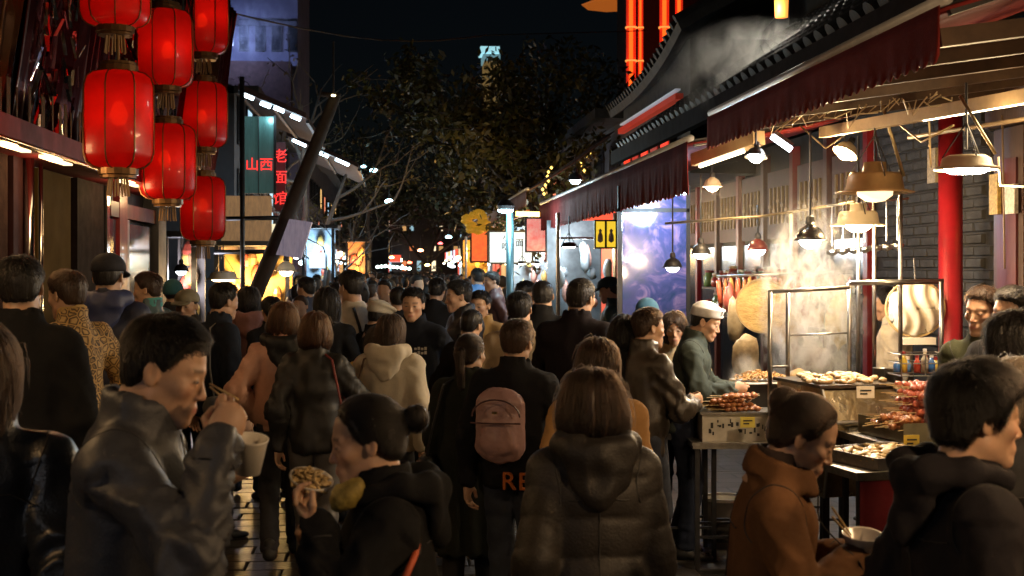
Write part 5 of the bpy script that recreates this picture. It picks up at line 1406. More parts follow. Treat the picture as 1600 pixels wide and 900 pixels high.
fstall('cool lit stall of hanging goods behind the menu board', 800, 868, 21, (.75, .9, 1.0), 55, [(.35, .40, .42), (.5, .25, .2), (.55, .4, .12)], 2)
fstall('stall with pink meat hanging under the fringed awning', 872, 962, 15.2, (.85, .92, 1.0), 34, [(.20, .24, .26), (.50, .28, .23), (.25, .3, .32)], 3)
orn = empty('gilt_ornament', P(745, 345, 25), 'bright gilded curled ornament at the end of the far awning', 'ornament')
for k in range(9):
    an = k * .7; c = rel(orn, P(745 + 17 * cos(an) * (1 if k % 2 else .6), 347 + 13 * sin(an), 25)); b_ = lump(400 + k, (.12, .06, .09), 6); b_.v = [tuple(np.array(p) + c) for p in b_.v]; b_.build('curl', mat('gilt', (.75, .42, .05), .3, metal=.5, emit=(1.0, .5, .04), estr=.15, var=.5), orn, True)  # faint emission stands in for light on the gilding
sbox('red_sign', 'red and gold vertical sign below the gilded ornament', 'sign', 737, 761, 362, 408, 25, mat('red_gold', (.6, .05, .03), .4, var=.2, scale=5, col2=(.8, .5, .05), emit=(1.0, .16, .04), estr=.45))
fl2 = empty('fairy_lights', P(850, 275, 22), 'string of tiny yellow bulbs along the far awning top', 'lights')
for k in range(13):
    c = rel(fl2, P(858 - k * 1.0 + (k % 2) * 60 + random.uniform(-6, 6), 262 + (k % 13) * 3.4 - (k % 2) * 26, 21)); a = MB(); a.lathe([(.001, -.03), (.026, 0), (.001, .03)], c=c, n=6); a.build('bulb', emat('fairy', (1.0, .62, .12), 2), fl2)

# ---- steam and smoke
def steam(label, c, size, dens, scale, seed, col=(1, 1, 1), thr=.45, rise=1.0, name='steam'):
    me = MB(); me.box((-1, -1, -1), (1, 1, 1)); o = me.build(name, None, None, loc=(0, 0, 0)); o.location = tuple(c); o.scale = size
    tag(o, label, 'steam', kind='stuff')
    m = bpy.data.materials.new(name + '_vol'); m.use_nodes = True; t = m.node_tree; t.nodes.clear()
    out = N(t, 'ShaderNodeOutputMaterial'); vs = N(t, 'ShaderNodeVolumePrincipled'); vs.inputs['Color'].default_value = (*col, 1); vs.inputs['Anisotropy'].default_value = .15
    tc = N(t, 'ShaderNodeTexCoord')
    mp = N(t, 'ShaderNodeMapping'); mp.inputs['Location'].default_value = (seed, seed * 2, 0); mp.inputs['Scale'].default_value = (size[0] * 2, size[1] * 2, size[2] * 2 * .6)
    L(t, tc.outputs['Object'], mp.inputs[0])
    nz = N(t, 'ShaderNodeTexNoise', Scale=scale, Detail=4.0, Roughness=.62, Distortion=1.2); L(t, mp.outputs[0], nz.inputs['Vector'])
    mr = N(t, 'ShaderNodeMapRange'); mr.inputs['From Min'].default_value = thr; mr.inputs['From Max'].default_value = thr + .22; L(t, nz.outputs['Fac'], mr.inputs['Value'])
    ln = N(t, 'ShaderNodeVectorMath', operation='LENGTH'); L(t, tc.outputs['Object'], ln.inputs[0])
    fo = N(t, 'ShaderNodeMapRange'); fo.interpolation_type = 'SMOOTHSTEP'; fo.inputs['From Min'].default_value = 1.0; fo.inputs['From Max'].default_value = .25; L(t, ln.outputs['Value'], fo.inputs['Value'])
    mu = N(t, 'ShaderNodeMath', operation='MULTIPLY'); L(t, mr.outputs[0], mu.inputs[0]); L(t, fo.outputs[0], mu.inputs[1])
    m2 = N(t, 'ShaderNodeMath', operation='MULTIPLY'); L(t, mu.outputs[0], m2.inputs[0]); m2.inputs[1].default_value = dens
    L(t, m2.outputs[0], vs.inputs['Density']); L(t, vs.outputs[0], out.inputs['Volume'])
    o.data.materials.append(m)
    return o
steam('white steam billowing up from the griddle', P(1270, 480, 8.62), (.42, .28, .80), 50, 4.6, 1, (1, .99, .96), thr=.48)
steam('thin warm haze hanging under the large awning', P(1225, 330, 9.2), (1.0, .9, .62), .09, 2.0, 7, (1, .95, .85), thr=.30, name='steam_haze')
steam('thin steam curling over the cooking pan', P(1165, 590, 8.4), (.14, .13, .18), 14, 6, 2, (1, .97, .9))
steam('pale smoke drifting along the tiled roof above the awning', P(1215, 110, 9.4), (1.0, .5, .42), 5, 2.6, 3, (.95, .95, .9))
steam('blue lit smoke by the flood lamp on the left', P(402, 48, 37.5), (1.5, .9, 1.1), 1.6, 1.2, 4, (.8, .85, 1))
# ================================================================ people
def head_sdf(p, fem):
    j = 0.90 if fem else 1.0
    A = lambda x, y, z: np.array([x, y, z], np.float32)
    pa = p.copy(); pa[:, 0] = np.abs(pa[:, 0])
    d = s_ell(p, (0, -.010, .034), (.075, .093, .081))
    d = smin(d, s_ell(p, (0, .020, -.028), (.061*j, .066, .080)), .03)
    d = smin(d, s_cone(pa, A(.044*j, .002, -.062), A(.012, .066, -.096), .019, .019), .022)
    d = smin(d, s_ell(p, (0, .072, -.098), (.019*j, .017, .016)), .018)
    d = smin(d, s_ell(pa, (.042, .055, -.020), (.021, .021, .018)), .02)
    d = smin(d, s_cone(pa, A(0, .078, .021), A(.040, .066, .022), .010, .010), .014)
    d = smin(d, s_cone(p, A(0, .0795, .006), A(0, .0985, -.032), .0075, .0105), .010)
    d = smin(d, s_ell(pa, (.0120, .0890, -.0365), (.0065, .009, .006)), .005)
    d = smin(d, s_ell(p, (0, .076, -.066), (.027, .019, .021)), .014)
    d = smax(d, -s_ell(pa, (.031, .0955, .003), (.017, .0125, .0105)), .010)
    d = smin(d, s_ell(pa, (.031, .0735, .001), (.0155, .0125, .0115)), .004)
    d = smax(d, -s_cone(pa, A(.017, .088, .0005), A(.043, .078, .002), .0013, .0010), .003)
    d = smin(d, s_cone(pa, A(0, .0920, -.0615), A(.018, .0855, -.0655), .0046, .003), .005)
    d = smin(d, s_cone(pa, A(0, .0910, -.0722), A(.016, .0855, -.0675), .0056, .003), .005)
    d = smax(d, -s_cone(pa, A(0, .101, -.0667), A(.022, .090, -.0667), .0016, .001), .003)
    Re = rotz(.35) @ rotx(.18)
    d = smin(d, s_ell(pa, (.077, -.012, -.006), (.0065, .018, .031), Re), .006)
    d = smax(d, -s_ell(pa, (.084, -.007, -.004), (.006, .009, .017), Re), .005)
    nk = .049 if fem else .056
    d = smin(d, s_cone(p, A(0, -.026, -.06), A(0, -.046, -.2), nk, nk + .006), .025)
    return d
HEADS = {}
def head_mesh(fem, lod):
    k = (fem, lod)
    if k not in HEADS:
        h = (.0042, .0068, .011)[lod]
        V, Q = nets(lambda p: head_sdf(p, fem), (-.1, -.125, -.2), (.1, .128, .125), h)
        V = relax(V, Q, 1, .35)
        x = np.abs(V[:, 0]); y = V[:, 1]; z = V[:, 2]
        C = np.tile(np.array([.47, .285, .185]), (len(V), 1))
        def mixc(c, w):
            C[:] = C * (1 - w[:, None]) + np.array(c) * w[:, None]
        g = lambda t, s: np.exp(-(t / s) ** 2)
        front = np.clip((y - .05) / .015, 0, 1)
        mixc((.50, .24, .17), .5 * g(x - .045, .02) * g(z + .03, .022) * front)
        mixc((.50, .23, .16), .5 * g(x, .014) * g(z + .035, .012) * front)
        mixc((.36, .13, .11), .95 * g(np.maximum(x - .012, 0), .007) * g(z + .066, .0085) * np.clip((y - .078) / .006, 0, 1))
        brow = g(z - (.025 + .05 * np.maximum(0, .03 - np.abs(x - .035)) * .1), .0045) * ((x > .014) & (x < .05)) * front
        mixc((.05, .034, .028), np.clip(brow * 1.0, 0, .72))
        eye = g(z - .001, .0028) * ((x > .017) & (x < .045)) * front
        mixc((.025, .016, .013), np.clip(eye * 1.1, 0, .80))
        # clipped hair on the scalp
        hz = np.interp(y, [-.12, -.09, -.05, -.022, .004, .030, .060, .085, .12], [-.085, -.082, -.052, .0, .008, .030, .078, .095, .10])
        mixc((.045, .033, .026), np.clip((z - hz) / .022, 0, .92) * (x < .079))
        if lod < 2:       # open eyes between the lids
            nu, nv = 14, 7
            for sx in (-1, 1):
                g_ = np.array([[(.0118 * sin(b_) * cos(a_), .0118 * cos(b_) , .0044 * sin(b_) * sin(a_)) for a_ in np.linspace(0, 2 * pi, nu, endpoint=False)] for b_ in np.linspace(.02, pi / 2, nv)])
                ev = g_.reshape(-1, 3)
                iris = np.abs(ev[:, 0]) < .0056
                ec = np.where(iris[:, None], np.array([.022, .013, .010]), np.array([.26, .215, .185]))
                ev = ev + np.array([sx * .031, (.0752, .0772)[lod], .0008])
                eq = np.array([(i * nu + j, (i + 1) * nu + j, (i + 1) * nu + (j + 1) % nu, i * nu + (j + 1) % nu) for i in range(nv - 1) for j in range(nu)])
                Q = np.vstack([Q, eq + len(V)]); V = np.vstack([V, ev]); C = np.vstack([C, ec])
        HEADS[k] = (V, Q, C)
    return HEADS[k]
HANDS = {}
def hand_mesh(pose, lod):
    k = (pose, lod)
    if k in HANDS: return HANDS[k]
    curl = {'relax': (22, 32, 20), 'cup': (38, 42, 28), 'pinch': (58, 62, 35), 'flat': (8, 10, 6), 'fist': (80, 95, 60), 'point': (25, 30, 15)}[pose]
    roots = [(-.027, .088), (-.0085, .093), (.0105, .088), (.028, .078)]
    lens = [.070, .078, .072, .056]
    prims = []
    for i, ((x, y), ln) in enumerate(zip(roots, lens)):
        c = [a * (1 + .10 * i) for a in curl]
        if pose == 'pinch' and i >= 2: c = [a * 1.25 for a in c]
        p0 = np.array([x, y, 0.0]); ang = 0; r = .0092 - .0006 * i
        sp = (i - 1.5) * .05 * (1 if pose != 'fist' else .3)
        for j, fr in enumerate((.46, .30, .24)):
            ang += radians(c[j])
            dv = np.array([sp * cos(ang), cos(ang), -sin(ang)])
            p1 = p0 + dv * ln * fr
            prims.append((p0, p1, r, r * .93)); p0 = p1; r *= .93
    th = {'relax': [(-.5, .8, -.25), (-.15, .95, -.2)], 'cup': [(-.55, .45, -.65), (-.1, .75, -.6)], 'pinch': [(-.35, .65, -.75), (.25, .75, -.6)],
          'flat': [(-.7, .7, -.1), (-.4, .9, 0)], 'fist': [(-.2, .75, -.7), (.5, .5, -.5)], 'point': [(-.4, .8, -.5), (.1, .9, -.4)]}[pose]
    p0 = np.array([-.028, .024, -.008]); r = .0125
    for dv, ln in zip(th, (.042, .034)):
        dv = np.array(dv); dv = dv / np.linalg.norm(dv); p1 = p0 + dv * ln
        prims.append((p0, p1, r, r * .85)); p0 = p1; r *= .85
    def f(p):
        d = s_ell(p, (0, .05, 0), (.040, .052, .0155))
        d = smin(d, s_cone(p, (0, -.08, 0), (0, .015, 0), .027, .028, (1, 1, .72)), .02)
        d = smin(d, s_ell(p, (-.024, .03, -.008), (.016, .028, .013)), .012)
        for a, b, r1, r2 in prims:
            d = smin(d, s_cone(p, a, b, r1, r2), .0045)
        return d
    h = (.0042, .006, .010)[lod]
    V, Q = nets(f, (-.09, -.11, -.12), (.07, .19, .04), h)
    HANDS[k] = (V, Q)
    return HANDS[k]

HAIRC = {'black': (.013, .011, .010), 'soft_black': (.020, .016, .014), 'dark_brown': (.046, .026, .016), 'brown': (.095, .044, .020), 'grey': (.17, .14, .11)}
def sstep(a, b, x):
    t = np.clip((x - a) / (b - a), 0, 1)
    return t * t * (3 - 2 * t)
def hair_sdf(style):
    HY = [-.12, -.09, -.05, -.022, .004, .022, .040, .060, .085, .12]
    def scalp(p):
        d = s_ell(p, (0, -.010, .034), (.0755, .0935, .0815))
        return smin(d, s_ell(p, (0, -.02, -.02), (.066, .070, .075)), .03)
    if style in ('short', 'crop', 'fringe', 'messy'):
        vol = {'short': .015, 'crop': .007, 'fringe': .018, 'messy': .027}[style]
        sd = {'short': .0045, 'crop': .0035, 'fringe': .010, 'messy': .013}[style]
        lw = {'fringe': -.030, 'messy': -.012}.get(style, 0)
        low = {'short': 0, 'crop': .0, 'fringe': -.008, 'messy': -.012}[style]
        hz0 = [-.075 + low, -.070 + low, -.052 + low, -.004 + low, .004 + low, .006 + low, .052 + lw, .066 + lw, .070 + lw, .070 + lw]
        def f(p):
            hz = np.interp(p[:, 1], HY, hz0)
            e = p[:, 2] - hz
            top = sstep(-.02, .105, p[:, 2]) * (.75 + .25 * sstep(-.08, .03, p[:, 1]))
            th = (sd + (vol - sd) * top) * sstep(0, .030, e) - .004 * (1 - sstep(-.012, .012, e))
            th = th - .02 * sstep(0, -.03, e)
            return scalp(p) - th
        return f, (-.12, -.135, -.12), (.12, .13, .16)
    if style in ('bob', 'long', 'longtuck'):
        lng = style != 'bob'
        def f(p):
            d = s_ell(p, (0, -.012, .034), (.090, .110, .093))
            d = smin(d, s_ell(p, (0, -.022, -.045), (.106 if not lng else .092, .100, .105)), .04)
            if lng:
                d = smin(d, s_cone(p, (0, -.055, -.02), (0, -.082, -.27), .088, .070, (1, .55, 1)), .03)
            face = s_ell(p, (0, .10, -.050), (.066, .088, .116))
            d = smax(d, -face, .014)
            zz = (-.31 if lng else -.128) + .018 * (vnoise(np.stack([np.arctan2(p[:, 0], -p[:, 1]) * 6, 0 * p[:, 0], 0 * p[:, 0]], 1)) - .5)
            return smax(d, zz - p[:, 2], .02)
        return f, (-.13, -.16, -.36), (.13, .12, .15)
    if style in ('bun', 'pony', 'clip'):
        hz0 = [-.085, -.078, -.060, -.012, .002, .014, .060, .086, .097, .097]
        def f(p):
            hz = np.interp(p[:, 1], HY, hz0)
            e = p[:, 2] - hz
            th = .0095 * sstep(0, .030, e) - .004 * (1 - sstep(-.012, .012, e)) - .02 * sstep(0, -.03, e)
            d = scalp(p) - th
            if style == 'bun':
                d = smin(d, s_cone(p, (0, -.09, .025), (0, -.125, .03), .022, .020), .014)
                d = smin(d, s_ell(p, (0, -.146, .036), (.037, .031, .037)), .010)
            elif style == 'clip':
                d = smin(d, s_ell(p, (0, -.104, .066), (.040, .036, .040)), .012)
            else:
                d = smin(d, s_cone(p, (0, -.095, .02), (0, -.128, .0), .024, .024), .012)
                d = smin(d, s_cone(p, (0, -.128, .0), (.01, -.118, -.20), .027, .020), .02)
            return d
        return f, (-.12, -.2, -.26), (.12, .13, .15)
    raise KeyError(style)
SHELLS = {}
def hair_shell(style, lod):
    k = (style, lod)
    if k not in SHELLS:
        f, lo, hi = hair_sdf(style)
        V, Q = nets(f, lo, hi, (.0055, .009, .014)[lod])
        V = relax(V, Q, 2, .4)
        if lod < 2:
            nn = vnormals(V, Q)
            a = np.arctan2(V[:, 0], -V[:, 1])
            st = vnoise(np.stack([a * 9, V[:, 2] * 6, 0 * a], 1)) - .5
            st = st + .6 * (vnoise(np.stack([a * 22, V[:, 2] * 9, 0 * a + 3], 1)) - .5)
            V = V + nn * (st * (.008 if style in ('bob', 'long', 'longtuck', 'messy', 'fringe') else .004))[:, None]
        SHELLS[k] = (V, Q)
    return SHELLS[k]
def strands(style, n, seed):
    """individual hairs lying along the shell, in the head frame: (n, 7, 3)"""
    r = np.random.default_rng(seed)
    f, lo, hi = hair_sdf(style)
    V, Q = hair_shell(style, 0)
    nn = vnormals(V, Q)
    if style in ('short', 'crop', 'fringe', 'messy', 'bun', 'pony', 'clip'):
        hzv = np.interp(V[:, 1], [-.12, -.09, -.05, -.022, .004, .022, .040, .060, .085, .12], [-.088, -.083, -.064, -.012, -.002, .004, .040, .058, .066, .066] if style not in ('bun', 'pony', 'clip') else [-.088, -.083, -.064, -.012, -.002, .010, .058, .084, .095, .095])
        ok = np.flatnonzero((V[:, 2] > hzv + r.uniform(-.004, .010, len(V))) | (V[:, 1] < -.11))
    else:
        ok = np.arange(len(V))
    ids = ok[r.integers(0, len(ok), n)]
    p = V[ids] + r.normal(0, .002, (n, 3)); n0 = nn[ids]
    short = style in ('short', 'crop', 'fringe', 'messy')
    crown = np.array([.01, -.045, .12])
    K = 7
    out = np.zeros((n, K, 3)); out[:, 0] = p - n0 * .004
    ln = {'short': .032, 'crop': .012, 'fringe': .042, 'messy': .050}.get(style, .085) * r.uniform(.55, 1.2, n)
    if style == 'short':      # sides clipped closer than the top
        ln = ln * np.clip((p[:, 2] + .02) / .09, .22, 1)
    q = out[:, 0].copy()
    fly = (r.random(n) < .04) * 1.0; rt_ = r.random(n)
    def grad(x):
        e = .002; g = np.zeros_like(x)
        for k in range(3):
            dx = np.zeros(3); dx[k] = e
            g[:, k] = f((x + dx).astype(np.float32)) - f((x - dx).astype(np.float32))
        return g / (np.linalg.norm(g, axis=1, keepdims=True) + 1e-9)
    wig = r.normal(0, .30 if short else .05 if style in ('bun', 'pony', 'clip') else .13, (n, 3)) * np.where(r.random(n) < .06, 3.0, 1.0)[:, None]
    for k in range(1, K):
        g = grad(q)
        if style in ('bun', 'pony', 'clip'):
            fl = np.array([0, -.11, .03]) - q
            fl = fl / (np.linalg.norm(fl, axis=1, keepdims=True) + 1e-6)
            hang = q[:, 1] < -.12
            fl[hang] = (0, .05, -1)
        else:
            fl = q - crown
            fl = fl / (np.linalg.norm(fl, axis=1, keepdims=True) + 1e-6)
            fl[:, 2] -= .25 if short else .9
            if short: fl[:, 1] += .35
        fl = fl + wig
        t = fl - g * (fl * g).sum(1, keepdims=True)
        t = t / (np.linalg.norm(t, axis=1, keepdims=True) + 1e-6)
        lift = (.38 if style == 'crop' else .30 if short else .0)
        t = t + g * lift
        q = q + t * (ln / (K - 1))[:, None]
        if not short:
            dd = f(q.astype(np.float32))
            q = q - g * (dd - .0012 - ((.002 if style in ('bun', 'pony', 'clip') else .006) * rt_ ** 2) * (1 + 2.5 * fly))[:, None]
        out[:, k] = q
    return out

def crease(m, amt, scl=7.0):
    """sharp creases added over the weave"""
    if m.get('creased'): return m
    m['creased'] = 1
    t = m.node_tree; b = t.nodes['Principled BSDF']
    old = b.inputs['Normal'].links[0].from_socket if b.inputs['Normal'].links else None
    tc = N(t, 'ShaderNodeTexCoord')
    nz = N(t, 'ShaderNodeTexNoise', Scale=scl, Detail=2.5, Roughness=.5, Distortion=.8)
    nz.noise_type = 'RIDGED_MULTIFRACTAL'
    L(t, tc.outputs['Object'], nz.inputs['Vector'])
    bp = N(t, 'ShaderNodeBump', Strength=amt, Distance=.009)
    L(t, nz.outputs['Fac'], bp.inputs['Height'])
    if old is not None: L(t, old, bp.inputs['Normal'])
    L(t, bp.outputs[0], b.inputs['Normal'])
    return m
def cloth(col, kind='wool'):
    m = cloth0(col, kind)
    return crease(m, {'wool': .22, 'knit': .15, 'nylon': .35, 'leather': .30, 'denim': .35, 'camo': .3, 'quilt': .4}[kind], {'wool': 5.5, 'knit': 5.0}.get(kind, 8.0))
def cloth0(col, kind='wool'):
    key = 'cloth_%s_%03d_%03d_%03d' % (kind, *[int(999 * c) for c in col])
    if kind == 'wool':
        return mat(key, col, .88, var=.10, scale=60, bump=.35, bscale=420, spec=.12, sheen=.0)
    if kind == 'knit':
        return mat(key, col, .9, var=.10, scale=60, bump=.4, bscale=330, spec=.15, sheen=.05)
    if kind == 'nylon':
        return mat(key, col, .52, var=.08, scale=50, bump=.15, bscale=160, spec=.42)
    if kind == 'quilt':
        return mat(key, col, .58, var=.10, scale=50, bump=.2, bscale=120, spec=.38)
    if kind == 'leather':
        return mat(key, col, .34, var=.12, scale=40, bump=.2, bscale=140, spec=.55)
    if kind == 'denim':
        return mat(key, col, .75, var=.35, scale=9, bump=.35, bscale=260, spec=.25)
    if kind == 'camo':
        if key in MATS: return MATS[key]
        m = bpy.data.materials.new(key); MATS[key] = m
        t, b = nodes_of(m)
        tc = N(t, 'ShaderNodeTexCoord')
        vo = N(t, 'ShaderNodeTexVoronoi', feature='DISTANCE_TO_EDGE', Scale=26.0)
        L(t, tc.outputs['Object'], vo.inputs['Vector'])
        r = N(t, 'ShaderNodeValToRGB')
        r.color_ramp.interpolation = 'CONSTANT'
        r.color_ramp.elements[0].color = (.42, .26, .09, 1)
        e = r.color_ramp.elements.new(.07); e.color = (.05, .035, .02, 1)
        e = r.color_ramp.elements.new(.16); e.color = (.22, .13, .05, 1)
        e = r.color_ramp.elements.new(.24); e.color = (.45, .30, .12, 1)
        r.color_ramp.elements[-1].color = (.06, .04, .02, 1)
        L(t, vo.outputs['Distance'], r.inputs[0]); L(t, r.outputs[0], b.inputs['Base Color'])
        b.inputs['Roughness'].default_value = .75
        return m
SKIN = vcmat('skin', .46, .4, sss=.12, bump=.12, bscale=260)
HAIRM = {}
def hair_mat(c):
    return mat('hair_' + c, HAIRC[c], .42, var=.35, scale=60, bump=.5, bscale=120, spec=.35, stretch=(1, 1, .12))

def strand_mat(c):
    k = 'strand_' + c
    if k not in MATS:
        m = bpy.data.materials.new(k); MATS[k] = m; m.use_nodes = True; t = m.node_tree; t.nodes.clear()
        o = N(t, 'ShaderNodeOutputMaterial'); h = N(t, 'ShaderNodeBsdfHairPrincipled'); h.model = 'CHIANG'; h.parametrization = 'COLOR'
        h.inputs['Color'].default_value = (*[v * .30 for v in HAIRC[c]], 1); h.inputs['Roughness'].default_value = .42; h.inputs['Radial Roughness'].default_value = .6; h.inputs['IOR'].default_value = 1.38; pass
        pass
        L(t, h.outputs[0], o.inputs[0])
    return MATS[k]
SEAM = mat('seam_thread', (.012, .011, .011), .6)
def ik(a, t, l1, l2, pole):
    a = np.asarray(a, float); t = np.asarray(t, float)
    v = t - a; L_ = np.linalg.norm(v)
    if L_ > (l1 + l2) * .995:
        t = a + v / L_ * (l1 + l2) * .995; v = t - a; L_ = np.linalg.norm(v)
    u = v / L_
    c = (l1*l1 + L_*L_ - l2*l2) / (2*L_)
    h = sqrt(max(l1*l1 - c*c, 0))
    pl = np.asarray(pole, float); pl = pl - u * (pl @ u); pl /= np.linalg.norm(pl) + 1e-9
    return a + u*c + pl*h, t
TOPS = {  # hem height, bulk, fold depth, name of the garment
    'jacket': (.84, .010, .013, 'jacket'), 'puffer': (.78, .030, .006, 'puffer_jacket'), 'coat': (.42, .014, .009, 'coat'),
    'hoodie': (.80, .018, .010, 'hoodie'), 'shirt': (.86, .000, .008, 'shirt'), 'bomber': (.86, .022, .011, 'bomber_jacket'), 'long_jacket': (.70, .016, .010, 'jacket')}
PEOPLE = []
def person(label, px, py, d, face=0, top='jacket', tc=(.03, .03, .035), tk='wool', pc=(.03, .035, .05), pk='denim', hair='short', hc='black',
           yaw=0, pitch=4, lean=2, armL=None, armR=None, stride=.10, base=0.0, fem=False, lod=None, hood=None, hoodc=None, collar='stand', collarc=None,
           shoe=(.03, .03, .03), hat=None, hatc=(.05, .05, .06), wide=1.0, legs=True, group=None, strandn=0, skin=1.0, bowh=None, hs=1.0, seed=0, roll=0, name='person'):
    global PEOPLE
    if lod is None: lod = 0 if d < 4.6 else 1 if d < 9.9 else 2
    H = CAMH - (py - HZ) * d / F - base
    if hat: H -= .01
    s = H / 1.715
    rs_ = np.random.default_rng(seed * 7 + 1)
    if seed > 8:
        yaw = yaw + rs_.normal(0, 9); lean = lean + rs_.normal(0, 1.5); roll = roll + rs_.normal(0, 3)
    ln = radians(lean)
    Rl = rotx(-ln); hip = np.array([0, 0, .95])
    T = lambda *c: hip + Rl @ (np.array(c, float) - hip)
    Rh = Rl @ rotz(radians(yaw)) @ rotx(-radians(pitch)) @ roty(radians(roll))
    nt_ = T(0, .004, 1.488)
    hcen = nt_ + Rh @ np.array([0, .022, .100])
    # ---- skeleton
    sw = (.140 if fem else .158) * wide
    J = {}
    for sd, sx in (('L', -1), ('R', 1)):
        sh = T(sx * sw, -.005, 1.372)
        spec = armL if sd == 'L' else armR
        hd = hn = None; hp = 'relax'
        if spec is None:
            sg = 1 if ((seed + (sd == 'L')) % 2) else -1
            tgt = T(sx * (sw + .070), .02 + .07 * sg * (stride > 0), .855); pole = (sx * .4, -1, 0)
            vr = (seed * 5 + (sd == 'L') * 2) % 7
            if seed > 8 and vr == 1: tgt = T(sx * (sw + .01), .07, .96); pole = (sx, -.7, -.1)          # hand in pocket
            elif seed > 8 and vr == 4: tgt = T(sx * .08, .27, 1.18); pole = (sx, -.2, -.8); hp = 'cup'     # holding something in front
        else:
            tgt = np.array(spec['at'], float); pole = spec.get('pole', (sx * .5, -.6, -.6)); hp = spec.get('hand', 'relax')
            hd = spec.get('dir'); hn = spec.get('up')
        el, wr = ik(sh, tgt, .285, .255, pole)
        J[sd] = (sh, el, wr, hd, hn, hp)
    feet = {}
    for sd, sx in (('L', -1), ('R', 1)):
        ph = stride * (1 if sd == 'L' else -1) * (1 if seed % 2 else -1)
        hj = np.array([sx * .085, 0, .93])
        an = np.array([sx * .09, ph, .085 + (.05 * stride / .2 if ph < 0 else 0)])
        kn, an = ik(hj, an, .43, .425, (0, 1, 0))
        feet[sd] = (hj, kn, an)
    # ---- root: placed so that the head is where the photo has it
    A = radians(face) - TH
    off = rotz(A) @ (hcen * s)
    hx, hy = GX(px, d)
    root_loc = np.array([hx - off[0], hy - off[1], base])
    # ---- the body: head, hands and the trunk inside the clothes, one mesh
    HV, HQ, HC = head_mesh(fem, lod)
    parts = [((HV @ Rh.T + hcen), HQ)]; cols = [HC * skin]
    sc_col = np.array([.47, .285, .185]) * skin
    for sd, sx in (('L', -1), ('R', 1)):
        sh, el, wr, hd, hn, hp = J[sd]
        y = np.array(hd, float) if hd is not None else (wr - el)
        y = y / np.linalg.norm(y)
        up = np.array(hn, float) if hn is not None else np.array([sx, .15, .2], float)
        z = up - y * (up @ y); z /= np.linalg.norm(z)
        x = np.cross(y, z)
        V, Q = hand_mesh(hp, lod)
        V = V * (.92 if fem else 1.0)
        if sx < 0:
            V = V * np.array([-1, 1, 1]); Q = Q[:, ::-1]
        parts.append((V @ np.column_stack([x, y, z]).T + wr, Q)); cols.append(np.tile(sc_col, (len(V), 1)))
        J[sd] = J[sd] + (np.column_stack([x, y, z]),)
    def inner(p):
        dd = s_cone(p, T(0, 0, .98), T(0, 0, 1.33), .09, .09, (1.3, .9, 1))
        dd = smin(dd, s_cone(p, T(0, 0, 1.33), nt_, .07, .045), .05)
        for sd in 'LR':
            sh, el, wr = J[sd][:3]
            dd = smin(dd, s_cone(p, sh, el, .04, .034), .04); dd = smin(dd, s_cone(p, el, wr, .032, .024), .02)
            hj, kn, an = feet[sd]
            dd = smin(dd, s_cone(p, hj, kn, .065, .045), .04); dd = smin(dd, s_cone(p, kn, an, .042, .032), .02)
        return dd
    pts = np.array([J[s_][i] for s_ in 'LR' for i in (0, 1, 2)] + [f_ for s_ in 'LR' for f_ in feet[s_]] + [hcen])
    lo = pts.min(0) - .2; hi = pts.max(0) + .2
    V, Q = nets(inner, lo, hi, .03)
    parts.append((V, Q)); cols.append(np.tile(sc_col, (len(V), 1)))
    V, Q = joinq(parts)
    me = to_mesh('person', V * s, Q, True, np.vstack(cols), [SKIN])
    root = link(name, me)
    root.location = tuple(root_loc); root.rotation_euler = (0, 0, A)
    tag(root, label, 'person', group)
    # ---- clothing
    hem, bulk, fold, gname = TOPS[top]
    if tk in ('nylon', 'leather') and top != 'puffer': fold *= 1.35
    tw = (.92 if fem else 1.0) * wide
    pelw = 1.42
    def topf(p):
        Rf = Rl
        dd = s_cone(p, T(0, .0, 1.02), T(0, .004, 1.30), (.100 + bulk) , .112 + bulk, (1.38 * tw, .98, 1), Rf)
        for sx in (-1, 1):
            dd = smin(dd, s_cone(p, T(sx * .02, -.008, 1.415), T(sx * sw * .92, -.006, 1.372), .055 + bulk * .3, .056 + bulk * .5), .05)
        dd = smin(dd, s_cone(p, T(0, -.01, 1.38), T(0, -.004, 1.455), .085, .062), .04)
        flare = .03 if hem < .6 else 0
        low = np.array([0, 0, hem - .06])
        dd = smin(dd, s_cone(p, T(0, 0, 1.02), low, .102 + bulk, .106 + bulk + flare, (1.40 * tw, 1.02, 1)), .05)
        for sd in 'LR':
            sh, el, wr = J[sd][:3]
            dd = smin(dd, s_cone(p, sh, el, .056 + bulk * .6, .047 + bulk * .7), .035)
            dd = smin(dd, s_cone(p, el, wr, .050 + bulk * .7, .038 + bulk * .5), .02)
        if bowh is not None: dd = bowh(p, dd, T, s_cone, smin)
        dd = smax(dd, hem - p[:, 2], .012)
        q = (p - T(0, -.002, 1.47)) @ Rl.astype(np.float32)
        rad = np.sqrt(q[:, 0] ** 2 + (q[:, 1] * 1.05) ** 2)
        if collar == 'stand':
            ring = smax(np.abs(rad - .071) - .008, np.abs(q[:, 2] - .012 - .12 * (-q[:, 1])) - .036, .008)
            dd = smin(dd, ring, .018)
        elif collar == 'wide':
            ring = smax(np.abs(rad - .092 + q[:, 2] * .35) - .012, np.abs(q[:, 2] - .0 - .25 * (-q[:, 1])) - .038, .012)
            dd = smin(dd, ring, .012)
        elif collar == 'low':
            ring = smax(np.abs(rad - .072) - .009, np.abs(q[:, 2] + .012) - .016, .008)
            dd = smin(dd, ring, .02)
        return dd
    apts = np.array([J[s_][i] for s_ in 'LR' for i in (0, 1, 2)] + [T(0, 0, 1.55), np.array([0, 0, hem])])
    lo = apts.min(0) - .17; hi = apts.max(0) + .13
    lo[2] = min(lo[2], hem - .03)
    hres = (.010, .018, .032)[lod]
    V, Q = nets(topf, lo, hi, hres)
    V = relax(V, Q, 1, .4)
    nn = vnormals(V, Q)
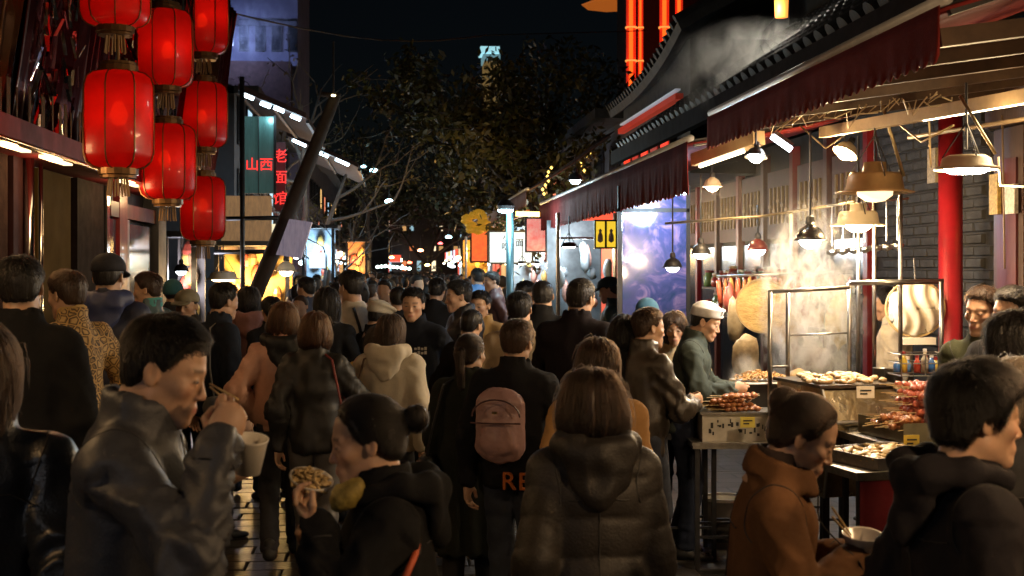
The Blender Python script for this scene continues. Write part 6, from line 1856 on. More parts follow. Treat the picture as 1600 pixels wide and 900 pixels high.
    dsp = np.zeros(len(V)); so = seed * 3.7 + px * .013
    armw = np.zeros(len(V))
    for sd in 'LR':
        sh, el, wr = J[sd][:3]
        for a, b, l0 in ((sh, el, 0.0), (el, wr, .285)):
            ba = b - a; t = np.clip((V - a) @ ba / (ba @ ba), 0, 1)
            q = V - a - t[:, None] * ba
            dist = np.linalg.norm(q, axis=1)
            wgt = np.clip((.105 - dist) / .03, 0, 1) * ((t > .05) if l0 == 0 else 1)
            u = l0 + t * np.linalg.norm(ba)
            el_d = np.abs(u - .285)
            ang = vnoise(V * 9 + so)
            if top == 'puffer':
                rr = np.abs(np.sin(pi * u / .10 + 1.5 * vnoise(V * 6 + so))) ** .5 * .008 - .003
            else:
                fr = frame(ba, (0, 0, 1)); cph = q @ fr[:, 0] / (dist + 1e-6); sph = q @ fr[:, 1] / (dist + 1e-6)
                n3 = vnoise(np.stack([u * 17 + 1.1 * cph + .7 * sph + so, .62 * cph + 5, .62 * sph + so], 1))
                n4 = vnoise(np.stack([u * 9 - 1.3 * cph + so + 9, .55 * cph + 2, .55 * sph + so], 1))
                rr = ((1 - np.abs(2 * n3 - 1)) ** 2 - .4) * (.006 + .014 * np.exp(-(el_d / .11) ** 2) + .008 * np.exp(-((u - .52) / .07) ** 2))
                rr = rr + ((1 - np.abs(2 * n4 - 1)) ** 2 - .4) * .011
                rr = rr * (fold / .010)
            new = wgt > armw
            dsp = np.where(new, rr * wgt + dsp * (1 - wgt), dsp); armw = np.maximum(armw, wgt)
    tor = 1 - armw
    if top == 'puffer':
        zz = V[:, 2] + .012 * (vnoise(V * 5 + so) - .5) + .10 * np.abs(V[:, 0])
        dsp += tor * (np.abs(np.sin(pi * zz / .125)) ** .38 * .017 - .009)
        dsp += (fbm(V * 14 + so) - .45) * .008
    else:
        n1 = vnoise(V * np.array([9, 9, 4]) + so); n2 = vnoise(V * np.array([17, 17, 8]) + so + 5)
        dsp += tor * ((1 - np.abs(2 * n1 - 1)) - .5) * fold * 1.7
        dsp += ((1 - np.abs(2 * n2 - 1)) - .5) * fold * .8
        if hem < .6:
            ang = np.arctan2(V[:, 0], V[:, 1])
            dsp += tor * np.clip((1.0 - V[:, 2]) / .4, 0, 1) * .014 * np.sin(ang * 9 + 3 * n1)
    if top in ('bomber', 'hoodie') :
        dsp += np.where(V[:, 2] < hem + .055, -.018, 0) * tor
    V = V + nn * dsp[:, None]
    tm = cloth(tc, tk)
    me = to_mesh(gname, V * s, Q, True, None, [tm])
    jk = link(gname, me, root)
    if lod == 0:          # sewn seams lying on the cloth
        def seam(pts, nm='seam'):
            P_ = np.array(pts, float); out = []
            for p in P_:
                dd = ((V - p) ** 2).sum(1); ids = np.argsort(dd)[:5]; wq = 1 / (dd[ids] + 1e-5)
                out.append((V[ids] * wq[:, None]).sum(0) / wq.sum() + nn[ids].mean(0) * .0012)
            out = np.array(out)
            for _ in range(2): out[1:-1] = .5 * out[1:-1] + .25 * (out[:-2] + out[2:])
            a_ = MB(); a_.tube([p * s for p in out], .0021, 5); a_.build(nm, SEAM, jk)
        for sx in (-1, 1):
            sh = J['L' if sx < 0 else 'R'][0]; ax = T(sx * (sw + .02), 0, 1.36) - T(0, 0, 1.40); fr = frame(ax)
            seam([sh + fr @ np.array([.10 * cos(q), .10 * sin(q), -.012]) for q in np.linspace(.2, 2 * pi + .2, 40)])
            wr_ = J['L' if sx < 0 else 'R'][2]; fr = frame(wr_ - J['L' if sx < 0 else 'R'][1])
            seam([wr_ + fr @ np.array([.05 * cos(q), .05 * sin(q), -.045]) for q in np.linspace(0, 2 * pi, 24)], 'cuff_seam')
        seam([T(0, -.2, z_) for z_ in np.linspace(1.40, hem + .03, 40)], 'back_seam')
        seam([T(x_, -.2, 1.30) for x_ in np.linspace(-sw * .95, sw * .95, 30)], 'yoke_seam')
        seam([T(0, .2, z_) for z_ in np.linspace(1.45, hem + .03, 40)], 'zip')
    if hood:
        def hf(p):
            pth = [(-.098, .055, 1.452), (-.112, -.045, 1.468), (-.075, -.118, 1.455), (0, -.140, 1.440), (.075, -.118, 1.455), (.112, -.045, 1.468), (.098, .055, 1.452)]
            dd = None
            rr = (.026, .036, .043, .045, .043, .036, .026)
            k_ = .85 if fem else 1.0
            for i in range(6):
                a = T(*pth[i]); b = T(*pth[i+1])
                e = s_cone(p, a, b, rr[i] * hood, rr[i+1] * hood)
                dd = e if dd is None else smin(dd, e, .02)
            dd = smin(dd, s_ell(p, T(0, -.125, 1.385), (.098 * hood, .042 * hood, .085), Rl), .035)
            dd = smin(dd, s_ell(p, T(0, -.145, 1.32), (.05 * hood, .030 * hood, .05), Rl), .03)
            return dd
        c = T(0, -.06, 1.40)
        V, Q = nets(hf, c - np.array([.24, .20, .2]), c + np.array([.24, .2, .16]), (.010, .016, .026)[lod])
        V = relax(V, Q, 1, .4); nn = vnormals(V, Q)
        n1 = vnoise(V * 13 + so)
        V = V + nn * (((1 - np.abs(2 * n1 - 1)) - .5) * .016)[:, None]
        link('hood', to_mesh('hood', V * s, Q, True, None, [cloth(hoodc, tk) if hoodc else tm]), jk)
    if collarc:
        def cf(p):
            q = (p - T(0, -.002, 1.47)) @ Rl.astype(np.float32)
            rad = np.sqrt(q[:, 0] ** 2 + (q[:, 1] * 1.05) ** 2)
            return smax(np.abs(rad - .066) - .008, np.abs(q[:, 2] - .018 - .12 * (-q[:, 1])) - .042, .008)
        c = T(0, 0, 1.48)
        V, Q = nets(cf, c - .12, c + .12, (.008, .012, .016)[lod])
        link('collar', to_mesh('collar', V * s, Q, True, None, [cloth(collarc, 'wool')]), jk)
    if legs:
        lw = .012
        def lf(p):
            dd = s_cone(p, (-.03, 0, .95), (.03, 0, .95), .108, .108, (1.05, .95, 1))
            for sd in 'LR':
                hj, kn, an = feet[sd]
                dd = smin(dd, s_cone(p, hj, kn, .082 + lw * .5, .060 + lw), .025)
                dd = smin(dd, s_cone(p, kn, an, .058 + lw, .046 + lw), .02)
            return smax(dd, .07 - p[:, 2], .01)
        lp = np.array([f_ for s_ in 'LR' for f_ in feet[s_]])
        V, Q = nets(lf, lp.min(0) - .16, lp.max(0) + .14, (.016, .022, .032)[lod])
        V = relax(V, Q, 1, .4); nn = vnormals(V, Q)
        n1 = vnoise(V * np.array([8, 8, 22]) + so)
        amp = .008 + .012 * np.exp(-((V[:, 2] - .12) / .1) ** 2) + .006 * np.exp(-((V[:, 2] - .5) / .1) ** 2)
        V = V + nn * ((1 - np.abs(2 * n1 - 1) - .5) * amp)[:, None]
        link('trousers', to_mesh('trousers', V * s, Q, True, None, [cloth(pc, pk)]), root)
        for sd, sx in (('L', -1), ('R', 1)):
            an = feet[sd][2]
            zb = an[2] - .085
            def sf(p):
                dd = s_cone(p, an + (0, -.035, -.045), an + (0, .075, -.058), .042, .036, (1, 1, .9))
                dd = smin(dd, s_cone(p, an + (0, .05, -.055), an + (0, .155, -.066), .036, .026, (1.15, 1, .8)), .03)
                dd = smin(dd, s_cone(p, an + (0, -.02, -.03), an + (0, -.015, .03), .042, .044), .03)
                return smax(dd, zb + .004 - p[:, 2], .006)
            V, Q = nets(sf, an - (.1, .12, .1), an + (.1, .24, .08), (.012, .014, .022)[lod])
            link('shoe', to_mesh('shoe', V * s, Q, True, None, [mat('shoe_%d_%d_%d' % tuple(int(99 * c) for c in shoe), shoe, .5, var=.3)]), root)
    # ---- hair and hats
    hm = hair_mat(hc)
    srad = .00042
    if not strandn and hair:
        strandn = (4000, 2600, 1100)[lod]; srad = (.0005, .0008, .0014)[lod]
    if hat: strandn = 0
    hv = None
    if hair:
        V, Q = hair_shell(hair, lod)
        r2 = np.random.default_rng(seed + 5)
        V = V * np.array([hs * (1 + r2.uniform(-.02, .02)), 1 + r2.uniform(-.02, .03), 1])
        if hat: V = V[:, :] * np.array([.985, .985, .96])
        if hair in ('long', 'longtuck') and pitch:      # long hair hangs plumb
            pass
        ho = link('hair', to_mesh('hair', (V @ Rh.T + hcen) * s, Q, True, None, [hm]), root)
        if strandn:
            S = strands(hair, strandn, seed) * np.array([hs, 1, 1])
            S = (S.reshape(-1, 3) @ Rh.T + hcen) * s
            cu = bpy.data.hair_curves.new('hair_strands')
            cu.add_curves([7] * strandn)
            cu.position_data.foreach_set('vector', S.astype(np.float32).ravel())
            ra = cu.attributes.get('radius') or cu.attributes.new('radius', 'FLOAT', 'POINT')
            ra.data.foreach_set('value', np.tile(np.array([1, 1, 1, .95, .85, .65, .3]) * srad, strandn).astype(np.float32))
            cu.materials.append(strand_mat(hc))
            so_ = bpy.data.objects.new('hair_strands', cu)
            COL.objects.link(so_); so_.parent = ho
    if hat:
        if hat in ('cap', 'flatcap'):
            def cf(p):
                q = p
                dd = s_ell(q, (0, -.008, .052), (.092, .112, .082))
                dd = smax(dd, .030 - q[:, 2] + .12 * q[:, 1], .008)
                if hat == 'flatcap':
                    dd = smin(dd, s_ell(q, (0, .015, .085), (.112, .135, .030), rotx(-.12)), .02)
                br = smax(s_ell(q, (0, .115, .032), (.078, .085, .012), rotx(-.15)), .04 - q[:, 1], .01)
                return smin(dd, br, .008)
            lo, hi = (-.14, -.16, -.02), (.14, .23, .16)
        elif hat == 'beanie':
            def cf(p):
                dd = s_ell(p, (0, -.012, .040), (.090, .108, .092))
                dd = smax(dd, .012 - p[:, 2] + .30 * p[:, 1], .008)
                rim = s_ell(p, (0, -.012, .03), (.094, .112, .09))
                rim = smax(rim, np.abs(p[:, 2] - .026 - .30 * p[:, 1]) - .02, .006)
                return smin(dd, rim, .006)
            lo, hi = (-.13, -.15, -.08), (.13, .14, .16)
        elif hat == 'skullcap':
            def cf(p):
                dd = s_ell(p, (0, -.012, .060), (.088, .106, .075))
                rad = np.sqrt((p[:, 0] / .089) ** 2 + ((p[:, 1] + .012) / .108) ** 2)
                band = smax((rad - 1) * .09, np.abs(p[:, 2] - .068 - .22 * p[:, 1]) - .034, .012)
                dd = smax(smin(dd, band, .01), .036 - p[:, 2] + .22 * p[:, 1], .006)
                return dd
            lo, hi = (-.13, -.15, -.04), (.13, .14, .17)
        V, Q = nets(cf, lo, hi, (.006, .0085, .013)[lod])
        V = relax(V, Q, 1, .4)
        link('hat', to_mesh('hat', (V @ Rh.T + hcen) * s, Q, True, None, [cloth(hatc, 'knit' if hat == 'beanie' else 'denim')]), root)
    info = dict(root=root, s=s, T=T, Rl=Rl, Rh=Rh, hcen=hcen, J=J, A=A, loc=root_loc, jacket=jk)
    info['W'] = lambda p: rotz(A) @ (np.asarray(p, float) * s) + root_loc
    PEOPLE.append(info)
    return info
# ================================================================ the crowd
DK = (.022, .022, .025); BLK = (.012, .012, .013); NAVY = (.02, .028, .055); JEAN = (.045, .055, .085); GREY = (.075, .078, .088)
def cup(label, p, r0, r1, h, tilt=(0, 0, 1), food=None, name='paper_bowl', m_=None):
    root = empty(name, p, label, 'bowl'); R = frame(tilt)
    a = MB(); a.lathe([(.001, 0), (r0, 0), (r1, h), (r1 * 1.05, h + .002), (r1 * 1.05, h + .006), (r1 * .95, h + .004), (r0 * .93, .006), (.001, .006)], n=26, M=R); a.build('wall', m_ or mat('paper_white', (.70, .66, .60), .55, var=.12), root, smooth=True)
    if food:
        a = MB(); rr = np.random.default_rng(5)
        for k in range(70):
            q = rr.uniform(0, 2 * pi); ra = r1 * .85 * sqrt(rr.random()); z_ = h * .8 + .025 * (1 - (ra / r1) ** 2) * rr.uniform(.5, 1.4); an = rr.uniform(0, 6)
            pts = [R @ np.array([(ra * cos(q) + .008 * j * cos(an + j * .9)) * .9, (ra * sin(q) + .008 * j * sin(an + j * .9)) * .9, z_ + .004 * sin(j * 1.5)]) for j in range(4)]
            a.tube(pts, .0035, 5)
        o = a.build('food', food, root, smooth=True); o['kind'] = 'stuff'
    return root
def sticks(label, a_, b_, sep=.012):
    a_ = np.asarray(a_); b_ = np.asarray(b_); root = empty('chopsticks', a_, label, 'chopsticks')
    for k in (-1, 1):
        a = MB(); a.tube([np.array([0, 0, k * sep * .3]), b_ - a_ + np.array([0, 0, k * sep])], [.002, .0032], 6); a.build('stick', STICK, root)
NOOD = mat('noodles', (.62, .44, .20), .45, var=.3, scale=40)

# --- nearest people
n1 = person('man in a dark grey zipped jacket eating from a white cup with chopsticks', 258, 482, 3.0, -88, 'jacket', (.045, .047, .056), 'nylon', (.03, .03, .035), hair='short', yaw=0, pitch=12, lean=6,
            armR=dict(at=(.16, .265, 1.42), pole=(.55, .10, -1), hand='pinch', dir=(-.25, .30, .85), up=(.8, .3, .1)), armL=dict(at=(-.14, .19, 1.29), pole=(-.8, -.2, -.8), hand='cup', dir=(.40, .75, .30), up=(.1, -.2, -1)), strandn=15000, seed=1)
cup('white paper cup held by the man in the grey jacket', P(386, 738, 2.95), .030, .040, .078, (.12, -.2, 1))
sticks('wooden chopsticks raised to the mouth of the man in grey', P(328, 602, 2.98), P(372, 632, 2.88))
n2 = person('woman in a black hooded coat with her hair in a bun eating noodles', 572, 612, 3.15, 97, 'jacket', (.011, .011, .012), 'wool', BLK, hair='bun', hc='soft_black', pitch=6, lean=5, fem=True, hood=.85,
            armL=dict(at=(-.12, .22, 1.37), pole=(-.7, -.2, -1), hand='cup', dir=(.35, .55, .6), up=(-.3, .2, -1)), armR=dict(at=(.06, .20, 1.25), pole=(.8, 0, -1), hand='cup', dir=(-.3, .6, .4), up=(.2, .2, -1)), strandn=15000, seed=2)
cup('paper bowl heaped with noodles held up by the woman with the bun', P(480, 775, 3.12), .028, .052, .045, (.25, -.35, 1), NOOD)
a = MB(); pts = [P(655, 835, 3.10), P(648, 868, 3.02), P(630, 910, 2.95)]; a.tube(pts, .009, 8); tag(a.build('bag_strap', mat('orange_strap', (.50, .09, .03), .6), smooth=True), 'orange strap across the back of the woman with the bun', 'strap')
a = MB(); c = P(540, 775, 3.05); b_ = lump(7, (.050, .03, .030), 8); o = b_.build('yellow_bag', mat('yellow_paper', (.34, .25, .05), .7, var=.6, scale=34, bump=.6, bscale=40), None, True, loc=(0, 0, 0)); o.location = tuple(c); o.rotation_euler = (0, -.7, 0); tag(o, 'crumpled yellow wrapper under the chin of the woman with the bun', 'wrapper')
n3 = person('woman with bobbed dark hair in a quilted black puffer jacket seen from behind', 925, 573, 3.85, 4, 'puffer', (.020, .0165, .014), 'quilt', DK, hair='bob', hc='dark_brown', pitch=6, lean=2, fem=True, hood=1.05, hoodc=(.017, .014, .012), strandn=16000, seed=3, wide=1.02, hs=1.12)
n4 = person('woman in a brown wool coat looking down into a plastic bowl', 1256, 602, 3.4, -100, 'coat', (.125, .060, .027), 'wool', DK, hair='clip', hc='dark_brown', pitch=22, yaw=0, lean=6, fem=True, collar='wide', collarc=(.05, .035, .03),
            armR=dict(at=(.10, .27, 1.235), pole=(.8, -.1, -1), hand='pinch', dir=(-.55, .75, .15), up=(.5, .5, .6)), armL=dict(at=(-.10, .27, 1.19), pole=(-.8, -.1, -1), hand='cup', dir=(.55, .85, .05), up=(-.1, .2, -1)), strandn=15000, seed=4)
cup('clear plastic bowl held by the woman in the brown coat', P(1346, 866, 3.30), .032, .050, .050, (0, -.15, 1), None, 'plastic_bowl', mat('clear_plastic', (.62, .55, .46), .25, var=.1, spec=.6))
sticks('chopsticks in the hand of the woman in the brown coat', P(1330, 838, 3.3), P(1300, 800, 3.25))
n5 = person('man with thick black hair in a dark hooded jacket at the right edge', 1530, 568, 2.95, -84, 'jacket', (.020, .018, .021), 'wool', DK, hair='messy', pitch=2, lean=4, hood=.85, collar='low', strandn=15000, seed=5, yaw=-4)
n6 = person('long haired woman in a shiny black leather jacket at the left edge', -28, 505, 3.2, 12, 'jacket', (.016, .018, .022), 'leather', DK, hair='long', hc='dark_brown', fem=True, strandn=7000, seed=6, wide=1.15)
n7 = person('dark haired man cut by the right edge behind the hooded man', 1590, 488, 4.4, -70, 'jacket', DK, 'wool', hair='messy', seed=7, strandn=3500)
n8 = person('grey brown haired woman low at the right edge', 1592, 556, 3.7, -40, 'coat', (.03, .03, .033), 'wool', hair='bob', hc='grey', fem=True, seed=8, strandn=4000)
# --- left shop front, standing on the kerb
person('man in a long plain black coat at the far left', 32, 398, 5.0, 8, 'coat', BLK, 'wool', hair='short', yaw=10, base=.115, seed=9, wide=1.06, lod=1)
person('man in a patterned tan and black jacket holding his hand to his face', 104, 420, 6.4, 60, 'jacket', (.3, .2, .1), 'camo', hair='short', hc='dark_brown', base=.115, seed=10, collarc=(.45, .30, .12), armL=dict(at=(-.16, .16, 1.40), pole=(-.7, .2, -1), hand='flat', dir=(.2, .2, 1)))
person('man in a dark cap and navy quilted jacket by the shop window', 170, 393, 7.4, 2, 'puffer', (.022, .026, .055), 'nylon', hair='crop', hat='cap', hatc=(.022, .022, .03), base=.115, seed=11, hood=1.15, hoodc=(.035, .045, .12), yaw=0)
person('man in profile with a teal collar below the window', 230, 424, 9.0, 75, 'jacket', (.06, .10, .11), 'nylon', hair='short', hc='dark_brown', base=.115, seed=12, collarc=(.10, .36, .36))
person('person in a dark teal beanie by the dark column', 271, 434, 11, 20, 'jacket', DK, 'wool', hair='crop', hat='beanie', hatc=(.03, .10, .12), base=.115, seed=13)
person('person in a khaki camouflage cap behind the man eating', 292, 450, 9.6, -10, 'jacket', (.04, .035, .03), 'wool', hair='crop', hat='cap', hatc=(.26, .23, .15), seed=14, yaw=180)
person('man in a dark navy jacket turned to the right near the stall', 350, 440, 8.6, -52, 'jacket', (.016, .020, .030), 'wool', hair='short', seed=15, wide=1.08)
person('dark haired person with a pink hood in the left crowd', 388, 446, 10.6, 6, 'hoodie', (.34, .17, .15), 'knit', hair='bob', hc='soft_black', fem=True, seed=16, hood=1.0)
person('short person in black between the pink hood and the pink bomber', 424, 462, 10.2, 30, 'jacket', BLK, 'wool', hair='short', seed=17)
# --- walking away, middle of the street
person('woman in a pink bomber jacket with a black hood and brown bob', 444, 471, 8.1, 12, 'bomber', (.62, .34, .25), 'nylon', (.05, .05, .06), 'denim', hair='bob', hc='brown', fem=True, seed=18, hood=1.0, hoodc=(.012, .012, .012), stride=.17, wide=1.08, lod=1)
person('brown haired woman in a plain black jacket and shiny jeans', 493, 486, 7.5, -4, 'jacket', (.014, .013, .012), 'nylon', (.12, .11, .10), 'leather', hair='bob', hc='brown', fem=True, seed=19, stride=.18, shoe=(.05, .04, .035), wide=1.05)
person('woman with long hair in a beige hoodie walking away', 612, 489, 7.8, -8, 'hoodie', (.54, .47, .36), 'knit', (.04, .042, .05), 'denim', hair='long', hc='dark_brown', fem=True, seed=20, hood=1.12, stride=.16, shoe=(.6, .52, .42), wide=1.22)
person('person in a mustard jacket half hidden by the beige hoodie', 590, 508, 8.6, 10, 'jacket', (.38, .24, .07), 'wool', hair='bob', hc='soft_black', fem=True, seed=21, wide=1.1)
person('woman with long black hair in a black top left of the white shirt', 511, 448, 9.3, 6, 'jacket', BLK, 'wool', hair='long', hc='soft_black', fem=True, seed=22)
ws = person('tall man in a white shirt with a dark strap down his back', 548, 421, 9.9, 18, 'shirt', (.66, .60, .52), 'denim', hair='short', seed=23, collar='low', yaw=20, lod=1)
person('person in a white flat cap and dark coat turned to the right', 592, 466, 9.7, -50, 'jacket', BLK, 'wool', hair='crop', hat='flatcap', hatc=(.50, .45, .36), seed=24, pitch=10)
cm = person('man facing the camera in a navy jacket with white chest lettering', 645, 448, 9.2, 176, 'jacket', (.016, .020, .032), 'wool', hair='short', seed=25, wide=1.1, lod=1)
person('man seen from behind with a white earpiece deep in the crowd', 683, 433, 12.6, -20, 'jacket', BLK, 'wool', hair='short', seed=26)
person('man in profile looking left in a dark zipped jacket', 716, 436, 10.0, 118, 'jacket', (.015, .016, .022), 'nylon', hair='short', seed=27, yaw=-10, lod=1)
person('young woman in a tan jacket facing the camera', 750, 453, 10.2, 165, 'jacket', (.42, .28, .13), 'wool', hair='short', hc='soft_black', fem=True, seed=28, lod=1, yaw=-12)
person('short dark haired person in front of the tan jacketed woman', 737, 481, 9.0, -40, 'jacket', BLK, 'wool', hair='crop', seed=29)
person('woman with a low ponytail in a long dark green coat', 736, 520, 6.7, -6, 'coat', (.022, .024, .019), 'wool', DK, hair='pony', hc='dark_brown', fem=True, seed=30, wide=1.08, yaw=-14)
bp_ = person('man in a black jacket wearing a pink backpack and glasses', 808, 498, 6.3, -12, 'jacket', (.013, .013, .015), 'wool', JEAN, 'denim', hair='short', hc='dark_brown', seed=31, wide=1.06, yaw=-22)
person('man in a beige jacket behind the backpack wearer', 812, 455, 8.5, -8, 'jacket', (.36, .27, .17), 'wool', hair='short', seed=32, wide=1.1, yaw=-15)
person('man in a black coat left of the broad dark suit', 848, 436, 9.8, -12, 'jacket', BLK, 'wool', hair='crop', seed=33, lod=1)
person('broad man in a dark suit seen from behind under the awning', 908, 432, 8.0, -22, 'long_jacket', (.013, .010, .013), 'wool', hair='crop', hc='soft_black', seed=34, wide=1.14, yaw=-12)
person('man looking right in the crowd left of the lamp post', 822, 438, 12.4, -70, 'jacket', DK, 'wool', hair='short', seed=35)
person('stall keeper in dark teal facing left beside the blue glass', 951, 430, 12.6, 80, 'jacket', (.02, .06, .075), 'nylon', hair='crop', hat='cap', hatc=(.02, .04, .05), seed=36, pitch=12)
person('woman with long dark hair in a camel coat behind the puffer jacket', 935, 526, 5.1, -4, 'coat', (.40, .22, .085), 'wool', hair='long', hc='dark_brown', fem=True, seed=37, wide=1.06, lod=1)
person('black haired woman in black left of the leather jacket', 976, 490, 7.4, -10, 'jacket', BLK, 'wool', hair='bob', hc='black', fem=True, seed=38)
person('man in a dark leather sleeved jacket holding a snack', 1014, 480, 7.3, -58, 'jacket', (.050, .040, .030), 'leather', hair='short', hc='dark_brown', seed=39, lod=1, armR=dict(at=(.10, .30, 1.13), pole=(.7, -.2, -1), hand='pinch', dir=(-.2, .8, .3)), yaw=-5)
person('person in a blue beanie before the blue glass', 1012, 463, 9.6, -30, 'jacket', (.03, .05, .09), 'wool', hair='crop', hat='beanie', hatc=(.04, .12, .22), seed=40)
person('young woman in a cream scarf facing the camera beside the vendor', 1054, 484, 8.6, 172, 'jacket', (.46, .36, .22), 'wool', hair='longtuck', hc='dark_brown', fem=True, seed=41, lod=1, pitch=10, yaw=-8, collarc=(.5, .42, .3))
vd = person('vendor in a white cap and grey green jacket tending the food', 1103, 464, 8.15, -103, 'jacket', (.050, .062, .055), 'wool', NAVY, 'denim', hair='crop', hat='skullcap', hatc=(.74, .72, .70), seed=42, lod=0, pitch=10, lean=9, yaw=0, stride=.04,
            armR=dict(at=(.12, .34, 1.13), pole=(.8, -.3, -.8), hand='pinch', dir=(-.1, .9, .1)), armL=dict(at=(-.10, .36, 1.10), pole=(-.8, -.3, -.8), hand='relax', dir=(.1, .9, 0)))
person('stall worker in white behind the hanging cloth', 1388, 448, 9.3, 60, 'jacket', (.66, .58, .46), 'denim', hair='short', seed=43, lod=1)
person('man with a brown fringe in an olive jacket by the red column', 1536, 445, 6.5, 148, 'jacket', (.055, .06, .035), 'wool', hair='short', hc='dark_brown', seed=44, lod=0, yaw=-6)
person('man with short black hair looking left at the right edge', 1582, 445, 6.2, 140, 'jacket', DK, 'wool', hair='short', seed=45, lod=0)
person('person in a blue lit jacket far down the right side', 746, 418, 17, 20, 'jacket', (.10, .22, .45), 'nylon', hair='short', seed=46)  # blue light on the jacket is put into its cloth colour
person('person in dark clothes beside the far blue jacket', 768, 423, 16, 100, 'jacket', (.10, .05, .05), 'nylon', hair='short', seed=47)
person('person in a dusky blue shirt by the yellow stall', 478, 432, 13.2, 60, 'shirt', (.07, .09, .15), 'denim', hair='short', seed=48)
person('person with a pale face turned left beside the white shirt', 529, 440, 12.4, 120, 'jacket', DK, 'wool', hair='short', seed=49)
person('dark head between the white shirt and the facing man', 622, 446, 11.6, 10, 'jacket', BLK, 'wool', hair='crop', seed=50)

# --- details worn or carried
def on_back(info, lx, lz, out, sz, shape):        # local position on the back of a torso
    return info['W'](info['T'](lx, -out, lz))
i_ = bp_; c = i_['W'](i_['T'](-.03, -.20, 1.20)); R = rotz(i_['A'])
bag = empty('backpack', c, 'dusty pink backpack on the man in the black jacket', 'backpack', rz=i_['A'])
def bagf(p):
    d_ = s_cone(p, (0, 0, -.12), (0, 0, .08), .085, .082, (1.45, .80, 1))
    d_ = smax(d_, -.235 - p[:, 2], .03); d_ = smin(d_, s_cone(p, (0, -.055, -.10), (0, -.05, -.02), .06, .055, (1.5, .7, 1)), .015)
    return d_
V, Q = nets(bagf, (-.19, -.17, -.27), (.19, .13, .23), .011); V = relax(V, Q, 1, .4); nn = vnormals(V, Q); V = V + nn * ((fbm(V * 22) - .45) * .016)[:, None]
PINK = mat('pink_nylon', (.42, .25, .235), .42, var=.25, scale=6, bump=.25, bscale=40)
link('body', to_mesh('body', V, Q, True, None, [PINK]), bag)
a = MB(); a.tube([(.115 * cos(q), -.096 - .012 * sin(q), .03 + .08 * sin(q)) for q in np.linspace(0, pi, 15)], .0045, 5); a.build('zip', mat('zip_dark', (.10, .05, .05), .4), bag)
a = MB(); a.tube([(-.12, -.10, .0), (0, -.115, .0), (.12, -.10, .0)], .004, 5); a.build('seam', mat('zip_dark', (.1, .05, .05)), bag)
a = MB(); a.box((-.012, -.128, .045), (.012, -.112, .057)); a.build('pull', mat('brass', (.5, .3, .1)), bag)
for sx in (-1, 1):
    a = MB(); g = [[(sx * (.075 + .01 * k) + dx, .09 + .03 * k + .0, .10 + .045 * k - .008 * k * k) for dx in (-.022, .022)] for k in range(5)]; a.grid(g, .008); a.build('shoulder_strap', PINK, bag, smooth=True)
s_ = i_['s']
for k, ch in enumerate('RE'):
    p = i_['W'](np.array([.02 + k * .085 - .02, -.165, .90])); o = text(ch, i_['root'], p, .12, mat('orange_print', (.40, .10, .012), .7)); o.parent = i_['root']
    o.location = (.06 * s_ + k * .075 - .05, -.158 * s_, .885 * s_); o.rotation_euler = (pi / 2, 0, 0)
# glasses on the backpack wearer
a = MB(); h_ = i_['hcen']; Rh = i_['Rh']
for sx in (-1, 1):
    a.tube([(h_ + Rh @ np.array([sx * .033 + .02 * cos(q), .093, .0 + .016 * sin(q)])) * s_ for q in np.linspace(0, 2 * pi, 13)], .0016, 5)
    a.tube([(h_ + Rh @ np.array([sx * .055, .092, .004])) * s_, (h_ + Rh @ np.array([sx * .079, -.005, .008])) * s_], .0016, 5)
a.build('glasses', BLACK, i_['root'])
# chest lettering of the facing man, strap of the white shirt
i_ = cm; s_ = i_['s']
for r0 in range(2):
    for k in range(4):
        a = MB(); x = -.115 + k * .024; z_ = 1.265 - r0 * .03; y_ = .150
        a.box((x, y_, z_), (x + .017, y_ + .003, z_ + .022 - .006 * (k % 2))); V = np.array(a.v) * s_; a.v = [tuple(p) for p in V]; a.build('lettering', WHITEP, i_['root'])
i_ = ws; s_ = i_['s']; a = MB(); a.tube([i_['T'](-.02, -.118, 1.44) * s_, i_['T'](.02, -.140, 1.30) * s_, i_['T'](.06, -.140, 1.10) * s_], .012, 6); a.build('strap', BLACK, i_['root'])
# marks round the vendor's cap
i_ = vd; s_ = i_['s']; h_ = i_['hcen']; Rh = i_['Rh']
for k in range(9):
    q = -1.9 + k * .30; a = MB()
    for dq, z0, z1 in ((-.05, .055, .085), (.05, .055, .085), (0, .08, .088)):
        c0 = np.array([.0905 * sin(q + dq), -.012 + .110 * cos(q + dq), z0 + .22 * (.11 * cos(q)) ]); c1 = c0 * 1.0; c1[2] += z1 - z0
        a.tube([(h_ + Rh @ c0) * s_, (h_ + Rh @ (c1 + (np.array([-sin(q), -cos(q), 0]) * .002))) * s_], .0018, 4)
    a.build('cap_mark', mat('ink', (.03, .03, .03)), i_['root'])

def shoulder_bag(info, label, col, side, kind='leather'):
    s_ = info['s']; c = info['W'](np.array([side * .235, -.03, .92])); o_ = empty('shoulder_bag', c, label, 'bag', rz=info['A'])
    def bf(p):
        d_ = s_cone(p, (0, -.07, 0), (0, .07, 0), .10, .10, (.5, 1, 1)); return smax(d_, p[:, 2] - .075, .02)
    V, Q = nets(bf, (-.08, -.2, -.13), (.08, .2, .12), .014); nn = vnormals(V, Q); V = V + nn * ((fbm(V * 20 + side) - .45) * .012)[:, None]
    link('body', to_mesh('body', V, Q, True, None, [cloth(col, kind)]), o_)
    a = MB(); q = [(0, -.09, .07), (-side * .04, -.10, .25), (-side * .10, -.07, .50), (-side * .16, .0, .53), (-side * .10, .09, .42), (0, .09, .07)]; a.tube([np.array(p) * s_ for p in q], .007, 6); a.build('strap', cloth(col, kind), o_)
byl = {i['root']['label']: i for i in PEOPLE}
shoulder_bag(byl['woman with long hair in a beige hoodie walking away'], 'small brown bag at the hip of the beige hoodie', (.10, .05, .025), -1)
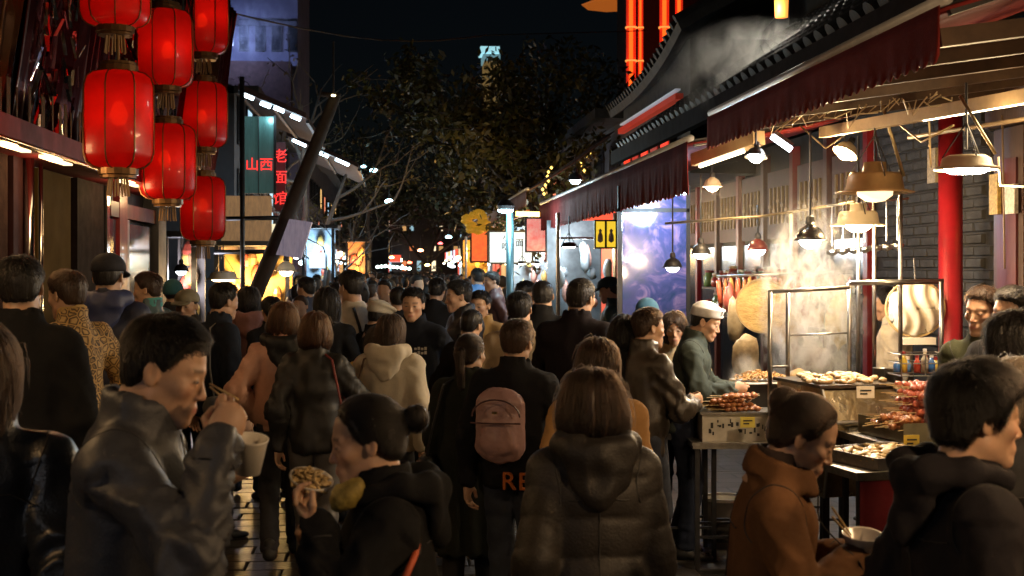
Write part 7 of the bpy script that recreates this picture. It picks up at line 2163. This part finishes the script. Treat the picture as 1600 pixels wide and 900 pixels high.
shoulder_bag(byl['brown haired woman in a plain black jacket and shiny jeans'], 'dark red bag beside the woman in shiny jeans', (.16, .02, .02), 1)
shoulder_bag(byl['woman with a low ponytail in a long dark green coat'], 'black bag hanging at the long dark green coat', (.02, .02, .02), -1)
shoulder_bag(byl['man in a dark navy jacket turned to the right near the stall'], 'grey canvas bag at the man in the navy jacket', (.14, .14, .13), 1, 'denim')
# --- far crowd: reads as one mass beyond the individuals
def far_crowd():
    r_ = np.random.default_rng(3)
    HV, HQ, HC = None, None, None
    V1, Q1 = nets(lambda p: head_sdf(p, False), (-.1, -.125, -.2), (.1, .128, .125), .018)
    fs_, lo, hi = hair_sdf('short'); V2, Q2 = nets(fs_, lo, hi, .02)
    fs_, lo, hi = hair_sdf('bob'); V3, Q3 = nets(fs_, lo, hi, .022)
    def bodyf(p):
        d_ = s_cone(p, (0, 0, 1.0), (0, 0, 1.30), .11, .115, (1.4, 1, 1))
        for sx in (-1, 1):
            d_ = smin(d_, s_cone(p, (sx * .02, 0, 1.41), (sx * .15, 0, 1.37), .055, .06), .05); d_ = smin(d_, s_cone(p, (sx * .165, 0, 1.36), (sx * .21, 0, 1.1), .06, .05), .03); d_ = smin(d_, s_cone(p, (sx * .21, 0, 1.1), (sx * .21, .05, .88), .05, .04), .03)
            d_ = smin(d_, s_cone(p, (sx * .09, 0, .95), (sx * .09, 0, .05), .09, .055), .03)
        return d_
    V0, Q0 = nets(bodyf, (-.3, -.2, 0), (.3, .2, 1.52), .045)
    hd = np.array([0, .02, 1.59])
    Vs = []; Qs = []; Cs = []; off = 0
    spots = []
    tries = 0
    while len(spots) < 330 and tries < 9000:
        tries += 1
        d = 13.0 + 42 * r_.random() ** 1.5; px = r_.uniform(440, 905) if d > 18 else r_.uniform(455, 700)
        x, y = GX(px, d)
        if x < -1.75 or x > 1.75: continue
        if any((x - a_) ** 2 + (y - b_) ** 2 < .20 for a_, b_ in spots): continue
        spots.append((x, y))
    for (x, y) in spots:
        fem = r_.random() < .4; s = r_.uniform(.90, 1.02) * (.96 if fem else 1.0)
        A = -TH + r_.normal(0, .5) + (pi if r_.random() < .28 else 0)
        R = rotz(A)
        tc_ = [(.02, .02, .024), (.03, .03, .045), (.06, .045, .035), (.12, .10, .08), (.10, .02, .02), (.03, .05, .06), (.25, .22, .19)][r_.choice(7, p=[.36, .2, .14, .1, .06, .08, .06])]
        hcol = HAIRC['black'] if r_.random() < .7 else HAIRC['dark_brown']
        for (V, Q, C) in ((V0, Q0, np.tile(tc_, (len(V0), 1))), (V1 + hd, Q1, np.tile((.42, .25, .16), (len(V1), 1))), ((V3 if fem else V2) + hd, Q3 if fem else Q2, np.tile(hcol, (len(V3 if fem else V2), 1)))):
            Vs.append((V * s) @ R.T + np.array([x, y, 0])); Qs.append(Q + off); Cs.append(C); off += len(V)
    me = to_mesh('distant_crowd', np.vstack(Vs), np.vstack(Qs), True, np.vstack(Cs), [vcmat('crowd', .7, .3)])
    o = link('distant_crowd', me); tag(o, 'dense far crowd of dark heads filling the street', 'crowd', kind='stuff')
far_crowd()
